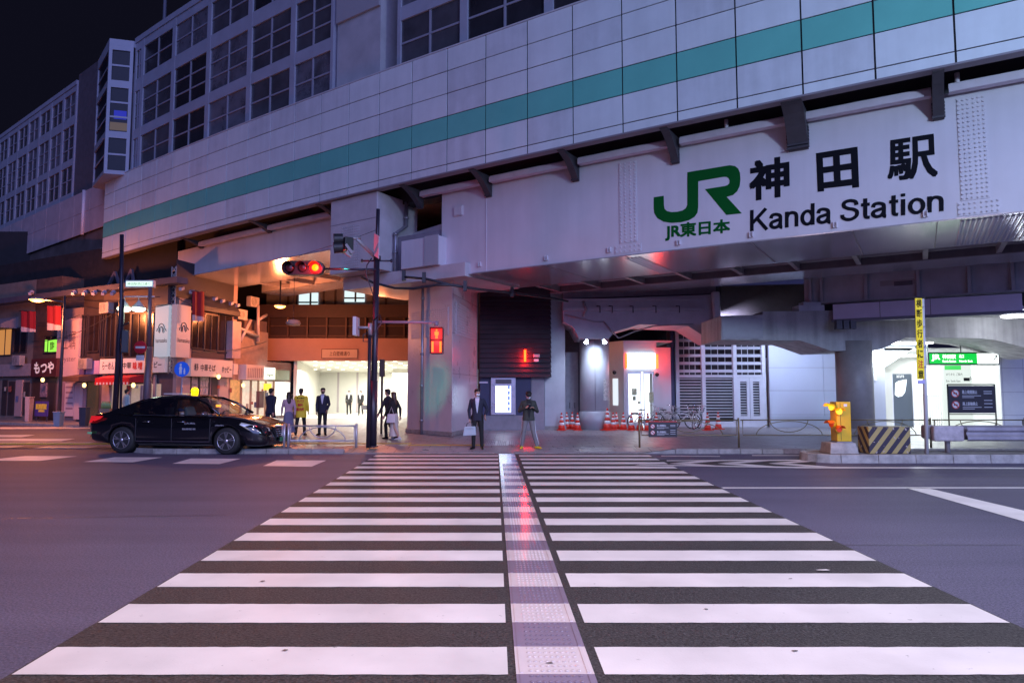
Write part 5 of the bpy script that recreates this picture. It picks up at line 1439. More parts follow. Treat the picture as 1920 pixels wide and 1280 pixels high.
# ================================================================== SHOPS AT THE LEFT
class Fac:
    """upright frontage: t runs along it (rightwards as seen from the road), d stands out towards the road"""
    def __init__(s, o, ax):
        s.o = Vector((o[0], o[1], 0)); s.ax = Vector((ax[0], ax[1], 0)).normalized()
        s.n = Vector((s.ax.y, -s.ax.x, 0))
        if s.n.dot(-s.o) < 0: s.n = -s.n
    def T(s, px, py=735, d=0):
        r = ray(px, py); o = s.o + s.n * d
        # o + ax t parallel to r (horizontal)
        return (o.y * r.x - o.x * r.y) / (s.ax.x * r.y - s.ax.y * r.x)
    def Z(s, px, py, d=0):
        p = s.o + s.n * d + s.ax * s.T(px, py, d); r = ray(px, py)
        return H + r.z * p.y / r.y
    def P(s, t, d, z): q = s.o + s.ax * t + s.n * d; return Vector((q.x, q.y, z))
    def box(s, mb, t0, t1, d0, d1, z0, z1, mi=0):
        p = s.P
        return mb.hexa([p(t0, d1, z0), p(t1, d1, z0), p(t1, d0, z0), p(t0, d0, z0), p(t0, d1, z1), p(t1, d1, z1), p(t1, d0, z1), p(t0, d0, z1)], mi)
    def pb(s, mb, px0, px1, py0, py1, d0, d1, mi=0):
        """box whose front face (at d1) covers these pixels"""
        pm = (px0 + px1) / 2
        return s.box(mb, s.T(px0, (py0 + py1) / 2, d1), s.T(px1, (py0 + py1) / 2, d1), d0, d1, s.Z(pm, py1, d1), s.Z(pm, py0, d1), mi)
    def text(s, mb, body, px0, px1, py0, py1, d, bold=0.0, mi=0):
        pm = (px0 + px1) / 2
        fn = lambda x, y, l=0: s.P(x, d + .006 + l, y)
        put_text(mb, body, fn, s.T(px0, (py0 + py1) / 2, d), s.T(px1, (py0 + py1) / 2, d), s.Z(pm, py1, d), s.Z(pm, py0, d), bold, mi)
FA = Fac((-17.1, 33.5), (.88, -.478))
FB = Fac((-16.2, 33.0), (.25, .97))
INK = mat('shop_ink', (.05, .03, .035), .6)
GLD = mat('shop_glass', (.02, .014, .018), .10, spec=.6, var=.5, vscale=.8)
GLW = mat('shop_glass_warm', (.05, .03, .03), .15, emit=(1, .55, .3), es=.05, var=.5, vscale=1.5)
WALLP = mat('shop_wall_pink', (.40, .27, .26), .6, var=.15, vscale=1.2)
WALLD = mat('shop_wall_dark', (.05, .035, .045), .65, var=.35, vscale=1.3)
WOOD = mat('shop_brown', (.14, .075, .05), .6, var=.3, vscale=2)
CREAM = mat('shop_cream', (.62, .54, .50), .55, var=.1)
STEELG = mat('post_dark', (.045, .04, .055), .45, var=.2)
def bld(name, label, px0, px1, F, z1, m, depth=6, cat='building', d=0):
    t0, t1 = F.T(px0, 735, d), F.T(px1, 735, d)
    r_ = empty(name, F.P((t0 + t1) / 2, 0, PZ), label, cat)
    b = MB(); F.box(b, t0, t1, d - depth, d, PZ, z1); b.build('wall', m, r_)
    return r_
# --- building 1: beige, farthest left
r_ = bld('shop_building', 'beige shop building with arched upper storey at the far edge, lamp lit', -120, 58, FA, 8.2, mat('shop_beige', (.20, .15, .13), .65, var=.2))
def win(F, r, q, d=0, m=None, fr=None, name='window', mull=1):
    b = MB(); F.pb(b, *q, d, d + .02); w = b.build(name, m or GLD, r)
    f = MB(); x0, x1, y0, y1 = q; e = .06; pm = (x0 + x1) / 2
    t0, t1 = F.T(x0, (y0 + y1) / 2, d + .02), F.T(x1, (y0 + y1) / 2, d + .02); za, zb_ = F.Z(pm, y1, d + .02), F.Z(pm, y0, d + .02)
    F.box(f, t0 - e, t0, d + .001, d + .06, za, zb_); F.box(f, t1, t1 + e, d + .001, d + .06, za, zb_); F.box(f, t0 - e, t1 + e, d + .001, d + .06, zb_, zb_ + e); F.box(f, t0 - e, t1 + e, d + .001, d + .09, za - e, za)
    for k in range(mull):
        t = t0 + (t1 - t0) * (k + 1) / (mull + 1); F.box(f, t - .025, t + .025, d + .021, d + .05, za, zb_)
    f.build('frame', fr or mat('alu_dark', (.05, .04, .05), .4, metal=.2), w)
    return w
def awn(F, r, px0, px1, py0, py1, m, out=.9, name='awning', stripes=False, d=0):
    t0, t1 = F.T(px0, py1, d), F.T(px1, py1, d); pm = (px0 + px1) / 2; za, zb_ = F.Z(pm, py1, d + out), F.Z(pm, py0, d)
    b = MB(); p = F.P
    b.hexa([p(t0, d + out, za), p(t1, d + out, za), p(t1, d, za), p(t0, d, za), p(t0, d + out, za + .22), p(t1, d + out, za + .22), p(t1, d, max(zb_, za + .4)), p(t0, d, max(zb_, za + .4))])
    if stripes:
        k = 0; t = t0
        while t < t1 - .02: F.box(b, t, min(t + .14, t1), d + out - .02, d + out + .01, za - .12, za - .002, 1 if k % 2 else 0); t += .14; k += 1
    return b.build(name, m, r)
win(FA, r_, (-2, 22, 618, 665), 0, mat('window_lit_orange', (.1, .05, .02), .4, emit=(1, .42, .12), es=.55), mull=1)
win(FA, r_, (-60, -10, 600, 665)); win(FA, r_, (26, 50, 615, 660), 0, GLD)
awn(FA, r_, 2, 34, 595, 612, mat('awning_grey', (.20, .17, .20), .7))
b = MB(); FA.pb(b, -100, 57, 684, 706, 0, .25); b.build('sign_band', mat('band_grey', (.33, .26, .26), .55, var=.2), r_)
for q in ((-30, -3, 715, 782), (3, 12, 712, 778), (15, 26, 715, 778), (42, 54, 716, 778)):
    b = MB(); FA.pb(b, *q, 0, .04); b.build('door', mat('door_dark', (.05, .035, .035), .4), r_)
b = MB(); FA.pb(b, 28, 40, 712, 780, 0, .10); b.build('pillar_trim', mat('trim_pink', (.45, .30, .28), .5), r_)
# --- building 2: dark izakaya
r_ = bld('restaurant', 'dark brown tavern with white brushed lettering on its sign and a green lit window above', 58, 106, FA, 8.2, mat('tavern_brown', (.09, .055, .05), .7, var=.35))
b = MB(); FA.pb(b, 58, 105.5, 672, 706, 0, .35); sg = b.build('sign_board', mat('tavern_sign', (.075, .018, .022), .5), r_)
b = MB(); FA.text(b, 'もつや', 64, 101, 678, 700, .35, .03); b.build('sign_letters', mat('sign_white_dull', (.75, .62, .6), .5, emit=(1, .8, .75), es=.25), sg)
win(FA, r_, (84, 106, 631, 660), 0, GLD)
b = MB(); FA.pb(b, 90.5, 105, 637, 659, .02, .10); gs = b.build('green_screen', emat('green_lit', (.35, 1, .08), 1.1), r_)
b = MB(); FA.text(b, '営業中', 94, 102, 640, 656, .10, .03); b.build('screen_letters', mat('green_ink', (.05, .12, .02), .5), gs)
b = MB(); FA.pb(b, 84, 86, 637, 659, .03, .10); b.build('green_tube', emat('green_lit'), r_)
b = MB(); FA.pb(b, 60, 75, 712, 782, 0, .05); b.build('door', mat('door_brown', (.07, .035, .025), .5), r_)
b = MB(); FA.pb(b, 90, 101, 714, 784, 0, .05); b.build('door', mat('door_dark'), r_)
b = MB(); FA.pb(b, 75, 86, 718, 744, .02, .10); pn = b.build('menu_panel', mat('menu_panel', (.30, .20, .24), .5, var=.6, vscale=8), r_)
# drinks poster stand before the tavern
st = empty('poster_stand', FA.P(FA.T(76, 785, .8), .8, PZ), 'purple and yellow poster stand before the dark tavern', 'poster stand')
b = MB(); FA.pb(b, 65, 89, 752, 780, .75, .80); b.build('poster', mat('stand_purple', (.06, .03, .18), .4, emit=(.2, .1, .6), es=.06), st)
b = MB(); FA.pb(b, 67, 87, 757, 767, .801, .81); FA.pb(b, 72, 83, 768, 772, .801, .81); b.build('poster_picture', mat('stand_yellow', (.75, .5, .05), .4, emit=(1, .6, .1), es=.12, var=.6, vscale=6), st)
b = MB(); FA.pb(b, 66, 67.5, 780, 790, .74, .79); FA.pb(b, 86, 87.5, 780, 790, .74, .79); b.build('legs', STEELG, st)
# --- building 3: pale board building
r_ = bld('shop_building', 'narrow pink building with a tall pale painted board next to the tavern', 106, 150, FA, 6.3, mat('wall_salmon', (.26, .18, .18), .6, var=.15))
b = MB(); FA.pb(b, 106, 147, 598, 706, .002, .18); sg = b.build('tall_board', mat('board_salmon', (.66, .46, .44), .5, var=.05), r_)
b = MB(); FA.text(b, '牡蠣', 115, 142, 620, 655, .18, .0); FA.text(b, 'Oyster', 112, 142, 668, 680, .18, .0)
b.build('board_lettering', mat('board_ink', (.22, .13, .15), .6), sg)
b = MB(); FA.pb(b, 121, 138, 718, 780, 0, .14); w = b.build('white_panel', mat('panel_lilac', (.58, .46, .50), .5), r_); 
b = MB()
for k in range(5): FA.pb(b, 123, 136, 724 + 10 * k, 727 + 10 * k, .141, .15)
b.build('panel_lines', mat('panel_line', (.3, .2, .25), .6), w)
b = MB(); FA.pb(b, 108, 119, 712, 786, 0, .05); b.build('door', mat('door_pink', (.35, .22, .25), .5), r_)
b = MB(); FA.pb(b, 139, 149, 716, 786, 0, .2); b.build('pillar_trim', mat('trim_white', (.55, .42, .46), .5), r_)
# --- building 4: dark upper windows, brown awning
r_ = bld('shop_building', 'dark shop with two big upper windows, purple sign and brown awning', 150, 187, FA, 7.2, WALLD)
win(FA, r_, (154, 162, 592, 668)); win(FA, r_, (167, 186, 592, 658), 0, GLD)
b = MB(); FA.pb(b, 149, 160, 676, 702, 0, .15); b.build('small_sign', mat('sign_blue_dull', (.14, .10, .28), .5), r_)
b = MB(); FA.pb(b, 161, 186, 676, 701, 0, .2); b.build('sign_board', mat('sign_lilac', (.45, .28, .48), .5, emit=(.6, .3, .7), es=.06), r_)
awn(FA, r_, 148, 184, 702, 714, WOOD, 1.0)
b = MB(); FA.pb(b, 152, 160, 714, 792, 0, .05); b.build('door', mat('door_pink'), r_)
b = MB(); FA.pb(b, 163, 183, 716, 792, 0, .04); b.build('entrance_glass', GLW, r_)
# --- building 5: noodle shop with red awning
r_ = bld('shop_building', 'noodle shop with long white sign band, red awning and dark upper windows', 187, 326, FA, 7.2, mat('shop_lilac_wall', (.10, .075, .10), .6, var=.25), .25)
for q in ((190, 197, 590, 668), (200, 216, 588, 668), (219, 244, 588, 668), (247, 273, 588, 668), (276, 287, 588, 668)): win(FA, r_, q, .25, GLD)
b = MB(); FA.pb(b, 187, 309, 671, 699, 0, .30); sg = b.build('sign_band', mat('band_white', (.68, .60, .58), .45, emit=(1, .85, .8), es=.10), r_)
b = MB(); FA.text(b, 'らーめん', 192, 214, 678, 693, .30, .01); FA.text(b, '中華', 230, 246, 679, 691, .30, .02); FA.text(b, 'ホッピー', 272, 303, 678, 690, .30, .02); b.build('sign_letters', INK, sg)
b = MB(); FA.text(b, '味', 249, 257, 678, 693, .30, .04); FA.text(b, '噌', 259, 267, 678, 693, .30, .03); b.build('red_letters', mat('letter_red', (.6, .03, .02), .5), sg)
awn(FA, r_, 207, 271, 704, 716, [mat('awning_red', (.55, .02, .03), .55), mat('awning_white', (.7, .6, .6), .55)], .8, stripes=True)
b = MB(); FA.pb(b, 195, 300, 720, 792, 0, .03); b.build('shop_interior', mat('interior_warm', (.30, .24, .22), .5, emit=(1, .68, .5), es=.32, var=.75, vscale=2.6), r_)
for q in ((190, 207, 704, 792), (236, 243, 722, 792), (262, 266, 722, 792), (286, 290, 702, 792)):
    b = MB(); FA.pb(b, *q, .03, .10); b.build('shopfront_post', mat('post_pink', (.36, .27, .28), .5, var=.2), r_)
b = MB(); FA.pb(b, 289, 315, 535, 571, 0, .5); b.build('dark_signbox', mat('signbox_dark', (.05, .045, .07), .4), r_)
b = MB(); FA.pb(b, 288, 316, 528, 536, 0, .52); b.build('signbox_top', mat('signbox_lilac', (.35, .33, .45), .5), r_)
b = MB(); FA.pb(b, 290, 315, 573, 668, 0, .45); ws = b.build('white_signbox', emat('signbox_white', (.74, .80, 1), .50), r_)
def cow(F, px0, px1, py0, py1, d, par):       # line drawing of an animal head above round lettering
    b = MB(); pm = (px0 + px1) / 2; w = px1 - px0; h = py1 - py0
    def q(x, y): X = px0 + w * x; Y = py0 + h * y; return F.P(F.T(X, Y, d), d + .012, F.Z(X, Y, d))
    for pts in ([(.2, .3), (.3, .1), (.5, .02), (.7, .1), (.8, .3), (.74, .5), (.8, .68)], [(.2, .3), (.26, .5), (.2, .68)], [(.35, .3), (.35, .6), (.28, .75)], [(.62, .3), (.62, .6), (.7, .75)], [(.42, .25), (.5, .33), (.58, .25)], [(.1, .4), (.0, .62)], [(.88, .4), (1, .6)]):
        b.tube([q(*p) for p in pts], .018, 5)
    b.build('line_drawing', INK, par)
cow(FA, 294, 312, 606, 630, .45, ws)
b = MB(); FA.text(b, 'hamasaku', 292, 313, 634, 642, .45, .01); b.build('sign_letters', INK, ws)
# --- steel beam with spotlights over the shop row, flags, lattice post
b = MB(); FA.pb(b, -100, 330, 545, 555, .3, .9)
bm = b.build('sign_beam', mat('beam_purple', (.08, .07, .10), .55, var=.2)); tag(bm, 'long horizontal steel beam with small spotlights over the shop fronts', 'beam')
for px in (60, 140, 160, 178, 196, 213):
    q = FA.P(FA.T(px, 548, 1.0), 1.0, FA.Z(px, 548, 1.0)); b = MB(); b.ball(q, .12, 10, 6); b.bar(q, q + Vector((.05, -.25, -.12)), .14, .14); b.build('spotlight', mat('spot_lilac', (.35, .32, .42), .4), bm)
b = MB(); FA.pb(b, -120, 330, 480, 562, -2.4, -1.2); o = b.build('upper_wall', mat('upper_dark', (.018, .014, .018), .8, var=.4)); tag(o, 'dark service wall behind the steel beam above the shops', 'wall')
b = MB()
for a, c in (((165, 545), (185, 505)), ((185, 505), (197, 543)), ((197, 543), (216, 500)), ((216, 500), (222, 545))):
    b.bar(FA.P(FA.T(*a, 0), -.9, FA.Z(*a, 0)), FA.P(FA.T(*c, 0), -.9, FA.Z(*c, 0)), .12, .12)
o = b.build('truss', mat('truss_grey', (.10, .09, .13), .5)); tag(o, 'grey zigzag steel truss below the parapet above the shops', 'truss')
def flag(F, px0, px1, py0, pym, py1, d, label):
    q = F.P(F.T((px0 + px1) / 2, py0, d), d, F.Z((px0 + px1) / 2, py0, d)); r_ = empty('banner', q, label, 'banner', 'red and white banners')
    n = 8; 
    for nm, (ya, yb, k0), m in (('red_cloth', (py0, pym, 0), mat('cloth_red', (.20, .004, .012), .8)), ('white_cloth', (pym, py1, 3), mat('cloth_white', (.40, .33, .37), .8))):
        b = MB()
        for i in range(n):
            xa = px0 + (px1 - px0) * i / n; xb_ = px0 + (px1 - px0) * (i + 1) / n
            sk = 5 * i / n; sk2 = 5 * (i + 1) / n
            da = d + .06 * math.sin(i * 1.4); db = d + .06 * math.sin((i + 1) * 1.4)
            top_a = ya + (k0 and sk); top_b = ya + (k0 and sk2); bot_a = yb + (sk if not k0 else 0); bot_b = yb + (sk2 if not k0 else 0)
            P_ = lambda x, y, dd: F.P(F.T(x, y, d), dd, F.Z(x, y, d))
            b.add([P_(xa, bot_a, da), P_(xb_, bot_b, db), P_(xb_, top_b, db), P_(xa, top_a, da), P_(xa, bot_a, da - .02), P_(xb_, bot_b, db - .02), P_(xb_, top_b, db - .02), P_(xa, top_a, da - .02)], [(0, 1, 2, 3), (7, 6, 5, 4), (0, 3, 7, 4), (1, 5, 6, 2), (3, 2, 6, 7), (0, 4, 5, 1)], 0)
        b.build(nm, m, r_)
    b = MB(); b.tube([P_(px0 - 2, py0, d), P_(px1 + 2, py0, d)], .03, 6); b.build('rod', STEELG, r_)
flag(FA, 39, 64, 583, 612, 622, 1.3, 'leftmost of the three red and white hanging banners, above the tavern')
flag(FA, 88, 112, 573, 605, 619, 1.3, 'red and white banner hanging beside the green lit window')
def lattice(pxa, pxb, py0, py1, F, d, label):
    t0, t1 = F.T(pxa, 600, d), F.T(pxb, 600, d); z0, z1 = F.Z((pxa + pxb) / 2, py1, d), F.Z((pxa + pxb) / 2, py0, d)
    b = MB()
    for t in (t0, t1): b.tube([F.P(t, d, z0), F.P(t, d, z1)], .035, 6)
    n = int((z1 - z0) / .28)
    for k in range(n):
        za = z0 + (z1 - z0) * k / n; zb_ = z0 + (z1 - z0) * (k + 1) / n
        b.tube([F.P(t0, d, za), F.P(t1, d, zb_)], .02, 5); b.tube([F.P(t1, d, za), F.P(t0, d, zb_)], .02, 5)
    o = b.build('lattice_post', mat('lattice_pale', (.45, .42, .42), .4, metal=.4)); tag(o, label, 'post')
lattice(319, 327, 500, 700, FA, .3, 'slim crisscross lattice post wound beside the white sign box')
# --- corner building along the side street
r_ = bld('corner_building', 'pink lit corner shop building with menu posters and white sign band behind the taxi', 330, 440, FB, 7.6, WALLP, .2)
b = MB(); FB.pb(b, 331, 357, 572, 670, 0, .3); ws = b.build('pink_signbox', mat('signbox_pink', (.70, .52, .46), .5, emit=(1, .6, .45), es=.08), r_)
cow(FB, 336, 353, 604, 628, .3, ws)
b = MB(); FB.text(b, 'hamasaku', 333, 355, 634, 642, .3, .01); b.build('sign_letters', INK, ws)
for q in ((360, 382, 590, 652), (384.5, 407, 591, 656), (409.5, 433, 592, 660)): win(FB, r_, q, 0, GLD)
awn(FB, r_, 358, 436, 556, 584, mat('awning_dark', (.03, .025, .035), .6), .5, name='dark_canopy')
b = MB(); FB.pb(b, 331, 439, 500, 566, .01, .06); b.build('shade_panel', mat('band_dark2', (.03, .025, .035), .6), r_)  # added panel over the wall top, shade put into its dark colour
b = MB(); FB.pb(b, 360, 432, 655, 672, 0, .03); b.build('dark_band', mat('band_dark', (.07, .05, .06), .5), r_)
b = MB(); FB.pb(b, 358, 436, 674, 706, 0, .35); sg = b.build('sign_band', mat('band_white2', (.66, .52, .46), .45, emit=(1, .75, .6), es=.06), r_)
b = MB(); FB.text(b, '博多', 364, 372, 681, 695, .35, .02); FB.text(b, '中華そば', 376, 404, 683, 696, .35, .02); FB.text(b, 'ホッピー', 416, 434, 686, 699, .35, .02); b.build('sign_letters', INK, sg)
win(FB, r_, (358, 371, 706, 748), 0, mat('window_posters', (.45, .40, .36), .5, var=.7, vscale=4), mull=0); win(FB, r_, (374, 391, 706, 748), 0, mat('window_posters'), mull=0)
b = MB()
for k in range(9):
    x = 358.5 + (k % 3) * 4 + (15.5 if k > 5 else 0) - (k > 5) * 0; y = 712 + (k // 3 % 3) * 11
    FB.pb(b, x, x + 3.2, y, y + 8, .021, .035)
for k in range(6): x = 376 + (k % 3) * 5; y = 714 + (k // 3) * 14; FB.pb(b, x, x + 3.6, y, y + 10, .021, .035)
b.build('menu_posters', mat('menu_paper', (.72, .55, .48), .6, var=.5, vscale=20), r_)
b = MB(); FB.pb(b, 397, 408, 708, 770, 0, .05); dr = b.build('door', mat('door_glass', (.10, .07, .07), .3), r_)
b = MB(); FB.pb(b, 411, 428, 708, 775, 0, .05); b.build('door', mat('door_pale', (.60, .42, .36), .5), r_)
b = MB(); FB.pb(b, 342, 356, 708, 770, 0, .06); b.build('side_door', mat('door_pink2', (.5, .35, .33), .5), r_)
b = MB(); FB.pb(b, 436, 452, 602, 672, -.3, .4); b.build('vent_duct', mat('duct_pink', (.40, .30, .32), .5, var=.2), r_, bevel=.02)
flag(FB, 361, 385, 546, 590, 602, .9, 'red and white banner hanging over the corner shop')
def lamp_heads():
    for ii, px in enumerate ((343, 362, 406, 420, 436, 448)):
        q = FB.P(FB.T(px, 560, .7), .7, FB.Z(px, 540 + (px - 343) * .3, .7)); b = MB(); b.bar(q, q + Vector((.0, -.3, -.1)), .13, .13); b.tube([q, q + Vector((-.3, .25, .1))], .03, 6)
        o = b.build('spotlight', mat('spot_lilac')); tag(o, ['first small unlit spotlight above the corner shop, over the pink sign box', 'second small unlit spotlight above the corner shop, by the hanging banner', 'third small unlit spotlight from the pink sign box', 'fourth small unlit spotlight from the pink sign box', 'fifth small unlit spotlight, second from the bridge', 'sixth small unlit spotlight, nearest to the rail bridge'][ii], 'spotlight', 'spotlights above the corner shop')
lamp_heads()
r_ = bld('lit_shop', 'narrow bright shop with open front between the corner building and the underpass', 440, 500, FB, 5.2, mat('wall_warmpink', (.30, .21, .19), .6, var=.2), .2)
b = MB(); FB.box(b, FB.T(500.2), FB.T(545), -.2, 0, PZ, 3.5); b.build('low_wall', mat('wall_warmpink'), r_)
b = MB(); FB.pb(b, 438, 446, 682, 702, 0, .3); b.build('small_signbox', mat('signbox_pink'), r_)
b = MB(); FB.pb(b, 462, 497, 684, 712, 0, .5); sg = b.build('menu_board', mat('menu_white', (.62, .52, .48), .5), r_)
b = MB()
for k in range(9): FB.pb(b, 465 + k * 3.5, 466.5 + k * 3.5, 690, 708, .501, .51)
b.build('menu_lines', mat('menu_line', (.3, .2, .2), .6), sg)
b = MB(); FB.pb(b, 498, 516, 689, 711, 0, .6); sg = b.build('lit_signbox', emat('signbox_cream', (1, .97, .80), 1.9), r_)
b = MB(); FB.text(b, 'Farm', 501, 513, 700, 706, .6, .03); b.build('sign_letters', mat('letter_green2', (.05, .25, .08), .5), sg)
b = MB(); FB.pb(b, 519, 543, 694, 712, 0, .4); b.build('green_board', mat('board_green', (.16, .20, .14), .5, emit=(.7, .9, .5), es=.12), r_)
b = MB(); FB.pb(b, 432, 450, 712, 782, 0, .04); b.build('shop_interior', mat('interior_orange', (.35, .2, .1), .5, emit=(1, .45, .15), es=.55, var=.8, vscale=4), r_)
b = MB(); FB.pb(b, 455, 512, 714, 785, 0, .04); b.build('shop_interior', mat('interior_bright', (.4, .35, .3), .5, emit=(1, .82, .62), es=.75, var=.8, vscale=4.5), r_)
b = MB(); FB.pb(b, 515, 543, 716, 778, 0, .08); b.build('lit_shopfront', emat('shopfront_white', (1, .98, .85), 1.8), r_)
for px in (452, 470, 484, 498, 513): b = MB(); FB.pb(b, px, px + 1.8, 712, 786, .05, .14); b.build('shopfront_post', mat('post_orange', (.40, .24, .16), .5), r_)
b = MB(); FB.pb(b, 486, 495, 733, 764, .1, .3); b.build('dark_board', mat('board_maroon', (.12, .04, .05), .5), r_)
b = MB(); FB.pb(b, 497, 509, 719, 731, .5, .6); o = b.build('yellow_sign', emat('yellow_sign', (1, .8, .03), 1.3)); tag(o, 'small yellow lit sign at the open front of the bright shop', 'sign')
b = MB(); FB.pb(b, 458, 500, 600, 652, -1.5, -.3); o = b.build('upper_storey', mat('upper_pink', (.16, .11, .12), .6, var=.3)); tag(o, 'boxy pipe clad upper storey above the bright shop', 'building')
b = MB(); 
for (xa, ya, xb_, yb) in ((436, 610, 484, 630), (450, 640, 470, 600), (484, 640, 484, 572), (484, 600, 500, 590)):
    b.tube([FB.P(FB.T(xa, ya, .3), .3, FB.Z(xa, ya, .3)), FB.P(FB.T(xb_, yb, .3), .3, FB.Z(xb_, yb, .3))], .09, 8)
o = b.build('ventilation_pipes', mat('pipe_pink', (.36, .30, .33), .4, var=.2)); tag(o, 'tangle of pale ventilation pipes on the upper storey at the bridge', 'pipes')
# interior ends behind the shops
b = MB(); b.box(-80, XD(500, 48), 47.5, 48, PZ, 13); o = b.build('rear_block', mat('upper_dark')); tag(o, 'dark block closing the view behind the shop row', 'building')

# sodium lamps
def sodium(label, px, py, Y, w=.55, arm=None, power=260):
    p = D(px, py, Y); r_ = empty('sodium_lamp', p, label, 'street lamp', 'orange sodium lamps')
    b = MB(); b.lathe([(.02, .10), (w * .4, .09), (w * .5, .02), (w * .5, 0)], (p.x, p.y, p.z), 18); b.build('lamp_shade', mat('shade_grey', (.3, .28, .3), .4), r_)
    b = MB(); b.ball((p.x, p.y, p.z - .01), (w * .44, w * .44, .10), 16, 8); b.build('bulb', emat('sodium_bulb', (1, .30, .03), 16), r_)
    if arm: b = MB(); b.tube(arm, .04, 8); b.build('arm', STEELG, r_)
    lamp('sodium_light', 'POINT', (p.x, p.y, p.z - .35), (1, .27, .09), power * .62, .25)
    return r_
p = D(525, 574, 36.5); sodium('orange lamp hanging under the viaduct above the side street', 525, 574, 36.5, .6, [p + Vector((0, 0, .1)), p + Vector((0, 0, 1.5))], 1700)
p = D(712, 549, 29.5); sodium('small orange lamp glowing right of the tall signal pole', 712, 549, 29.5, .3, [p, p + Vector((-.4, 0, .1))], 800)
p = D(70, 562, 33); q = D(121, 566, 33); sodium('orange street lamp on a thin arm before the shop row', 70, 562, 33, .7, [p + Vector((0, 0, .06)), q], 2600)
b = MB(); b.tube([Vector((q.x, q.y, PZ)), Vector((q.x, q.y, q.z + .3))], [.09, .05], 10); o = b.build('lamp_post', STEELG); tag(o, 'thin dark lamp post before the pale painted board', 'post')
p = D(550, 606, 33); r_ = empty('hanging_lamp', p, 'unlit bowl lamp hanging below the lattice bridge', 'lamp')
b = MB(); b.lathe([(.02, .2), (.28, .15), (.36, .0), (.30, -.08), (.02, -.12)], tuple(p), 18); b.build('bowl', mat('bowl_warm', (.45, .35, .30), .5), r_)
b = MB(); b.tube([p + Vector((0, 0, .2)), p + Vector((0, 0, 3.0))], .015, 6); b.build('cord', STEELG, r_)

# small clutter on the shop fronts: air conditioners, cables, little lamps
def aircon(F, px, py, d, lab):
    q = F.P(F.T(px, py, d), d, F.Z(px, py, d)); r_ = empty('air_conditioner', q, lab, 'air conditioner', 'air conditioner units on the shop fronts')
    t = F.T(px, py, d); z = q.z
    b = MB(); F.box(b, t - .4, t + .4, d, d + .3, z - .28, z + .28); b.build('case', mat('aircon_case', (.34, .30, .30), .5, var=.2), r_, bevel=.02)
    b = MB(); c = F.P(t - .1, d + .302, z)
    for rr in (.08, .15, .22): b.tube([c + F.ax * rr * math.cos(a) + Vector((0, 0, rr * math.sin(a))) for a in np.linspace(0, 6.283, 17)], .009, 4, cap=False)
    b.build('fan_grille', mat('case_dark'), r_)
aircon(FB, 447, 590, .0, 'air conditioner unit high on the pipe clad wall beside the bridge')
aircon(FB, 470, 566, .0, 'air conditioner unit just below the orange lit viaduct underside')
aircon(FA, 205, 578, .3, 'air conditioner unit above the noodle shop windows')
aircon(FA, 165, 682, .3, 'air conditioner unit on top of the brown awning')
aircon(FA, 40, 676, .2, 'air conditioner unit on the beige building at the far edge')
b = MB()
for (F, a, c, sag) in ((FA, (40, 600), (150, 590), .3), (FA, (60, 640), (215, 585), .4), (FA, (150, 575), (320, 570), .25), (FB, (335, 560), (440, 575), .3), (FB, (360, 660), (500, 640), .2), (FA, (100, 560), (300, 556), .2)):
    p, q = F.P(F.T(*a, .5), .5, F.Z(*a, .5)), F.P(F.T(*c, .5), .5, F.Z(*c, .5))
    b.tube([p.lerp(q, t) - Vector((0, 0, sag * 4 * t * (1 - t))) for t in np.linspace(0, 1, 11)], .018, 5)
o = b.build('cables', mat('conduit_black')); tag(o, 'black cables strung along the fronts of the shops', 'cables')
labs = ['warm little lantern bulb by the tavern door', 'warm little lantern bulb over the brown awning door', 'warm little bulb under the red awning', 'warm little bulb over the corner shop door', 'warm little bulb beside the menu board of the bright shop']
for (F, px, py, lab) in zip((FA, FA, FA, FB, FB), (80, 158, 250, 410, 456), (712, 722, 722, 706, 722), labs):
    q = F.P(F.T(px, py, .5), .5, F.Z(px, py, .5)); r_ = empty('lantern', q, lab, 'lantern', 'small warm bulbs on the shop fronts')
    b = MB(); b.ball(q, (.09, .09, .12), 12, 8); b.build('globe', emat('lantern_warm', (1, .62, .22), 4), r_)
    b = MB(); b.tube([q + Vector((0, 0, .11)), q + Vector((0, 0, .3)) - F.n * .4], .012, 5); b.build('bracket', STEELG, r_)
# paper notices and menu sheets pasted low on the fronts
k = 0
for (F, x0, x1, y0, y1, n, d) in ((FA, 188, 300, 722, 760, 9, .30), (FB, 398, 436, 712, 745, 5, .06), (FB, 458, 512, 716, 760, 7, .16), (FA, 2, 50, 716, 750, 4, .12)):
    b = MB()
    for i in range(n):
        x = x0 + (x1 - x0) * (i + random.uniform(.1, .6)) / n; y = random.uniform(y0, y1); w = random.uniform(2.5, 5.5); h = random.uniform(5, 11)
        F.pb(b, x, x + w, y, y + h, d, d + .015, i % 3)
    o = b.build('posters', [mat('paper_cream', (.55, .45, .36), .6, var=.5, vscale=14), mat('paper_red', (.45, .10, .07), .6, var=.5, vscale=12), mat('paper_blue', (.15, .18, .32), .6, var=.5, vscale=12)])
    tag(o, ['paper notices pasted on the noodle shop front', 'paper notices beside the corner shop doors', 'menu sheets pasted across the bright open shop', 'notices between the doors of the beige building'][k], 'posters', kind='stuff'); k += 1
# ================================================================== STREET FURNITURE
POLE = mat('pole_dark', (.035, .03, .05), .35, metal=.3, var=.2)
GREYM = mat('metal_grey', (.36, .34, .38), .4, metal=.4, var=.15)
HOUS = mat('signal_black', (.02, .018, .022), .45)
def pole(mb, px_b, px_t, py_t, Y, r0, r1, z0=PZ, seg=14):
    t = D(px_t, py_t, Y); b_ = Vector((XD(px_b, Y, 838), Y, z0)); mb.tube([b_, t], [r0, r1], seg); return b_, t
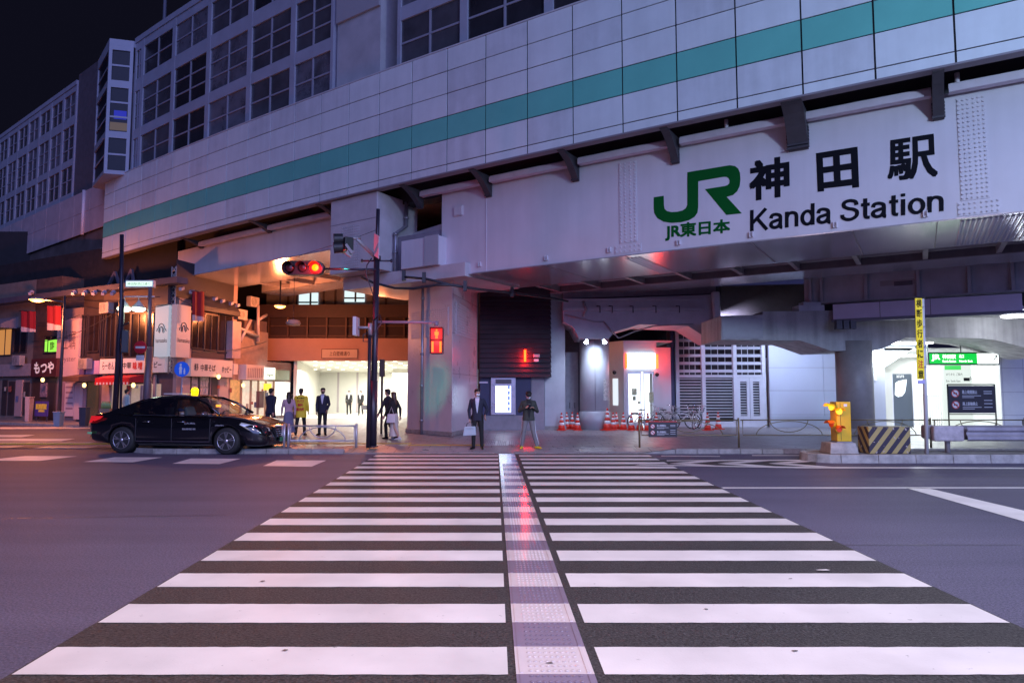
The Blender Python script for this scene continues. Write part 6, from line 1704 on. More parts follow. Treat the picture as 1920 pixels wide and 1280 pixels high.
# --- tall signal pole in the middle, with horizontal red signal and side signal
Ys = 19.75
r_ = empty('signal_pole', (XD(699, Ys, 838), Ys, PZ), 'tall dark steel signal pole carrying a red traffic light and a side facing light', 'signal pole')
b = MB()
pb, pt = pole(b, 698.5, 706.5, 488, Ys, .095, .085)
b.tube([Vector((pb.x, Ys, PZ)), Vector((pb.x, Ys, PZ + 1.9))], .12, 14); b.tube([pt, D(709, 392, Ys)], [.06, .055], 12); b.tube([D(707, 488, Ys), D(707, 480, Ys)], .11, 12)
b.lathe([(.17, PZ), (.17, PZ + .04)], (pb.x, Ys, 0), 16); b.build('pole', POLE, r_)
b = MB(); b.tube([D(705, 505.5, Ys - .1), D(603, 504, Ys - .1)], [.04, .03], 8); b.tube([D(735, 489, Ys), D(678, 489, Ys)], .025, 8); b.tube([D(734, 492, Ys), D(734, 486, Ys)], .03, 8); b.tube([D(678.5, 492, Ys), D(678.5, 486, Ys)], .03, 8); b.build('crossarm', POLE, r_)
b = MB()
for dy in (0, 9): b.tube([D(704, 484 - dy * .4, Ys), D(668, 448 - dy * .3, Ys - .8)], .035, 8)
b.tube([D(676, 446, Ys - .7), D(655, 447, Ys - .9)], .045, 8); b.build('diagonal_arm', mat('arm_pale', (.34, .30, .33), .4, metal=.3), r_)
def lens_mat(n, c, e): return mat(n, tuple(x * .3 for x in c), .3, emit=c, es=e)
# horizontal three lamp head
x0, x1 = XD(531, Ys - .25, 503), XD(607, Ys - .25, 503); zc = D(570, 503, Ys - .25).z
hd = MB(); hd.box(x0 + .16, x1 - .16, Ys - .36, Ys - .14, zc - .20, zc + .20)
for x in (x0 + .18, x1 - .18): hd.lathe([(.0001, -.22), (.20, -.22), (.20, 0), (.0001, 0)], (x, Ys - .14, zc), 20, axis='y')
h = hd.build('signal_head', HOUS, r_, bevel=.01)
for i, (c, e) in enumerate(((( .0, .3, .2), 0), ((.25, .18, .02), 0), ((1, .16, .0), 4.5))):
    x = x0 + .21 + i * (x1 - x0 - .42) / 2
    l = MB(); l.lathe([(.0001, -.02), (.09, -.012), (.135, 0)], (x, Ys - .365, zc), 22, axis='y'); l.build('signal_lens', lens_mat('signal_lens_%d' % i, c, e) if e else mat('signal_unlit_%d' % i, (.03, .02, .025), .15), h)
    if e:
        rg = MB(); rg.lathe([(.137, -.01), (.165, -.004), (.165, 0)], (x, Ys - .365, zc), 24, axis='y'); rg.build('glow_ring', emat('glow_ring_red', (1, .0, .0), 3), h)  # emissive ring: red glow around the lamp put in as a part
    v = MB()
    n = 12
    for k in range(n):
        a0 = R(10 + 160 * k / n); a1 = R(10 + 160 * (k + 1) / n)
        def q(a, rr, yy): return (x + rr * math.cos(a), yy, zc + rr * math.sin(a))
        v.add([q(a0, .15, Ys - .36), q(a1, .15, Ys - .36), q(a1, .15, Ys - .58), q(a0, .15, Ys - .58), q(a0, .16, Ys - .36), q(a1, .16, Ys - .36), q(a1, .16, Ys - .58), q(a0, .16, Ys - .58)], [(0, 1, 2, 3), (7, 6, 5, 4), (3, 2, 6, 7)])
    v.build('visor', HOUS, h)
lamp('signal_red', 'POINT', (x1 - .2, Ys - .75, zc), (1, .02, .01), 110, .12)
# side facing head near the top, seen from behind
c = D(641, 455, Ys - .9)
hd = MB(); hd.obox(c + Vector((.08, .1, -.05)), Vector((.16, -.2, 0)), Vector((.10, .08, 0)), Vector((0, 0, .19)))
h = hd.build('signal_head', HOUS, r_, bevel=.02)
v = MB()
for dz in (.12, -.12): v.tube([c + Vector((.02, .05, dz)), c + Vector((-.22, -.02, dz - .03))], [.15, .16], 14, cap=False)
v.build('visor', HOUS, h)
v = MB(); v.bar(D(650, 470, Ys - 1.1), D(660, 477, Ys - 1.0), .06, .2); v.bar(D(649, 458, Ys - 1.1), D(661, 475, Ys - 1.1), .05, .07); v.build('back_lamp', mat('arm_pale'), h)
v = MB(); v.tube([c + Vector((-.15, 0, -.20)), c + Vector((-.02, .04, -.205))], .03, 6); v.build('green_glint', emat('green_glint', (.0, .8, .5), .6), h)
lamp('signal_green', 'SPOT', D(630, 486, Ys - .6), (.02, 1, .62), 700, .1, None, R(17), .7)
bpy.data.objects['signal_green'].rotation_euler = (D(800, 700, 24.6) - D(630, 486, Ys - .6)).to_track_quat('-Z', 'Y').to_euler()
b = MB(); b.obox(D(706, 461, Ys - .2), Vector((.09, -.10, -.07)), Vector((.008, .008, 0)), Vector((0, 0, .33))); b.build('white_plate', mat('plate_pale', (.55, .48, .56), .5), r_)
b = MB(); b.tube([D(697, 484, Ys - .12), D(688, 497, Ys - .2), D(686, 512, Ys - .3), D(697, 545, Ys - .2), D(703, 565, Ys - .12)], .018, 6)
b.tube([D(700, 600, Ys - .1), D(712, 590, Ys - .15), D(716, 605, Ys - .2), D(706, 618, Ys - .2), D(690, 640, Ys - .2), D(681, 640, Ys - .2), D(681, 628, Ys - .2), D(692, 622, Ys - .15)], .018, 6)
b.tube([D(709, 430, Ys), D(650, 452, Ys), D(590, 470, Ys), D(560, 480, Ys)], .008, 5); b.build('cable', mat('conduit_black'), r_)
# --- second slim pole with the edge on pedestrian head
r_ = empty('slim_pole', (XD(691, Ys - .3, 838), Ys - .3, PZ), 'slimmer pole close beside the tall signal pole with an edge on white box', 'pole')
b = MB(); pole(b, 690, 693.5, 622, Ys - .3, .055, .05); b.build('pole', POLE, r_)
b = MB(); b.tube([D(693, 614, Ys - .3), D(669, 614, Ys - .3)], .04, 8); b.tube([D(694, 628, Ys - .3), D(694, 606, Ys - .3)], .06, 8); b.build('arm', mat('arm_pale'), r_)
b = MB(); p = D(668, 614, Ys - .3); b.box(p.x - .05, p.x + .05, Ys - .55, Ys - .1, D(668, 631, Ys).z, D(668, 597, Ys).z); b.build('white_box', mat('box_pale', (.62, .60, .64), .4), r_, bevel=.01)
# --- pedestrian signal on a long arm
za = D(760, 604, Ys).z
r_ = empty('pedestrian_signal', (XD(819, Ys, 604), Ys, za), 'pedestrian signal showing a red standing figure, hanging from a long thin arm', 'signal')
b = MB(); b.tube([(XD(706, Ys, 604), Ys, za), (XD(822, Ys, 604), Ys, za)], [.045, .035], 8); b.tube([(XD(818, Ys, 604), Ys, za), (XD(818, Ys, 604), Ys, za - .12)], .06, 8); b.build('arm', mat('arm_rose', (.30, .20, .26), .4), r_)
b = MB(); x0, x1 = XD(806.5, Ys - .2, 640), XD(830.5, Ys - .2, 640); z0, z1 = D(818, 663, Ys - .2).z, D(818, 614, Ys - .2).z
b.box(x0, x1, Ys - .2, Ys + .05, z0, z1); h = b.build('housing', HOUS, r_, bevel=.02)
REDM = emat('signal_red_glow', (1, .008, .004), 3.2); YEL = emat('signal_red_hot', (1, .085, .004), 4.5)
m_ = (z0 + z1) / 2 + .02
b = MB(); b.box(x0 + .03, x1 - .03, Ys - .206, Ys - .201, m_ + .02, z1 - .03); b.build('upper_lens', REDM, h)
xc = (x0 + x1) / 2; 
b = MB(); zc = m_ + .02
y_ = Ys - .209
b.add([(xc + .028 * math.cos(a), y_, z1 - .075 + .028 * math.sin(a)) for a in np.linspace(0, 2 * math.pi, 12)[:-1]], [tuple(range(11))])
for (xa, xb, zA, zB) in ((-.035, .035, .12, .235), (-.06, -.037, .13, .23), (.037, .06, .13, .23), (-.033, -.004, .03, .12), (.004, .033, .03, .12)): b.quad((xc + xa, y_, zc + zA - .01), (xc + xb, y_, zc + zA - .01), (xc + xb, y_, zc + zB - .01), (xc + xa, y_, zc + zB - .01))
b.build('red_figure', YEL, h)
b = MB(); b.box(x0 + .04, x0 + .10, Ys - .206, Ys - .201, z0 + .05, m_ - .04); b.box(x1 - .10, x1 - .04, Ys - .206, Ys - .201, z0 + .05, m_ - .04); b.build('countdown_bars', YEL, h)
b = MB(); b.box(x0 + .101, x1 - .101, Ys - .206, Ys - .201, z0 + .04, m_ - .03); b.box(x0 + .03, x1 - .03, Ys - .2055, Ys - .2015, z0 + .02, z0 + .045); b.build('lower_lens', lens_mat('dull_red', (.5, .02, .01), .8), h)
b = MB()
for zt in (m_ + .015, z1 - .005): b.box(x0, x1, Ys - .34, Ys - .2, zt, zt + .012)
b.box(x0, x0 + .012, Ys - .34, Ys - .201, z0, z1); b.box(x1 - .012, x1, Ys - .34, Ys - .201, z0, z1); b.build('hood', HOUS, h)
lamp('pedestrian_red', 'POINT', (xc, Ys - .5, (z0 + z1) / 2), (1, .03, .03), 32, .12)
lamp('pedestrian_red_back', 'POINT', (xc, Ys + .6, (z0 + z1) / 2), (1, .08, .12), 26, .1)
# --- thin pole behind, with small box
r_ = empty('thin_post', (XD(716, 26, 812), 26, PZ), 'thin brown post with a narrow box at its top behind the signal pole', 'post')
b = MB(); b.tube([(XD(716, 26), 26, PZ), (XD(716, 26), 26, ZD(674, 26))], .045, 8); b.build('post', mat('post_brown', (.06, .035, .03), .5), r_)
b = MB(); b.box(XD(712, 26), XD(720.5, 26), 25.85, 26.1, ZD(706, 26), ZD(674, 26)); b.build('box', mat('post_brown'), r_, bevel=.01)
# --- left: tall dark post, lamp sign post, round signs
Yl = 27.5
r_ = empty('signal_pole', (XD(217, Yl), Yl, 0), 'tall dark square post standing before the noodle shop at the corner', 'post')
b = MB(); b.tube([(XD(217, Yl), Yl, 0), D(227.5, 562, Yl), D(228.5, 440, Yl)], [.12, .08, .075], 12); b.build('pole', POLE, r_)
b = MB(); b.tube([(XD(227, Yl), Yl + .05, 0), D(231, 560, Yl)], .05, 8); b.build('side_tube', POLE, r_)
b = MB(); b.obox(D(235, 640, Yl - .1), (.12, .05, 0), (-.05, .12, 0), (0, 0, .45)); b.bar(D(225, 612, Yl), D(243, 605, Yl), .10, .06); b.build('signal_box', HOUS, r_, bevel=.02)
Ym = 29.0
r_ = empty('lamp_sign_post', (XD(279, Ym), Ym, PZ), 'grey post with a small lit street name box and two greenish cone lamps', 'lamp post')
b = MB(); b.tube([(XD(276, Ym), Ym, PZ), D(280, 650, Ym)], [.17, .15], 12); b.tube([D(280, 650, Ym), D(282, 530, Ym)], [.09, .08], 10); b.build('post', mat('post_maroon', (.13, .09, .11), .45, var=.2), r_)
b = MB(); b.box(XD(229, Ym), XD(282, Ym), Ym - .1, Ym + .1, ZD(539, Ym), ZD(526, Ym)); s_ = b.build('name_box', mat('box_pale'), r_, bevel=.01)
b = MB(); b.box(XD(230.5, Ym), XD(280, Ym), Ym - .108, Ym - .101, ZD(537, Ym), ZD(528, Ym)); b.build('lit_face', emat('greenish_white', (.72, 1, .86), 1.3), s_)
b = MB(); fn = planefn((XD(233, Ym), Ym - .109, ZD(535.5, Ym)), (1, 0, 0), (0, 0, 1), .003); put_text(b, '神田駅西口通り', fn, 0, .98, 0, .12, .0); b.build('sign_letters', mat('letter_green2'), s_)
b = MB(); b.tube([D(228, 556, Ym), D(290, 556, Ym)], .03, 8); b.build('lamp_arm', mat('box_pale'), r_)
for px in (233, 260):
    p = D(px, 574, Ym - .02)
    b = MB(); b.lathe([(.03, .26), (.06, .20), (.30, -.08)], tuple(p), 16); b.tube([p + Vector((0, 0, .25)), D(px, 557, Ym - .02)], .02, 6); sh = b.build('lamp_shade', mat('shade_pale', (.5, .52, .48), .4), r_)
    b = MB(); b.ball(p + Vector((0, 0, -.12)), (.27, .27, .12), 14, 8); b.build('bulb', emat('green_bulb', (.80, 1, .72), 8), sh)
lamp('cone_lamp', 'POINT', D(247, 590, Ym - .4), (.8, 1, .75), 30, .25)
def disc(mb, c, r, y0, y1, seg=28, mi=0): mb.lathe([(r, y0), (r, y1)], c, seg, mi, axis='y')
p = D(263, 651, Ym - .3); r_ = empty('no_entry_sign', p, 'round red no entry sign with a white bar on the grey lamp post', 'road sign')
b = MB(); disc(b, tuple(p), .27, 0, .02); b.build('disc', mat('sign_red', (.55, .02, .04), .4), r_)
b = MB(); b.box(p.x - .2, p.x + .2, p.y - .006, p.y - .001, p.z - .045, p.z + .045); b.build('bar', mat('sign_white_paint', (.75, .75, .78), .4), r_)
b = MB(); b.bar(p + Vector((0, .03, 0)), p + Vector((.35, .25, 0)), .04, .04); b.build('clamp', GREYM, r_)
b = MB(); b.box(p.x - .16, p.x + .18, p.y, p.y + .02, p.z - .55, p.z - .33); b.build('sub_plate', mat('sign_white_paint'), r_)
Yr = 24.5
p = D(341, 692, Yr); r_ = empty('pedestrian_sign', (p.x, Yr, PZ), 'round blue sign with a white adult and child figure on a thin pole', 'road sign')
b = MB(); b.tube([(p.x, Yr + .05, PZ), (p.x, Yr + .05, p.z + .2)], .03, 8); b.build('pole', GREYM, r_)
b = MB(); disc(b, (p.x, Yr - .01, p.z), .27, 0, .02, 32); b.build('disc', mat('sign_blue', (.02, .14, .72), .4, emit=(.02, .15, 1), es=.10), r_)
b = MB(); yy_ = Yr - .014
def fig(cx, cz, s):
    b.add([(cx + .042 * s * math.cos(a), yy_, cz + .17 * s + .042 * s * math.sin(a)) for a in np.linspace(0, 2 * math.pi, 13)[:-1]], [tuple(range(12))])
    b.add([(cx + x * s, yy_, cz + z * s) for x, z in ((-.03, .12), (.03, .12), (.07, .0), (.05, -.01), (.035, .03), (.05, -.07), (.035, -.19), (.01, -.19), (0, -.08), (-.01, -.19), (-.035, -.19), (-.05, -.07), (-.035, .03), (-.05, -.01), (-.07, .0))], [tuple(range(15))])
fig(p.x - .04, p.z + .0, .95); fig(p.x + .10, p.z - .08, .55)
b.build('figures', mat('sign_white_paint'), r_)
p = D(263, 668, Yr)
# --- guard rails
def rail_panel(name, label, x0, x1, Y, zt, zb, m, group, arcs=1, cat='railing', r=.022, z0=PZ, post0=True, post1=True):
    r_ = empty(name, ((x0 + x1) / 2, Y, z0), label, cat, group)
    if post0: b = MB(); b.tube([(x0, Y, z0), (x0, Y, zt + .06)], r * 1.7, 10); b.build('post', m, r_)
    if post1: b = MB(); b.tube([(x1, Y, z0), (x1, Y, zt + .06)], r * 1.7, 10); b.build('post', m, r_)
    a, c = x0 + .06, x1 - .06
    b = MB(); b.tube([(x0, Y, zt), (x1, Y, zt)], r, 8); b.build('top_rail', m, r_)
    b = MB(); b.tube([(a, Y, zt), (a, Y, zb), (c, Y, zb), (c, Y, zt)], r, 8, cap=True); b.build('lower_rail', m, r_)
    for k in range(arcs):
        xm = x0 + (x1 - x0) * (k + .5) / arcs; hw = (x1 - x0) / arcs * .34
        b = MB(); b.tube([(xm + hw * math.cos(t), Y - .001, zb + (zt - zb) * .92 * math.sin(t)) for t in np.linspace(0, math.pi, 17)], r * .75, 6)
        b.build('arch', m, r_)
        b = MB(); b.tube([(xm + hw * .58 * math.cos(t), Y + .001, zt - (zt - zb) * .80 * math.sin(t)) for t in np.linspace(0, math.pi, 15)], r * .75, 6); b.build('hanging_arch', m, r_)
    return r_
SIL = mat('rail_silver', (.50, .50, .55), .35, metal=.5)
YR = 19.55
zt, zb_ = D(600, 798, YR).z, D(600, 826, YR).z
rail_panel('guard_rail', 'short silver guard rail with arches behind the taxi bonnet', XD(541, YR, 815), XD(668, YR, 815), YR, zt, zb_, SIL, 'pedestrian guard rails')
rail_panel('guard_rail', 'silver guard rail hidden mostly behind the taxi front', XD(410, YR, 815), XD(533, YR, 815), YR, zt, zb_, SIL, 'pedestrian guard rails')
BRZ = mat('rail_bronze', (.22, .18, .10), .45, metal=.5, var=.15)
YR2 = 19.6; zt, zb_ = D(1400, 787, YR2).z, D(1400, 815.5, YR2).z
pxs = [1199, 1387, 1573, 1747, 1925, 2110]
lb = ['first bronze railing panel behind the small black notice board', 'second bronze railing panel in front of the louvre wall', 'third bronze railing panel behind the striped block', 'fourth bronze railing panel in front of the entrance', 'fifth bronze railing panel at the picture edge behind the steel guardrail']
for i in range(5):
    rail_panel('bronze_railing', lb[i], XD(pxs[i], YR2, 815) + (.03 if i else 0), XD(pxs[i + 1], YR2, 815) - .03, YR2, zt, zb_, BRZ, 'bronze railing panels along the pavement', post0=(i == 0), r=.017)
# small black notice board tied to the railing
def nosmoke(mb, c, r, y):   # ring with a bar
    for k in range(20):
        a0, a1 = 2 * math.pi * k / 20, 2 * math.pi * (k + 1) / 20
        mb.quad(*[(c[0] + rr * math.cos(a), y, c[1] + rr * math.sin(a)) for rr, a in ((r * .8, a0), (r, a0), (r, a1), (r * .8, a1))], 1)
    q = .707 * r * .85; e = r * .10
    mb.quad((c[0] - q - e, y - .001, c[1] + q - e), (c[0] - q + e, y - .001, c[1] + q + e), (c[0] + q + e, y - .001, c[1] - q + e), (c[0] + q - e, y - .001, c[1] - q - e), 1)
def ban_board(name, label, x0, x1, z0, z1, Y, feet):
    r_ = empty(name, ((x0 + x1) / 2, Y, PZ), label, 'notice board')
    w, h = x1 - x0, z1 - z0
    b = MB(); b.box(x0, x1, Y - .02, Y + .01, z0, z1); bd = b.build('board', mat('board_black', (.03, .025, .03), .4, var=.2), r_)
    b = MB()
    for k, cz in enumerate((z0 + h * .72, z0 + h * .30)):
        c = (x0 + w * .14, cz)
        b.add([(c[0] + h * .14 * math.cos(a), Y - .022, c[1] + h * .14 * math.sin(a)) for a in np.linspace(0, 2 * math.pi, 21)[:-1]], [tuple(range(20))], 0)
        b.box(c[0] - h * .07, c[0] + h * .07, Y - .0235, Y - .0225, c[1] - h * .02, c[1] + h * .02, 2)
        nosmoke(b, c, h * .15, Y - .025)
    b.build('ban_symbols', [mat('sign_white_paint'), mat('ban_red', (.55, .06, .05), .5), mat('letter_black')], bd)
    b = MB(); fn = planefn((x0, Y - .021, z0), (1, 0, 0), (0, 0, 1), .002)
    put_text(b, '路上喫煙禁止', fn, w * .29, w * .62, h * .70, h * .84, .04); put_text(b, '路上駐輪禁止', fn, w * .29, w * .62, h * .27, h * .41, .04)
    for z in (.62, .56, .20, .14): b.box(x0 + w * .29, x0 + w * (.7 if z in (.62, .20) else .55), Y - .024, Y - .022, z0 + h * z, z0 + h * (z + .025))
    for z in (.78, .70, .45, .33, .2): b.box(x0 + w * .76, x0 + w * .94, Y - .024, Y - .022, z0 + h * z, z0 + h * (z + .03))
    b.build('board_letters', mat('letters_grey', (.50, .50, .54), .5), bd)
    if feet:
        b = MB()
        for x in (x0 - .02, x1 + .02): b.tube([(x, Y, PZ), (x, Y, z1 + .04)], .022, 8)
        b.tube([(x0 - .02, Y, z1 + .04), (x1 + .02, Y, z1 + .04)], .022, 8); b.tube([(x0 - .02, Y, z0 - .04), (x1 + .02, Y, z0 - .04)], .015, 8); b.build('frame', mat('frame_black', (.03, .035, .03), .4), r_)
        for x in (x0 - .02, x1 + .02): b = MB(); b.tube([(x, Y - .25, PZ + .02), (x, Y + .25, PZ + .02)], .02, 8); b.build('foot', mat('frame_black'), r_)
    else:
        b = MB(); b.box(x0, x1, Y - .024, Y + .01, z1, z1 + .03); b.build('red_edge', mat('edge_red', (.5, .04, .03), .5), r_)
        b = MB()
        for x in (x0 + .1, x1 - .1): b.box(x - .02, x + .02, Y - .03, Y + .09, z1 + .031, z1 + .06)
        b.build('hook', GREYM, r_)
ban_board('notice_board', 'small black notice board with two red ban symbols tied to the bronze railing', XD(1215, YR2 - .08), XD(1268, YR2 - .08), ZD(819, YR2 - .08), ZD(791, YR2 - .08), YR2 - .08, False)
YB = 22.4
ban_board('notice_board', 'large black framed notice board with two red ban symbols standing before the entrance', XD(1778, YB), XD(1864, YB), ZD(774, YB), ZD(723, YB), YB, True)

# --- things on the traffic island
YI = (y0i + y1i) / 2
IZ = .19
r_ = empty('warning_light_post', (XD(1580, YI - .1, 820), YI - .1, IZ), 'yellow boxy warning post with hooded amber lamps on a concrete base', 'warning light')
Yw = YI - .1
b = MB(); b.hexa([(XD(1553, Yw - .3), Yw - .3, IZ), (XD(1607, Yw - .3), Yw - .3, IZ), (XD(1607, Yw - .3), Yw + .3, IZ), (XD(1553, Yw - .3), Yw + .3, IZ), (XD(1556, Yw - .3), Yw - .26, ZD(830, Yw - .3)), (XD(1603, Yw - .3), Yw - .26, ZD(830, Yw - .3)), (XD(1603, Yw - .3), Yw + .26, ZD(830, Yw - .3)), (XD(1556, Yw - .3), Yw + .26, ZD(830, Yw - .3))]); b.build('concrete_base', mat('island_kerb'), r_, bevel=.02)
YL = mat('post_yellow', (.78, .47, .01), .4, var=.12, vscale=3)
zb0, zb1 = ZD(829, Yw - .2), ZD(753, Yw - .2)
b = MB(); x0, x1 = XD(1567, Yw - .2), XD(1594, Yw - .2); b.box(x0, x1, Yw - .2, Yw + .15, zb0 + .02, zb1); b.build('post', YL, r_, bevel=.015)
b = MB(); b.box(x0 + .09, x0 + .1, Yw - .205, Yw - .2, zb0 + .05, zb1 - .02)
for z in (.25, .85): b.box(x1 - .015, x1 + .012, Yw - .14, Yw - .08, zb0 + z, zb0 + z + .05)
b.build('hinge_line', mat('hinge_dark', (.12, .06, .01), .6), r_)
b = MB(); b.box(x0 - .02, x1 + .02, Yw - .21, Yw + .16, zb0 - .0, zb0 + .019); b.build('foot_plate', GREYM, r_)
b = MB(); b.box(XD(1581, Yw - .2), XD(1587, Yw - .2), Yw - .206, Yw - .2, ZD(762, Yw - .2), ZD(757, Yw - .2)); b.build('label_plate', mat('sign_white_paint'), r_)
AMB = emat('amber_lens', (1, .38, .02), 3.2); RDL = mat('red_lens', (.5, .03, .01), .3, emit=(1, .08, .01), es=.35)
for (px, py, m_, dd) in ((1561, 763, AMB, (-1, -.35, 0)), (1571.5, 771, AMB, (.05, -1, 0)), (1562, 795, RDL, (-1, -.35, 0)), (1571.5, 804, RDL, (.05, -1, 0))):
    c = D(px, py, Yw - .22); d_ = Vector(dd).normalized(); c0_ = c
    b = MB(); b.tube([c0_ - d_ * .02, c0_ + d_ * .05], .085, 16); b.build('lamp_body', YL, r_)
    b = MB(); b.tube([c0_ + d_ * .051, c0_ + d_ * .068], [.078, .06], 16); b.build('lens', m_, r_)
    b = MB(); sx = d_.cross(Vector((0, 0, 1)))
    n = 10
    for k in range(n):
        a0 = R(15 + 150 * k / n); a1 = R(15 + 150 * (k + 1) / n)
        q = lambda a, rr, t: c0_ + sx * rr * math.cos(a) + Vector((0, 0, rr * math.sin(a))) + d_ * t
        b.add([q(a0, .088, .03), q(a1, .088, .03), q(a1, .088, .20), q(a0, .088, .20), q(a0, .096, .03), q(a1, .096, .03), q(a1, .096, .20), q(a0, .096, .20)], [(0, 1, 2, 3), (7, 6, 5, 4), (3, 2, 6, 7)])
    b.build('hood', YL if py < 790 else mat('hood_red', (.55, .10, .01), .4, emit=(1, .1, 0), es=.06), r_)
lamp('amber_blink', 'POINT', D(1553, 765, Yw - .5), (1, .40, .05), 14, .08)
# striped concrete block
Yk = YI - .15
m = bpy.data.materials.new('hazard_stripes'); m.use_nodes = True; nt = m.node_tree; bs_ = nt.nodes['Principled BSDF']
tc = nt.nodes.new('ShaderNodeTexCoord'); sp = nt.nodes.new('ShaderNodeSeparateXYZ'); nt.links.new(tc.outputs['Object'], sp.inputs[0])
def mth(op, a, b_=None, v=None):
    n = nt.nodes.new('ShaderNodeMath'); n.operation = op
    nt.links.new(a, n.inputs[0])
    if b_ is not None: nt.links.new(b_, n.inputs[1])
    if v is not None: n.inputs[1].default_value = v
    return n.outputs[0]
xy = mth('ADD', sp.outputs['X'], sp.outputs['Y'])
dd_ = mth('SUBTRACT', mth('MULTIPLY', xy, v=1.15), mth('MULTIPLY', sp.outputs['Z'], v=.9)); st_ = mth('PINGPONG', mth('ADD', dd_, v=.08), v=.155)
stp = mth('GREATER_THAN', st_, v=.078)
nz = nt.nodes.new('ShaderNodeTexNoise'); nz.inputs['Scale'].default_value = 9; nz.inputs['Detail'].default_value = 6; nt.links.new(tc.outputs['Object'], nz.inputs['Vector'])
chip = mth('GREATER_THAN', nz.outputs['Fac'], v=.655)
mx = nt.nodes.new('ShaderNodeMix'); mx.data_type = 'RGBA'; mx.inputs['A'].default_value = (.035, .025, .045, 1); mx.inputs['B'].default_value = (.42, .32, .12, 1); nt.links.new(stp, mx.inputs['Factor'])
mx2 = nt.nodes.new('ShaderNodeMix'); mx2.data_type = 'RGBA'; nt.links.new(mx.outputs['Result'], mx2.inputs['A']); mx2.inputs['B'].default_value = (.45, .38, .36, 1); nt.links.new(chip, mx2.inputs['Factor'])
nt.links.new(mx2.outputs['Result'], bs_.inputs['Base Color']); bs_.inputs['Roughness'].default_value = .55
b = MB(); x0, x1 = XD(1625.5, Yk - .2), XD(1704, Yk - .2); b.box(x0, x1, Yk - .2, Yk + .35, IZ + .001, ZD(800, Yk - .2)); o = b.build('striped_block', m, bevel=.02)
# give the block its own origin so that the stripes start at its corner
o.location = (x0, Yk - .2, IZ); o.data.transform(Matrix.Translation((-x0, -(Yk - .2), -IZ))); tag(o, 'worn concrete block with black and yellow diagonal stripes on the traffic island', 'barrier')
# steel guardrail
r_ = empty('guardrail', (XD(1860, YI), YI, IZ), 'grey steel corrugated guardrail with a boxy rounded end on the island', 'guardrail')
GR_ = mat('guardrail_steel', (.42, .38, .42), .38, metal=.35, var=.3, vscale=2)
Yg = YI - .05
z0, z1 = ZD(827, Yg - .1), ZD(798, Yg - .1)
b = MB(); b.box(XD(1748, Yg - .14), XD(1805, Yg - .14), Yg - .14, Yg + .02, z0, z1); b.build('end_cap', mat('guard_cap', (.48, .42, .46), .5, var=.3, vscale=6), r_, bevel=.04)
b = MB(); b.box(XD(1727, Yg + .18), XD(1747, Yg + .18), Yg + .03, Yg + .30, ZD(823, Yg), ZD(797, Yg)); b.build('rear_cap', mat('guard_cap2', (.30, .27, .31), .5, var=.3, vscale=6), r_, bevel=.05)
b = MB(); prof = [(0, 0), (-.05, .03), (-.05, .09), (0, .13), (0, .17), (-.05, .21), (-.05, .27), (0, .30)]
s_ = (z1 - z0) / .30; xa, xb = XD(1806, Yg), XD(2300, Yg)
vs = [(x, Yg - .04 + q[0], z0 + q[1] * s_) for x in (xa, xb) for q in prof]; n = len(prof)
b.add(vs + [(x, y + .004, z) for x, y, z in vs], [(i, n + i, n + i + 1, i + 1) for i in range(n - 1)] + [(3 * n + i, 2 * n + i, 2 * n + i + 1, 3 * n + i + 1) for i in range(n - 1)]); b.build('corrugated_beam', GR_, r_)
b = MB(); b.box(xa, xb, Yg + .14, Yg + .18, z0 + .02, z1); b.build('rear_beam', mat('guard_cap2'), r_)
for px in (1775, 1925, 2060): b = MB(); x = XD(px, Yg); b.tube([(x, Yg + .07, IZ), (x, Yg + .07, z1 - .02)], .06, 12); b.build('post', GR_, r_)
# yellow warning sign on pole
Yv = YI - .35
xp = XD(1737.5, Yv, 845)
r_ = empty('warning_sign', (xp, Yv, IZ), 'tall narrow yellow sign with vertical black characters on a white pole', 'sign')
zt = D(1722, 558, Yv).z; zbs = D(1728, 718, Yv).z
tp = D(1731.5, 560, Yv); bp_ = Vector((xp, Yv, IZ))
b = MB(); b.tube([bp_, tp + Vector((0, .05, 0))], .045, 10); b.build('pole', mat('pole_white', (.60, .58, .62), .4), r_)
a0, a1, a2, a3 = D(1716, 559, Yv - .08), D(1729, 559, Yv - .08), D(1733.5, 710, Yv - .08), D(1720.5, 711, Yv - .08)
b = MB(); b.prism([a0, a1, a2, a3], (0, .02, 0)); bd = b.build('board', mat('board_yellow', (.88, .66, .0), .45, emit=(1, .75, .0), es=.16), r_)
b = MB(); ax = (a1 - a0); ay = (a3 - a0); txt = '横断歩行者に注意'; n = len(txt)
for i, ch in enumerate(txt):
    fn = lambda x, y, l=0, i=i: a0 + ax * (.12 + .76 * x) + ay * ((i + .90 - .80 * y) / n) + Vector((0, -.004 - l, 0))
    if ch == '注': continue
    b = MB(); put_text(b, ch, fn, 0, 1, 0, 1, .02); b.build('character', mat('letter_black'), bd)
b = MB(); i = 6; fn = lambda x, y, l=0: a0 + ax * (.12 + .76 * x) + ay * ((i + .90 - .80 * y) / n) + Vector((0, -.004 - l, 0)); put_text(b, '注', fn, 0, 1, 0, 1, .02); b.build('red_character', mat('char_red', (.65, .05, .01), .5), bd)
b = MB(); b.prism([D(1721, 713, Yv - .08), D(1734, 712, Yv - .08), D(1734.5, 719, Yv - .08), D(1721.5, 720, Yv - .08)], (0, .015, 0)); b.build('small_plate', mat('plate_lilac', (.5, .45, .75), .5), r_)
b = MB()
for t in (.1, .35, .6, .85): q = a1.lerp(a2, t); b.box(q.x - .01, q.x + .07, Yv - .06, Yv + .02, q.z - .015, q.z + .015)
b.build('clamp', GREYM, r_)

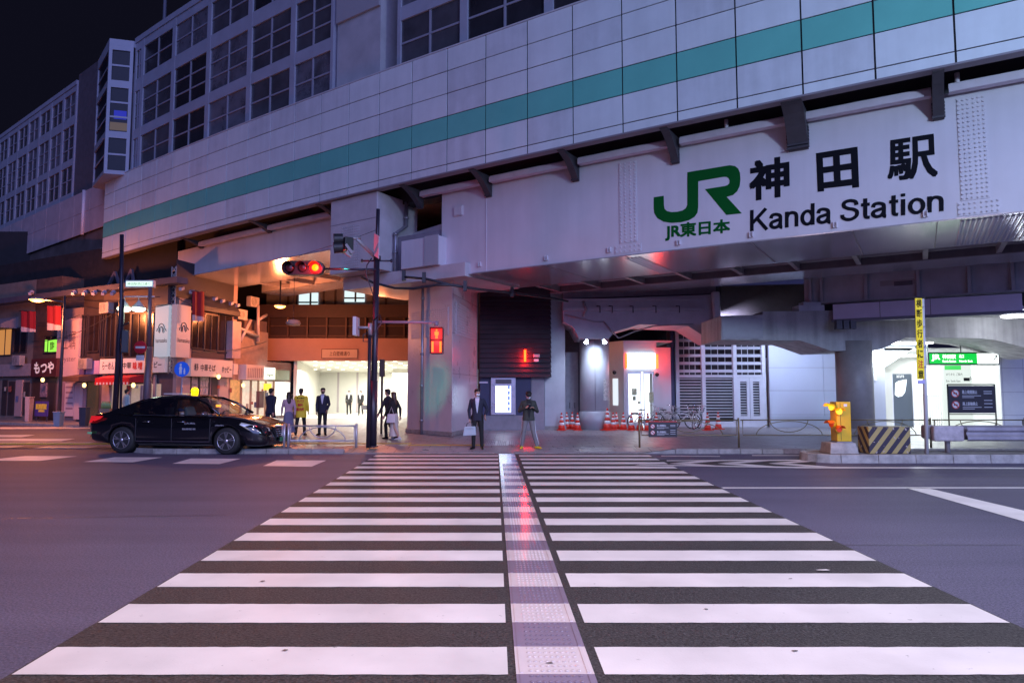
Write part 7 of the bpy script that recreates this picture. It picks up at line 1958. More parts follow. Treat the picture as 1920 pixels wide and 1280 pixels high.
# --- traffic cones
CR = mat('cone_red', (.62, .035, .02), .45, emit=(1, .1, .05), es=.02); CW = mat('cone_white', (.75, .75, .76), .4)
def cone_make():
    r_ = empty('traffic_cone', (0, 0, 0))
    b = MB(); H_ = .70
    def rad(z): return .13 * (1 - (z - .03) / H_) + .022
    segs = [(.03, .22, 0), (.22, .32, 1), (.32, .42, 0), (.42, .51, 1), (.51, .58, 0), (.58, .64, 1), (.64, .73, 0)]
    for z0, z1, mi in segs: b.lathe([(rad(z0), z0), (rad(z1), z1)], (0, 0, 0), 20, mi)
    b.build('cone_body', [CR, CW], r_, world=False)
    b = MB(); b.box(-.19, .19, -.19, .19, 0, .035); b.build('base', CR, r_, world=False, bevel=.012)
    return r_
proto = cone_make()
spots = [(1053, 806.5, 'red and white cone, first from the square column in the group of four'), (1063, 804.5, 'red and white cone, second from the square column'), (1073, 804.5, 'red and white cone, third from the square column in shadow'), (1083, 806.5, 'red and white cone touching the round column, last of the four'),
         (1139, 806.5, 'tallest red and white cone with a wide red base right of the round column'), (1150, 805.5, 'red and white cone beside the tall wide based cone'), (1156, 804.5, 'red and white cone hidden behind its neighbour near the office'), (1169, 805.5, 'red and white cone below the slanted office window'), (1184, 806.5, 'red and white cone before the open office door'),
         (1200, 806.5, 'red and white cone behind the leftmost bicycle wheel'), (1215, 807, 'red and white cone behind the small notice board, nearer the door'), (1231, 807, 'red and white cone behind the small notice board, nearer the bicycles'), (1327, 806.5, 'red and white cone right of the bicycles'), (1347, 804.5, 'red and white cone standing alone before the slatted double door'), (1645, 807, 'red and white cone between the stout column and the entrance')]
for i, (px, py, lab) in enumerate(spots):
    c = proto if i == 0 else copy_tree(proto)
    c.location = G(px, py, PZ); c.rotation_euler.z = random.uniform(-.5, .5)
    if i == 4: c.scale = (1.2, 1.2, 1.25)
    tag(c, lab, 'traffic cone', 'traffic cones around the station columns')
# --- parked bicycles
def bike_make():
    r_ = empty('bicycle', (0, 0, 0))
    fr = mat('bike_white', (.60, .62, .66), .3, metal=.4); tm = mat('tyre_black', (.02, .02, .022), .7); ch = mat('bike_chrome', (.6, .6, .62), .2, metal=.9)
    for x in (-.52, .52):
        b = MB(); b.tube([(x + .33 * math.cos(a), 0, .33 + .33 * math.sin(a)) for a in np.linspace(0, 2 * math.pi, 29)], .019, 6, cap=False); w = b.build('wheel', tm, r_, world=False)
        b = MB()
        for k in range(14): a = 2 * math.pi * k / 14; b.tube([(x, .0, .33), (x + .315 * math.cos(a), 0, .33 + .315 * math.sin(a))], .004, 4)
        b.tube([(x + .305 * math.cos(a), 0, .33 + .305 * math.sin(a)) for a in np.linspace(0, 2 * math.pi, 25)], .010, 5, cap=False)
        b.build('spokes', ch, w, world=False)
        b = MB(); b.tube([(x + .365 * math.cos(a), 0, .33 + .365 * math.sin(a)) for a in np.linspace(R(20), R(170), 12)], .016, 6); b.build('mudguard', fr, r_, world=False)
    b = MB()
    bb = (-.08, 0, .28); st = (-.22, 0, .72); hdl = (.36, 0, .82); hb = (.40, 0, .62)
    b.tube([bb, st], .018, 8); b.tube([bb, (-.05, 0, .29), hb], .024, 8); b.tube([st, (-.2, 0, .6), (.38, 0, .74)], .014, 8); b.tube([hb, hdl, (.34, 0, .95)], .018, 8)
    for y in (-.05, .05): b.tube([bb, (-.52, y, .33)], .012, 6); b.tube([st, (-.52, y, .33)], .010, 6); b.tube([hb, (.50, y, .34)], .014, 6)
    b.build('frame', fr, r_, world=False)
    b = MB(); b.tube([(.26, -.29, .98), (.34, -.22, 1.0), (.37, 0, .96), (.34, .22, 1.0), (.26, .29, .98)], .013, 8); b.build('handlebar', ch, r_, world=False)
    b = MB(); b.hexa([(-.36, -.07, .80), (-.08, -.03, .80), (-.08, .03, .80), (-.36, .07, .80), (-.37, -.09, .85), (-.08, -.025, .84), (-.08, .025, .84), (-.37, .09, .85)]); b.tube([(-.24, 0, .72), (-.25, 0, .81)], .014, 6); b.build('saddle', mat('saddle_black', (.02, .02, .02), .6), r_, world=False, bevel=.01)
    b = MB()
    for z in (.72, .82, .90):
        s = .13 + (z - .72) * .2; b.tube([(.52 - s, -s, z), (.52 + s, -s, z), (.52 + s, s, z), (.52 - s, s, z), (.52 - s, -s, z)], .007, 5)
    for k in range(6):
        for sy in (-1, 1): x = .40 + .05 * k; b.tube([(x, sy * .13, .72), (x, sy * .165, .90)], .004, 4)
    b.build('basket', ch, r_, world=False)
    b = MB(); b.tube([(-.08, .06, .28), (-.10, .09, .12)], .012, 6); b.tube([(-.08, -.06, .28), (-.06, -.09, .44)], .012, 6); b.lathe([(.09, -.01), (.09, .01)], (-.08, .03, .28), 16, axis='y'); b.build('crank', ch, r_, world=False)
    b = MB(); b.tube([(-.35, -.06, .70), (-.70, -.06, .70), (-.70, .06, .70), (-.35, .06, .70)], .009, 5); b.build('rack', ch, r_, world=False)
    return r_
pb_ = bike_make()
for i, (px, py, rz, lab) in enumerate([(1212, 804, 10, 'leftmost parked bicycle standing by the office door'), (1250, 803.5, 35, 'parked bicycle second from the office door'), (1276, 803, -28, 'parked bicycle between two others before the louvre wall'), (1306, 804, 62, 'rightmost parked bicycle turned toward the road')]):
    c = pb_ if i == 0 else copy_tree(pb_)
    c.location = G(px, py, PZ); c.rotation_euler = (R(4), 0, R(rz)); tag(c, lab, 'bicycle', 'parked bicycles by the louvre wall')
# --- weeds at the foot of the pillar, bins, stand signs at the left
b = MB()
for k in range(60):
    q = G(808, 813, PZ) + Vector((random.uniform(-.18, .18), random.uniform(-.12, .02), 0)); a = random.uniform(0, 6.28); h = random.uniform(.06, .2)
    b.add([q, q + Vector((.02, 0, 0)), q + Vector((math.cos(a) * .08, math.sin(a) * .08, h)), q + Vector((math.cos(a) * .10, math.sin(a) * .08 + .01, h * .8))], [(0, 1, 3, 2)])
o = b.build('weeds', mat('weed_green', (.06, .14, .03), .6)); tag(o, 'tuft of green weeds at the foot of the white pillar', 'weeds', kind='stuff')
for (px0, px1, y0, y1, lab, col) in ((102, 115, 773, 790, 'small grey bin beside the tall painted board shop', (.30, .30, .36)), (150, 163, 765, 793, 'dark low crate stack by the brown awning', (.06, .05, .07)), (48, 57, 745, 782, 'leaning pale menu stand before the beige building', (.5, .36, .34))):
    Yq = 31.5 if px0 > 60 else 37
    r_ = empty('bin' if 'bin' in lab else ('crate' if 'crate' in lab else 'menu_stand'), (XD(px0, Yq), Yq, PZ), lab, 'bin' if 'bin' in lab else ('crate' if 'crate' in lab else 'menu stand'))
    b = MB(); x0, x1 = XD(px0, Yq), XD(px1, Yq); z1 = ZD(y0, Yq); b.hexa([(x0 + .03, Yq, PZ), (x1 - .03, Yq, PZ), (x1 - .03, Yq + .3, PZ), (x0 + .03, Yq + .3, PZ), (x0, Yq - .03, z1), (x1, Yq - .03, z1), (x1, Yq + .33, z1), (x0, Yq + .33, z1)]); b.build('body', mat('bin_%s' % px0, col, .5, var=.2), r_, bevel=.01)
    b = MB(); b.box(x0 - .02, x1 + .02, Yq - .05, Yq + .35, z1 + .001, z1 + .04); b.build('rim', mat('rim_%s' % px0, tuple(c * 1.2 for c in col), .5), r_, bevel=.01)
# ================================================================== PEOPLE
def remeshed(mb, name, mats, parent, vox, smooth=3):
    me = bpy.data.meshes.new(name); me.from_pydata(mb.v, [], mb.f); me.update()
    o = bpy.data.objects.new(name, me); COL.objects.link(o)
    r_ = o.modifiers.new('r', 'REMESH'); r_.mode = 'VOXEL'; r_.voxel_size = vox; r_.use_smooth_shade = True
    s_ = o.modifiers.new('s', 'SMOOTH'); s_.iterations = smooth; s_.factor = .5
    dg = bpy.context.evaluated_depsgraph_get(); dg.update()
    m2 = bpy.data.meshes.new_from_object(o.evaluated_get(dg))
    o.modifiers.clear(); o.data = m2; bpy.data.meshes.remove(me); m2.name = name
    m2.materials.clear(); m2.materials.append(mats)
    for p in m2.polygons: p.use_smooth = True
    o.parent = parent
    return o
def caps(mb, a, b, ra, rb, seg=12):
    a, b = Vector(a), Vector(b)
    mb.tube([a, b], [ra, rb], seg); mb.ball(a, ra * .999, seg, 8); mb.ball(b, rb * .999, seg, 8)
def rings(mb, rr, M, seg=20):
    """elliptical rings (z, rx, ry, yoff) joined into a closed torso"""
    vs = []
    for z, rx, ry, yo in rr:
        for k in range(seg):
            a = 2 * math.pi * k / seg
            ca, sa = math.cos(a), math.sin(a)
            e = .8
            vs.append(M @ Vector((rx * math.copysign(abs(ca) ** e, ca), yo + ry * math.copysign(abs(sa) ** e, sa), z)))
    n = len(rr)
    fs = [(i * seg + k, i * seg + (k + 1) % seg, (i + 1) * seg + (k + 1) % seg, (i + 1) * seg + k) for i in range(n - 1) for k in range(seg)]
    fs += [tuple(range(seg - 1, -1, -1)), tuple(range((n - 1) * seg, n * seg))]
    mb.add(vs, fs, 0, True)
SKIN = mat('skin', (.50, .29, .21), .5)
SKINB = SKIN
def cloth(n, c, r=.8): return mat(n, c, r, var=.12, vscale=9, bump=.15, bscale=40)
MASKW = mat('mask_white', (.78, .80, .85), .7); MASKB = mat('mask_black', (.02, .02, .022), .7)
def person(loc, rz, h, label, pose, top, bottom, shoes, hair=(.012, .009, .008), hair_len='short', mask=None, coat_hem=.80, skirt=None, shirt=None, cap=None, vox=.010,
           open_front=None, extra=None, group=None, bulk=1.0):
    s = h / 1.70
    root = empty('person', loc, label, 'person', group, rz)
    root.scale = (s, s, s)
    lean = pose.get('lean', 0); tw = pose.get('twist', 0); drop = pose.get('drop', 0)
    Mt = Matrix.Translation((0, 0, .92 - drop)) @ Matrix.Rotation(tw, 4, 'Z') @ Matrix.Rotation(lean, 4, 'X') @ Matrix.Translation((0, 0, -.92))
    sh = {q: Mt @ Vector((q * .168, .01, 1.372)) for q in (-1, 1)}
    hip = {q: Vector((q * .085, 0, .90 - drop)) for q in (-1, 1)}
    arms = {q: pose.get('arm%d' % q, ((q * .05, .01, -.28), (q * .02, -.05, -.25))) for q in (-1, 1)}
    legs = {q: pose.get('leg%d' % q, ((q * .01, -.01, -.43), (q * .01, .02, -.40))) for q in (-1, 1)}
    el = {q: sh[q] + Vector(arms[q][0]) for q in (-1, 1)}; wr = {q: el[q] + Vector(arms[q][1]) for q in (-1, 1)}
    kn = {q: hip[q] + Vector(legs[q][0]) for q in (-1, 1)}; an = {q: kn[q] + Vector(legs[q][1]) for q in (-1, 1)}
    toe = {q: pose.get('toe%d' % q, (q * .25, -1)) for q in (-1, 1)}
    Mh = Mt @ Matrix.Translation((0, 0, 1.50)) @ Matrix.Rotation(pose.get('yaw', 0), 4, 'Z') @ Matrix.Rotation(pose.get('pitch', 0), 4, 'X') @ Matrix.Translation((0, 0, -1.50))
    # ---- body, one continuous skin
    b = MB()
    rings(b, [(.86, .13, .09, 0), (1.0, .12, .085, 0), (1.15, .13, .09, 0), (1.30, .155, .10, 0), (1.39, .15, .085, 0), (1.44, .07, .06, .005)], Mt, 16)
    caps(b, Mt @ Vector((0, .012, 1.42)), Mh @ Vector((0, .012, 1.53)), .055, .052)
    def hb(c, r): 
        n = len(b.v); b.ball((0, 0, 0), r, 16, 10)
        for i in range(n, len(b.v)): b.v[i] = tuple(Mh @ (Vector(b.v[i]) + Vector(c)))
    hb((0, .012, 1.612), (.073, .090, .090)); hb((0, -.018, 1.555), (.055, .066, .062)); hb((0, -.045, 1.518), (.030, .030, .024))
    hb((0, -.090, 1.570), (.012, .018, .020)); hb((0, -.082, 1.590), (.008, .012, .022)); hb((0, -.076, 1.535), (.024, .010, .008))
    for q in (-1, 1): hb((q * .074, .012, 1.585), (.010, .020, .030))
    for q in (-1, 1): hb((q * .027, -.066, 1.612), (.022, .014, .008))
    for q in (-1, 1):
        caps(b, sh[q], el[q], .045, .034); caps(b, el[q], wr[q], .034, .024)
        caps(b, hip[q], kn[q], .075, .046); caps(b, kn[q], an[q], .046, .032); ft = Vector((toe[q][0], toe[q][1], 0)).normalized()
        caps(b, an[q] + Vector((0, 0, -.03)), an[q] + ft * .14 + Vector((0, 0, -.05)), .030, .022)
        d = (wr[q] - el[q]).normalized(); d = pose.get('hand%d' % q, d); d = Vector(d).normalized()
        side = d.cross(Vector((q * 1.0, .25, 0))).normalized() if abs(d.z) > .5 else Vector((0, 0, 1)).cross(d).normalized()
        palmn = d.cross(side).normalized()
        pc = wr[q] + d * .05
        n = len(b.v); b.obox(pc, d * .048, side * .038, palmn * .013)
        curl = pose.get('curl', .5)
        for k, ln in enumerate((.070, .078, .072, .058)):
            base = wr[q] + d * .095 + side * (.028 - .019 * k)
            inw = palmn * (-q if abs(d.z) > .5 else -1)
            p1 = base + (d * (1 - curl * .3) + inw * curl * .6).normalized() * ln * .5; p2 = p1 + (d * (1 - curl) + inw * curl).normalized() * ln * .5
            caps(b, base - d * .015, p1, .0088, .0082, 8); caps(b, p1, p2, .0082, .0072, 8)
        tb = wr[q] + d * .03 + side * .034
        caps(b, tb, tb + (d * .7 + side * .7).normalized() * .035, .011, .010, 8); t1 = tb + (d * .7 + side * .7).normalized() * .035; caps(b, t1, t1 + (d * .95 + side * .15).normalized() * .028, .010, .008, 8)
    remeshed(b, 'body', SKIN, root, vox * .85, 2)
    # ---- eyes
    if vox < .011:
        for q in (-1, 1):
            e = MB(); e.ball((0, 0, 0), (.010, .006, .005), 10, 6)
            e.v = [tuple(Mh @ (Vector(v) + Vector((q * .030, -.0755, 1.597)))) for v in e.v]; e.build('eye', mat('eye_dark', (.02, .015, .012), .3), root, world=False)
    # ---- top / jacket
    b = MB(); B = bulk
    hem = coat_hem
    rr = [(hem, .170 * B, .118 * B, .005), (hem + .08, .165 * B, .117 * B, .003), (.98, .152 * B, .108 * B, 0), (1.08, .148 * B, .106 * B, 0), (1.22, .172 * B, .118 * B, 0), (1.33, .190 * B, .118 * B, 0), (1.385, .178 * B, .105 * B, .005), (1.425, .125 * B, .082 * B, .010), (1.468, .066, .060, .012)]
    rings(b, rr, Mt, 24)
    for q in (-1, 1):
        caps(b, sh[q], el[q], .060 * B, .048 * B); caps(b, el[q], wr[q] - (wr[q] - el[q]).normalized() * .01, .050 * B, .038)
    remeshed(b, 'jacket' if shirt else 'top', top, root, vox, 3)
    if shirt:
        g_ = MB()
        zs = np.linspace(1.452, pose.get('vz', 1.12), 9); w0 = pose.get('vw', .062)
        rows = []
        for i, z in enumerate(zs):
            w = w0 * (1 - i / 8) ** .8 + .004
            ry = np.interp(z, [r[0] for r in rr], [r[2] for r in rr]); yo = np.interp(z, [r[0] for r in rr], [r[3] for r in rr]); rx = np.interp(z, [r[0] for r in rr], [r[1] for r in rr])
            row = []
            for t in (-1, -.5, 0, .5, 1):
                x = w * t; y = yo - ry * max(0, 1 - (abs(x) / rx) ** 2.5) ** .4 - .007
                row.append(Mt @ Vector((x, y, z)))
            rows.append(row)
        vs = [p for r in rows for p in r]
        g_.add(vs, [(i * 5 + k + 5, i * 5 + k + 6, i * 5 + k + 1, i * 5 + k) for i in range(8) for k in range(4)], 0, True)
        g_.build('shirt', shirt, root, world=False)
        g_ = MB()
        for q in (-1, 1):      # lapels
            a_ = [rows[i][0 if q < 0 else 4] for i in range(8)]
            for i in range(7):
                o0 = Vector((q * (.030 if i < 5 else .015), .004, .0)); o1 = Vector((q * (.030 if i < 4 else .012), .004, 0))
                g_.quad(a_[i] + Vector((0, -.006, 0)), a_[i] + o0 + Vector((0, -.002, 0)), a_[i + 1] + o1 + Vector((0, -.002, 0)), a_[i + 1] + Vector((0, -.006, 0)))
        g_.build('lapel', top, root, world=False)
        g_ = MB(); n = len(g_.v); g_.tube([(0, .012, 1.455), (0, .008, 1.49)], [.066, .058], 16, cap=False); g_.v = [tuple(Mt @ Vector(v)) for v in g_.v]; g_.build('collar', shirt, root, world=False)
    # ---- trousers or skirt
    b = MB()
    for q in (-1, 1):
        caps(b, hip[q] + Vector((0, 0, .02)), kn[q], .098, .064); caps(b, kn[q], an[q] + Vector((0, 0, .015)), .064, .052)
    rings(b, [(.80 - drop, .10, .09, 0), (.88 - drop, .16, .112, 0), (.96 - drop, .155, .108, 0), (1.02 - drop, .14, .098, 0)], Matrix.Identity(4), 20)
    if skirt:
        b = MB(); hemz, hr, sway = skirt
        rings(b, [(hemz, hr, hr * .8, sway), (hemz + (.95 - hemz) * .35, hr * .8, hr * .66, sway * .6), (.80, .17, .135, sway * .15), (.95, .145, .105, 0), (1.02, .125, .09, 0)], Matrix.Identity(4), 26)
        remeshed(b, 'skirt', bottom, root, vox, 3)
    else: remeshed(b, 'trousers', bottom, root, vox, 3)
    for q in (-1, 1):
        b = MB(); ft = Vector((toe[q][0], toe[q][1], 0)).normalized(); a_ = an[q]
        base = a_.z - .075
        z_ = lambda z: Vector((0, 0, z - a_.z))
        caps(b, a_ + z_(base + .045) - ft * .045, a_ + z_(base + .035) + ft * .10, .042, .036); caps(b, a_ + z_(base + .035) + ft * .10, a_ + z_(base + .026) + ft * .17, .036, .026); caps(b, a_ + z_(base + .05), a_ + z_(base + .10), .045, .042)
        remeshed(b, 'shoe', shoes, root, max(vox, .009), 2)
    # ---- hair, mask, cap
    b = MB()
    def hh(c, r, mb=None, seg=18, ri=12):
        mb = mb or b
        n = len(mb.v); mb.ball((0, 0, 0), r, seg, ri)
        for i in range(n, len(mb.v)): mb.v[i] = tuple(Mh @ (Vector(mb.v[i]) + Vector(c)))
    hh((0, .030, 1.632), (.084, .092, .084)); hh((0, -.010, 1.668), (.078, .083, .048)); hh((0, .060, 1.575), (.068, .055, .070))
    for q in (-1, 1): hh((q * .068, .010, 1.635), (.018, .04, .045))
    for k in range(14):
        a_ = random.uniform(0, 6.28); hh((.05 * math.cos(a_), .02 + .06 * math.sin(a_), 1.672 + random.uniform(-.02, .015)), (.03, .03, .028), None, 8, 6)
    if hair_len == 'long':
        hh((0, .065, 1.50), (.080, .050, .14)); hh((0, .095, 1.36), (.080, .042, .13)); 
        for q in (-1, 1): hh((q * .07, .03, 1.53), (.028, .045, .12))
    if not cap: remeshed(b, 'hair', mat('hair_%d' % int(sum(hair) * 1000), hair, .45), root, vox, 1)
    else:
        remeshed(b, 'hair', mat('hair_%d' % int(sum(hair) * 1000), hair, .45), root, vox, 1)
        c_ = MB(); hh((0, .012, 1.648), (.094, .104, .072), c_); c_.v = [v for v in c_.v]
        n = len(c_.v); c_.lathe([(.001, 0), (.075, 0), (.080, .010), (.001, .014)], (0, 0, 0), 20)
        for i in range(n, len(c_.v)): v = c_.v[i]; c_.v[i] = tuple(Mh @ Vector((v[0], v[1] * 1.0 - .095, 1.645 + v[2] + (v[1] * .15))))
        remeshed(c_, 'cap', cap, root, vox, 1)
    if mask:
        b = MB(); hh((0, -.030, 1.548), (.062, .066, .046), None, 16, 10)
        b.build('face_mask', mask, root, world=False)
    return root, dict(wr=wr, el=el, s=s, Mh=Mh, Mt=Mt)
NAVY = cloth('suit_navy', (.018, .020, .042)); BLACKC = cloth('cloth_black', (.012, .012, .014)); WSHIRT = cloth('shirt_white', (.60, .62, .72)); SHOEB = mat('shoe_black', (.01, .01, .01), .25)
# 1 businessman waiting with a pale bag
loc = Vector((G(893, 846, .06).x, Y_KERB + .62, .085))
p1, j1 = person(loc, 0, 1.70, 'masked man in navy suit holding a pale grey bag, waiting at the crossing', dict(yaw=.42, pitch=.04, **{'arm-1': ((-.075, .03, -.27), (.03, -.07, -.25)), 'arm1': ((.115, .05, -.25), (-.06, -.16, -.165)), 'leg-1': ((-.02, -.01, -.43), (-.005, .02, -.40)), 'leg1': ((.035, -.01, -.43), (.015, .02, -.40)), 'toe-1': (-.45, -1), 'toe1': (.2, -1), 'hand1': (.0, -.5, -.8), 'vz': 1.02, 'vw': .060}),
       NAVY, BLACKC, SHOEB, mask=MASKW, shirt=WSHIRT, vox=.0095)
w = loc + (Vector(j1['wr'][-1]) + Vector((-.005, -.02, -.12))) * j1['s']
bag = empty('handbag', w, 'pale grey boxy handbag hanging from the suited man\'s hand', 'bag')
BAGM = mat('bag_pale', (.42, .50, .56), .5, var=.1)
b = MB(); b.hexa([w + Vector(v) for v in ((-.19, -.055, -.36), (.19, -.055, -.34), (.19, .055, -.34), (-.19, .055, -.36), (-.15, -.035, -.09), (.17, -.035, -.08), (.17, .035, -.08), (-.15, .035, -.09))]); b.build('bag_body', BAGM, bag, bevel=.02)
for dy in (-.03, .03): b = MB(); b.tube([w + Vector((-.09, dy, -.09)), w + Vector((-.07, dy * .6, .0)), w + Vector((0, dy * .3, .03)), w + Vector((.07, dy * .6, .0)), w + Vector((.10, dy, -.09))], .010, 6); b.build('handle', mat('bag_handle', (.08, .08, .10), .5), bag)
b = MB(); b.box(w.x - .10, w.x + .12, w.y - .055, w.y - .048, w.z - .15, w.z - .145); b.build('zip', mat('bag_handle'), bag)
# 2 young man in a cap looking at his phone
loc = Vector((G(992, 846, .06).x, Y_KERB + .68, .085))
OLIVE = cloth('jacket_olive', (.045, .050, .042)); GREYT = cloth('trousers_grey', (.20, .19, .20))
p2, j2 = person(loc, .12, 1.63, 'person in black cap and dark bomber jacket looking at a phone, yellow shoes', dict(yaw=-.1, pitch=.42, lean=.03, curl=.8, **{'arm-1': ((-.10, .03, -.25), (.155, -.20, .10)), 'arm1': ((.10, .02, -.26), (-.145, -.21, .10)), 'hand-1': (.7, -.5, .5), 'hand1': (-.7, -.5, .3), 'leg-1': ((-.07, -.02, -.425), (-.045, .03, -.395)), 'leg1': ((.06, -.04, -.425), (.10, .0, -.395)), 'toe-1': (-.35, -1), 'toe1': (.75, -1), 'vz': .90, 'vw': .085}),
       OLIVE, GREYT, mat('shoe_yellow', (.75, .60, .02), .5), mask=MASKW, shirt=BLACKC, cap=BLACKC, vox=.0095, bulk=1.12, coat_hem=.84)
g_ = MB()
for q, pts in ((-1, [(-.185, 0, .90), (-.215, -.02, .48), (-.262, .01, .12)]), (1, [(.185, 0, .90), (.222, -.04, .48), (.322, -.04, .12)])):
    g_.tube([Vector(p) + Vector((-q * .012, 0, 0)) for p in pts], .016, 6)
g_.build('side_stripe', mat('stripe_white', (.7, .7, .74), .7), p2, world=False)
pw = (Matrix.Translation(loc) @ Matrix.Rotation(.12, 4, 'Z')) @ ((Vector(j2['wr'][-1]) + Vector(j2['wr'][1])) / 2 * j2['s'] + Vector((-.01, -.06, .055)))
ph_ = empty('smartphone', pw, 'dark smartphone held in both hands by the person in the cap', 'phone')
b = MB(); b.obox(pw, Vector((.036, 0, 0)), Vector((0, .052, .045)), Vector((0, -.003, .004))); b.build('phone_body', mat('phone_dark', (.02, .02, .03), .2), ph_, bevel=.003)
b = MB(); b.obox(pw + Vector((0, .0035, .0055)) * 1.4, Vector((.032, 0, 0)), Vector((0, .047, .041)), Vector((0, -.0006, .0008))); b.build('phone_screen', emat('phone_lit', (.6, .75, 1), .8), ph_)
# 3..: people in the side street
def at(px, py, Y): p = D(px, py, Y); return Vector((p.x, Y, PZ))
person(at(604, 813, 25.2), .1, 1.72, 'man in dark suit and black mask standing behind the silver guard rail', dict(yaw=.3, **{'arm-1': ((-.05, .02, -.27), (.01, -.05, -.25)), 'arm1': ((.06, .03, -.26), (-.06, -.12, -.20)), 'toe-1': (-.5, -1), 'toe1': (.4, -1)}), NAVY, BLACKC, SHOEB, mask=MASKB, shirt=WSHIRT, vox=.012)
YLC = mat('coat_yellow', (.72, .55, .03), .7, emit=(1, .8, .05), es=.0)
p4, j4 = person(at(563, 817, 24.8), R(188), 1.70, 'person seen from behind in a bright yellow coat with red characters', dict(yaw=-.2, **{'arm-1': ((-.06, .02, -.27), (-.02, -.08, -.22)), 'arm1': ((.06, .02, -.27), (.02, -.08, -.22)), 'leg-1': ((-.03, -.08, -.42), (-.02, .02, -.40)), 'leg1': ((.03, .08, -.42), (.02, .10, -.38)), 'toe-1': (-.3, -1), 'toe1': (.3, -1)}), YLC, BLACKC, SHOEB, vox=.012, coat_hem=.66, bulk=1.22)
b = MB()
def backfn(x, y, l=0):
    ax_ = min(.999, abs(x) / .24); return Vector((-x, .148 * (1 - ax_ ** 2.5) ** .4 + .012 + l, y))
for i, (t, z0, z1, w_) in enumerate((('サパワ', 1.20, 1.30, .12), ('無料', 1.06, 1.17, .09), ('案内所', .90, 1.02, .13))): put_text(b, t, backfn, -w_, w_, z0, z1, .03)
b.build('red_characters', mat('coat_red', (.55, .03, .02), .7), p4, world=False)
b = MB(); put_text(b, '路上案内', backfn, -.13, .13, 1.335, 1.385, .03); b.build('black_characters', mat('letter_black'), p4, world=False)
sb = at(548, 817, 24.5) + Vector((0, -.05, .78)); o_ = empty('shoulder_bag', sb, 'brown shoulder bag between the woman in the long skirt and the yellow coat', 'bag')
b = MB(); b.hexa([sb + Vector(v) for v in ((-.13, -.05, -.16), (.13, -.05, -.16), (.13, .05, -.16), (-.13, .05, -.16), (-.11, -.03, .1), (.11, -.03, .1), (.11, .03, .1), (-.11, .03, .1))]); b.build('bag_body', mat('bag_brown', (.10, .045, .03), .5), o_, bevel=.02)
b = MB(); b.tube([sb + Vector((-.1, 0, .1)), sb + Vector((-.02, .0, .58)), sb + Vector((.1, 0, .1))], .012, 6); b.build('strap', mat('bag_brown'), o_)
WALK = lambda k=1: {'leg-1': ((-.01, -.16 * k, -.40), (0, .03, -.41)), 'leg1': ((.01, .10 * k, -.42), (.01, .22 * k, -.35)), 'arm-1': ((-.05, .12, -.25), (0, .0, -.26)), 'arm1': ((.05, -.10, -.26), (0, -.12, -.22)), 'drop': .03, 'lean': .05}
person(at(540, 818, 24.4), R(205), 1.60, 'long haired woman in pink top and long blue grey skirt walking away', dict(WALK(.8)), cloth('top_pink', (.52, .36, .40)), cloth('skirt_bluegrey', (.16, .17, .26)), mat('shoe_brown', (.12, .07, .05), .5), hair=(.03, .018, .012), hair_len='long', skirt=(.16, .26, .05), vox=.012)
person(at(506, 815, 25.0), R(160), 1.74, 'man in navy suit walking away beside the taxi bonnet', dict(WALK(.7)), NAVY, cloth('trousers_navy', (.014, .016, .035)), SHOEB, vox=.012, bulk=1.08)
YC = 22.5
person(at(738, 826, YC), R(-118), 1.60, 'long haired woman in black top and wide white trousers walking with a man', dict(WALK(1.0)), BLACKC, cloth('trousers_cream', (.62, .55, .50)), mat('shoe_white', (.6, .6, .6), .5), hair=(.06, .028, .018), hair_len='long', vox=.012, skirt=(.14, .19, .02))
person(at(729, 822, YC + .6), R(-110), 1.70, 'man in dark clothes half hidden behind the woman in white trousers', dict(WALK(1.15), lean=.12), cloth('jacket_dark', (.03, .028, .035)), BLACKC, SHOEB, vox=.012)
tb_ = at(733, 826, YC - .25) + Vector((0, 0, .75)); o_ = empty('tote_bag', tb_, 'white tote bag carried by the woman in white trousers', 'bag')
b = MB(); b.hexa([tb_ + Vector(v) for v in ((-.16, -.04, -.17), (.14, -.04, -.17), (.14, .04, -.17), (-.16, .04, -.17), (-.12, -.02, .12), (.12, -.02, .12), (.12, .02, .12), (-.12, .02, .12))]); b.build('bag_body', mat('bag_white', (.62, .58, .58), .7), o_, bevel=.02)
b = MB(); b.tube([tb_ + Vector((-.08, 0, .12)), tb_ + Vector((0, 0, .34)), tb_ + Vector((.08, 0, .12))], .010, 6); b.build('handle', mat('bag_white'), o_)
person(at(654, 775, 47.5), .1, 1.70, 'farther left of two men in black suits walking through the bright underpass', dict(WALK(.6)), BLACKC, BLACKC, SHOEB, mask=MASKW, shirt=WSHIRT, vox=.02)
person(at(676, 777, 46.5), -.1, 1.70, 'man in black suit carrying a dark bag in the bright underpass', dict(WALK(.5)), BLACKC, BLACKC, SHOEB, mask=MASKW, shirt=WSHIRT, vox=.02)
q = at(683, 777, 46.4) + Vector((0, 0, .55)); o_ = empty('briefcase', q, 'dark briefcase carried in the bright underpass', 'bag'); b = MB(); b.box(q.x - .2, q.x + .2, q.y - .06, q.y + .06, q.z - .15, q.z + .15); b.build('bag_body', mat('bag_handle'), o_, bevel=.03)
b = MB(); b.tube([q + Vector((-.08, 0, .15)), q + Vector((0, 0, .25)), q + Vector((.08, 0, .15))], .012, 6); b.build('handle', mat('bag_handle'), o_)
person(at(236, 790, 31.5), R(150), 1.70, 'customer in pale teal shirt standing at the red awning stall behind the taxi', {}, cloth('shirt_teal', (.35, .50, .50)), BLACKC, SHOEB, vox=.016)

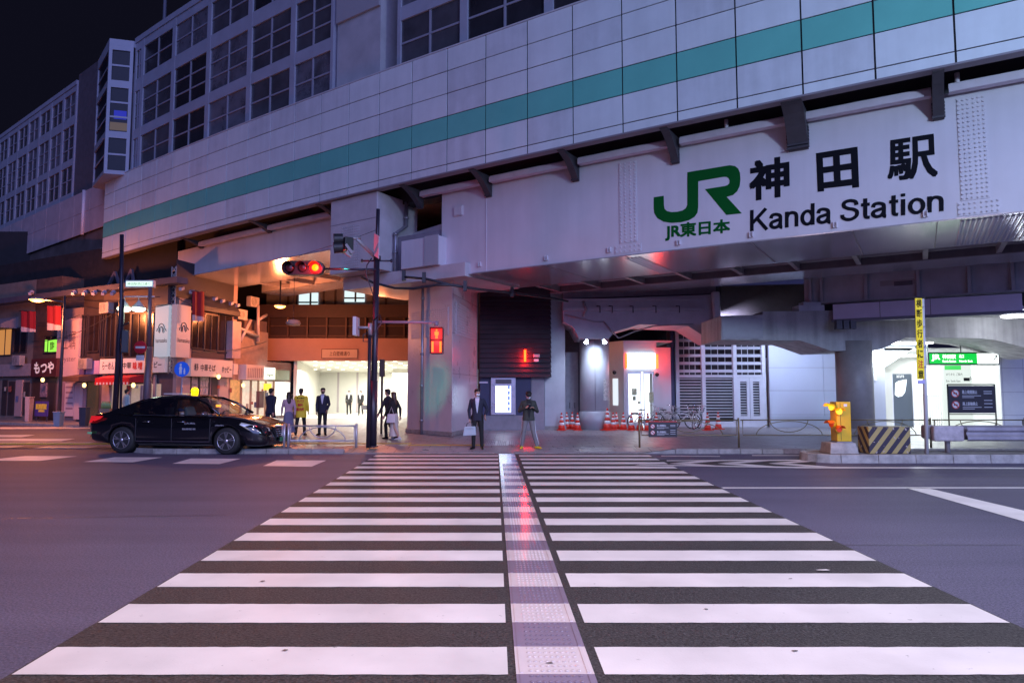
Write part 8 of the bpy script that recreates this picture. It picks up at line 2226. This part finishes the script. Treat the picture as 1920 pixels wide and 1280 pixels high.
# ================================================================== TAXI
def taxi():
    pr, pf = G(229, 849, 0), G(425, 852, 0)
    d = pf - pr; wb = 2.78; sc = d.length / wb; ang = math.atan2(d.y, d.x)
    root = empty('taxi', (0, 0, 0), 'black sedan taxi with yellow lit roof lamp waiting at the crossing', 'taxi', rz=ang)
    # near side wheels at local y = -.80; wheel centres x = -1.38 and 1.40
    xr_, xf_ = -1.38, 1.40
    off = Matrix.Rotation(ang, 4, 'Z') @ (Vector((xr_, -.84, 0)) * sc)
    root.location = (pr.x - off.x, pr.y - off.y, 0); root.scale = (sc, sc, sc * .97)
    PAINTB = mat('taxi_black', (.006, .006, .009), .16, coat=1.0, spec=.6)
    TRIM = mat('trim_black', (.012, .012, .014), .5)
    CHR = mat('chrome', (.65, .65, .68), .12, metal=1.0)
    xs = [-2.43, -2.38, -2.25, -2.0, -1.7, -1.38, -1.0, -.5, 0, .5, .95, 1.4, 1.75, 1.98, 2.14, 2.25, 2.32, 2.35]
    top = [.74, .92, 1.00, 1.04, 1.03, 1.00, .97, .95, .94, .94, .96, .93, .87, .80, .72, .63, .53, .44]
    wid = [.62, .74, .82, .86, .89, .90, .905, .91, .91, .91, .905, .90, .885, .85, .79, .70, .58, .46]
    bot = [.42, .32, .26, .24, .22, .20, .19, .18, .18, .18, .19, .20, .20, .20, .20, .21, .24, .30]
    b = MB(); seg = []
    for x, t, w, z in zip(xs, top, wid, bot):
        h = t - z
        half = [(0, z), (w * .80, z), (w * .965, z + h * .10), (w * 1.0, z + h * .30), (w * .985, z + h * .52), (w * .995, z + h * .62), (w * .965, z + h * .80), (w * .88, z + h * .945), (w * .62, t), (w * .3, t + .012), (0, t + .018)]
        ring_ = [(x, -y, zz) for y, zz in half] + [(x, y, zz) for y, zz in half[-2:0:-1]]
        seg.append(ring_)
    n = len(seg[0]); vs = [p for r in seg for p in r]
    fs = [(i * n + k, i * n + (k + 1) % n, (i + 1) * n + (k + 1) % n, (i + 1) * n + k) for i in range(len(seg) - 1) for k in range(n)]
    fs += [tuple(range(n - 1, -1, -1)), tuple((len(seg) - 1) * n + k for k in range(n))]
    b.add(vs, fs, 0, True)
    body = b.build('body', PAINTB, root, world=False)
    cut = MB()
    for x in (xr_, xf_):
        for sy in (-1, 1): cut.lathe([(.0001, -.16), (.375, -.16), (.385, .20), (.0001, .20)], (x, sy * .86, .335), 32, axis='y')
    bm_ = bmesh.new(); me_ = bpy.data.meshes.new('c'); me_.from_pydata(cut.v, [], cut.f); bm_.from_mesh(me_); bmesh.ops.remove_doubles(bm_, verts=bm_.verts, dist=1e-3); bmesh.ops.recalc_face_normals(bm_, faces=bm_.faces); bm_.to_mesh(me_); bm_.free()
    bm_ = bmesh.new(); bm_.from_mesh(body.data); bmesh.ops.recalc_face_normals(bm_, faces=bm_.faces); bm_.to_mesh(body.data); bm_.free()
    co = bpy.data.objects.new('cutter', me_); COL.objects.link(co); co.parent = root
    md = body.modifiers.new('b', 'BOOLEAN'); md.object = co; md.operation = 'DIFFERENCE'; md.solver = 'EXACT'
    dg = bpy.context.evaluated_depsgraph_get(); dg.update(); m2 = bpy.data.meshes.new_from_object(body.evaluated_get(dg))
    if len(m2.vertices) > 100: body.modifiers.clear(); body.data = m2
    else: body.modifiers.clear()
    bpy.data.objects.remove(co)
    if not body.data.materials: body.data.materials.append(PAINTB)
    # seams, sills, chrome strips
    b = MB()
    for x in (-.98, -.02, .98):
        b.bar((x, -.914, .30), (x - .02 if x < 0 else x, -.900, .88), .008, .012, (1, 0, 0)); b.bar((x, .914, .30), (x, .900, .88), .008, .012, (1, 0, 0))
    b.build('door_seam', mat('seam_grey', (.05, .05, .06), .5), root, world=False)
    b = MB()
    for sy in (-1, 1): b.bar((-.95, sy * .912, .315), (.98, sy * .912, .315), .02, .022, (0, 0, 1)); 
    b.build('side_strip', CHR, root, world=False)
    for sy in (-1, 1):
        for x in (-.70, .22):
            b = MB(); b.tube([(x - .10, sy * .905, .80), (x - .08, sy * .935, .80), (x + .08, sy * .935, .80), (x + .10, sy * .905, .80)], .014, 6); b.build('door_handle', CHR, root, world=False)
    # cabin: pillars, roof, glass
    rp = [(-1.95, .985, .66), (-1.55, 1.16, .62), (-1.10, 1.335, .585), (-.70, 1.42, .57), (-.2, 1.455, .565), (.22, 1.43, .56), (.50, 1.35, .575), (.80, 1.20, .62), (1.12, 1.00, .69)]
    def cab(x, z, y): return Vector((x, y, z))
    b = MB()
    sel = [p for p in rp if -.95 < p[0] < .3] 
    sel = [(-.90, 1.385, .575)] + sel[0:] + [(.34, 1.405, .563)]
    vs = []
    for x, z, y in sel: vs += [(x, -y, z - .045), (x, -y * .93, z - .005), (x, -y * .5, z + .022), (x, 0, z + .030), (x, y * .5, z + .022), (x, y * .93, z - .005), (x, y, z - .045)]
    n = 7; fs = [(i * n + k, (i + 1) * n + k, (i + 1) * n + k + 1, i * n + k + 1) for i in range(len(sel) - 1) for k in range(n - 1)]
    b.add(vs, fs, 0, True); b.add([(x, y, z - .03) for x, y, z in vs], [f[::-1] for f in fs], 0, True); b.build('roof', PAINTB, root, world=False)
    for sy in (-1, 1):
        b = MB(); b.tube([(1.14, sy * .76, .975), (.74, sy * .66, 1.24), (.40, sy * .575, 1.375), (.0, sy * .575, 1.41), (-.6, sy * .58, 1.39), (-.90, sy * .585, 1.34), (-1.25, sy * .62, 1.23)], [.035, .032, .03, .026, .028, .035, .04], 8); b.build('pillar', PAINTB, root, world=False)
        b = MB(); b.bar((-.03, sy * .80, .95), (-.12, sy * .585, 1.39), .07, .03, (0, 1, 0)); b.build('pillar', PAINTB, root, world=False)
        b = MB(); b.prism([(-1.95, sy * .76, 1.0), (-1.15, sy * .81, .97), (-1.20, sy * .64, 1.25), (-1.0, sy * .60, 1.37), (-1.5, sy * .63, 1.18)] if True else [], (0, -sy * .03, 0)); b.build('pillar', PAINTB, root, world=False)
    gm = bpy.data.materials.new('car_glass'); gm.use_nodes = True; nt = gm.node_tree; q = nt.nodes['Principled BSDF']; q.inputs['Base Color'].default_value = (.01, .01, .012, 1); q.inputs['Roughness'].default_value = .04; q.inputs['Alpha'].default_value = .35; q.inputs['Coat Weight'].default_value = .5
    gd = bpy.data.materials.new('car_glass_dark'); gd.use_nodes = True; q = gd.node_tree.nodes['Principled BSDF']; q.inputs['Base Color'].default_value = (.004, .004, .008, 1); q.inputs['Roughness'].default_value = .06; q.inputs['Alpha'].default_value = .92
    for sy in (-1, 1):
        b = MB(); b.add([(-.07, sy * .80, .96), (.98, sy * .80, .96), (.62, sy * .665, 1.24), (.36, sy * .60, 1.36), (-.14, sy * .60, 1.385)], [(0, 1, 2, 3, 4)]); b.build('side_window', gm, root, world=False)
        b = MB(); b.add([(-1.13, sy * .81, .96), (-.07, sy * .80, .96), (-.14, sy * .60, 1.385), (-.85, sy * .60, 1.36), (-1.18, sy * .66, 1.20)], [(0, 1, 2, 3, 4)]); b.build('side_window', gd, root, world=False)
        b = MB(); b.bar((-1.13, sy * .822, .955), (1.02, sy * .815, .955), .02, .016); b.build('window_trim', CHR, root, world=False)
    b = MB(); vs = []
    for t in (0, .33, .66, 1):
        x = 1.14 - .78 * t; z = .975 + .42 * (t ** .92); y = .74 - .17 * t
        vs += [(x - .05, -y, z), (x + .02, -y * .5, z + .005), (x + .04, 0, z + .006), (x + .02, y * .5, z + .005), (x - .05, y, z)]
    b.add(vs, [(i * 5 + k, i * 5 + k + 1, i * 5 + k + 6, i * 5 + k + 5) for i in range(3) for k in range(4)], 0, True); b.build('windscreen', gm, root, world=False)
    b = MB(); b.add([(-1.93, -.64, 1.01), (-1.93, .64, 1.01), (-.92, .55, 1.38), (-.92, -.55, 1.38)], [(0, 1, 2, 3)]); b.build('rear_window', gd, root, world=False)
    # interior
    b = MB()
    for y in (-.38, .38): b.hexa([(-.30, y - .24, .40), (.20, y - .24, .40), (.20, y + .24, .40), (-.30, y + .24, .40), (-.35, y - .24, .62), (.2, y - .24, .60), (.2, y + .24, .60), (-.35, y + .24, .62)]); b.hexa([(-.38, y - .23, .6), (-.22, y - .23, .6), (-.22, y + .23, .6), (-.38, y + .23, .6), (-.50, y - .18, 1.15), (-.42, y - .18, 1.15), (-.42, y + .18, 1.15), (-.50, y + .18, 1.15)])
    b.build('seats', mat('seat_white', (.40, .42, .45), .7), root, world=False, bevel=.03)
    b = MB(); b.box(.80, 1.05, -.70, .70, .60, .93); b.build('dashboard', TRIM, root, world=False, bevel=.03)
    b = MB(); b.tube([(.62 + .05 * math.cos(a), .38 * 1 + .18 * math.cos(a), .86 + .18 * math.sin(a)) for a in np.linspace(0, 6.28, 20)], .014, 6); b.build('steering_wheel', TRIM, root, world=False)
    # wheels
    for x in (xr_, xf_):
        for sy in (-1, 1):
            y = sy * .80
            b = MB(); b.lathe([(.20, -.095), (.29, -.105), (.325, -.08), (.333, 0), (.325, .08), (.29, .105), (.20, .095)], (x, y, .333), 36, axis='y'); w = b.build('wheel', mat('tyre_black'), root, world=False)
            b = MB(); b.lathe([(.225, -.02), (.225, -.10), (.212, -.105), (.205, -.07)] if sy < 0 else [(.205, .07), (.212, .105), (.225, .10), (.225, .02)], (x, y, .333), 36, axis='y')
            yo = y + sy * .088
            for k in range(5):
                for e in (-.16, .16):
                    a_ = 2 * math.pi * k / 5 + .3
                    p = Vector((x + .05 * math.cos(a_), yo, .333 + .05 * math.sin(a_))); q_ = Vector((x + .21 * math.cos(a_ + e), yo, .333 + .21 * math.sin(a_ + e)))
                    b.bar(p, q_, .026, .03, (0, 1, 0))
            b.lathe([(.0001, -.012), (.055, -.01), (.06, .012)] if sy < 0 else [(.06, -.012), (.055, .01), (.0001, .012)], (x, yo + sy * .012, .333), 20, axis='y')
            b.build('rim', mat('alloy', (.50, .48, .52), .28, metal=.8), w, world=False)
            b = MB(); b.lathe([(.0001, -.01), (.20, -.01), (.20, .01), (.0001, .01)], (x, y + sy * .03, .333), 24, axis='y'); b.build('brake_disc', mat('hub_dark', (.02, .02, .02), .5), w, world=False)
            b = MB(); b.lathe([(.0001, 0), (.372, 0)], (x, sy * .70, .335), 28, axis='y'); b.build('wheel_arch', TRIM, root, world=False)
    # lights, grille, plate, mirrors, roof lamp
    for sy in (-1, 1):
        b = MB(); b.add([(2.22, sy * .42, .64), (2.06, sy * .72, .70), (1.76, sy * .865, .78), (1.72, sy * .885, .73), (1.94, sy * .855, .60), (2.16, sy * .68, .55), (2.28, sy * .46, .56)], [(0, 1, 2, 3, 4, 5, 6)])
        b.v = [(v[0] + .02, v[1] * 1.015, v[2] + .01) for v in b.v]
        hl = b.build('headlight', mat('headlight_glass', (.45, .45, .50), .08, metal=.6, emit=(1, .95, .9), es=.12), root, world=False)
        for (x, y, z, r) in ((2.12, .60, .64, .05), (1.99, .74, .68, .04)): b = MB(); b.ball((x + .03, sy * y * 1.02, z), r, 12, 8); b.build('bulb', CHR, hl, world=False)
        b = MB(); b.ball((2.20, sy * .62, .36), (.05, .07, .035), 12, 8); b.build('fog_light', mat('fog_lit', (.6, .6, .6), .1, emit=(.9, 1, .95), es=1.2), root, world=False)
        b = MB(); b.add([(-2.41, sy * .60, .90), (-2.28, sy * .80, .93), (-1.88, sy * .88, .93), (-1.95, sy * .895, .86), (-2.25, sy * .865, .76), (-2.42, sy * .70, .74)], [(0, 1, 2, 3, 4, 5)]); b.v = [(v[0] - .012, v[1] * 1.02, v[2]) for v in b.v]
        b.build('tail_light', mat('tail_red', (.35, .005, .01), .15, emit=(1, .02, .03), es=.55), root, world=False)
        b = MB(); b.ball((.88, sy * .98, 1.0), (.07, .11, .06), 14, 8); b.bar((.90, sy * .82, .96), (.89, sy * .92, .98), .05, .04); b.build('wing_mirror', mat('mirror_chrome', (.25, .25, .27), .15, metal=.8), root, world=False)
    b = MB(); b.prism([(2.34, -.36, .66), (2.34, .36, .66), (2.40, .30, .42), (2.40, -.30, .42)], (-.06, 0, 0))
    gr = b.build('grille', TRIM, root, world=False)
    b = MB()
    for k in range(4): z = .44 + .055 * k; b.bar((2.405 - (z - .42) * .22, -.31, z), (2.405 - (z - .42) * .22, .31, z), .014, .014)
    b.build('grille_bars', CHR, gr, world=False)
    b = MB(); b.box(2.40, 2.415, -.17, .17, .29, .40); b.build('number_plate', mat('plate_green', (.05, .22, .10), .5), root, world=False)
    b = MB(); b.bar((-2.36, -.83, .50), (-2.22, -.88, .50), .02, .05); b.build('bumper_reflector', mat('reflector_green', (.2, .5, .3), .3, emit=(.4, 1, .6), es=.10), root, world=False)
    b = MB(); b.ball((-.05, 0, 1.575), (.085, .10, .085), 18, 12); b.ball((-.05, 0, 1.50), (.08, .10, .035), 18, 8); b.build('roof_lamp', emat('taxi_lamp_yellow', (1, .72, .0), 4), root, world=False)
    b = MB(); b.box(-.78, -.28, -.20, .20, 1.485, 1.505); b.build('roof_plate', mat('roof_plate_white', (.7, .7, .72), .4), root, world=False)
    b = MB(); b.tube([(-1.62, 0, 1.14), (-1.66, 0, 1.22)], .03, 8); b.build('rear_lamp', emat('rear_orange', (1, .35, .02), 2.0), root, world=False)
    b = MB(); b.obox((.62, .0, 1.18), Vector((.015, 0, 0)), Vector((0, .09, 0)), Vector((0, 0, .03))); b.build('vacant_sign', emat('orange_led', (1, .35, .03), 3), root, world=False)
    b = MB(); fn = lambda x, y, l=0: Vector((x, -.921 - l, y))
    put_text(b, '(大和)', fn, .32, .60, .735, .785, .02); put_text(b, '無線配車', fn, .26, .62, .60, .645, .02); put_text(b, '(無線)', fn, 1.12, 1.35, .70, .735, .02)
    b.build('door_letters', mat('letters_white', (.34, .34, .38), .5), root, world=False)
    return root, sc, ang
tx, tsc, tang = taxi()
# the driver sits on the far (right hand) side
Mx = Matrix.Translation(tx.location) @ Matrix.Rotation(tang, 4, 'Z')
dl_ = Mx @ (Vector((-.16, -.36, -.235)) * tsc)
person(dl_, tang + R(90), 1.62, 'taxi driver in pale blue shirt and mask sitting behind the side window', {'leg-1': ((-.02, -.40, .02), (0, -.12, -.36)), 'leg1': ((.02, -.40, .02), (0, -.12, -.36)), 'arm-1': ((-.05, -.12, -.22), (.03, -.22, .06)), 'arm1': ((.05, -.12, -.22), (-.03, -.22, .06)), 'drop': .12, 'curl': .9},
       cloth('shirt_blue', (.30, .38, .62)), BLACKC, SHOEB, mask=MASKW, vox=.016, cap=cloth('cap_blue', (.02, .03, .12)))
# stray small things: bench rail and stall goods behind the taxi at the noodle shop
Yq = 30.5
r_ = empty('goods_stand', (XD(196, Yq), Yq, PZ), 'low stand with bottles and green goods before the noodle shop', 'stand')
b = MB(); b.box(XD(188, Yq), XD(207, Yq), Yq, Yq + .5, PZ, ZD(766, Yq)); b.build('table', mat('crate_wood', (.30, .20, .14), .7, var=.2), r_)
b = MB()
for k in range(6): x = XD(189 + 3 * k, Yq); b.lathe([(.05, 0), (.05, .2), (.02, .27), (.02, .33)], (x, Yq + .15, ZD(766, Yq) + .001), 8)
b.build('bottles', mat('bottle_green', (.25, .35, .12), .3), r_)

# ================================================================== pieces of one kind that stand apart become parts of their own
def split_loose(o):
    bm = bmesh.new(); bm.from_mesh(o.data); bm.verts.ensure_lookup_table()
    seen = set(); comps = []
    for v in bm.verts:
        if v.index in seen: continue
        st = [v]; seen.add(v.index); c = []
        while st:
            q = st.pop(); c.append(q.index)
            for e in q.link_edges:
                w = e.other_vert(q)
                if w.index not in seen: seen.add(w.index); st.append(w)
        comps.append(c)
    bm.free()
    if len(comps) < 2: return
    me = o.data
    for c in comps[1:] + [comps[0]]:
        cs = {i: k for k, i in enumerate(c)}
        f = [[cs[i] for i in p.vertices] for p in me.polygons if p.vertices[0] in cs]
        n = bpy.data.meshes.new(o.name); n.from_pydata([me.vertices[i].co[:] for i in c], [], f)
        for m_ in me.materials: n.materials.append(m_)
        mi = [(p.material_index, p.use_smooth) for p in me.polygons if p.vertices[0] in cs]
        n.polygons.foreach_set('material_index', [a for a, _ in mi]); n.polygons.foreach_set('use_smooth', [b for _, b in mi]); n.update()
        if c is comps[0]: o.data = n
        else:
            d = o.copy(); d.data = n; COL.objects.link(d); d.parent = o.parent
for o in list(bpy.data.objects):
    if o.type == 'MESH' and o.name.split('.')[0] in ('countdown_bars', 'conduit_hook', 'door_handle', 'door_seam', 'hanger_rod', 'hook', 'legs', 'neon_edge', 'pilaster', 'portal_chamfer', 'side_strip', 'door_poster', 'lapel', 'clamp', 'menu_posters') and len(o.data.vertices) < 400:
        if o.name.split('.')[0] in ('lapel', 'clamp', 'menu_posters', 'hook') and o.parent and o.parent.name.startswith('no_entry'): continue
        if o.name.startswith('lapel'): continue
        split_loose(o)
REN = {'countdown_bars': 'countdown_bar', 'legs': 'leg', 'menu_posters': 'menu_poster'}
for o in list(bpy.data.objects):
    k = o.name.split('.')[0]
    if k in REN: o.name = REN[k]
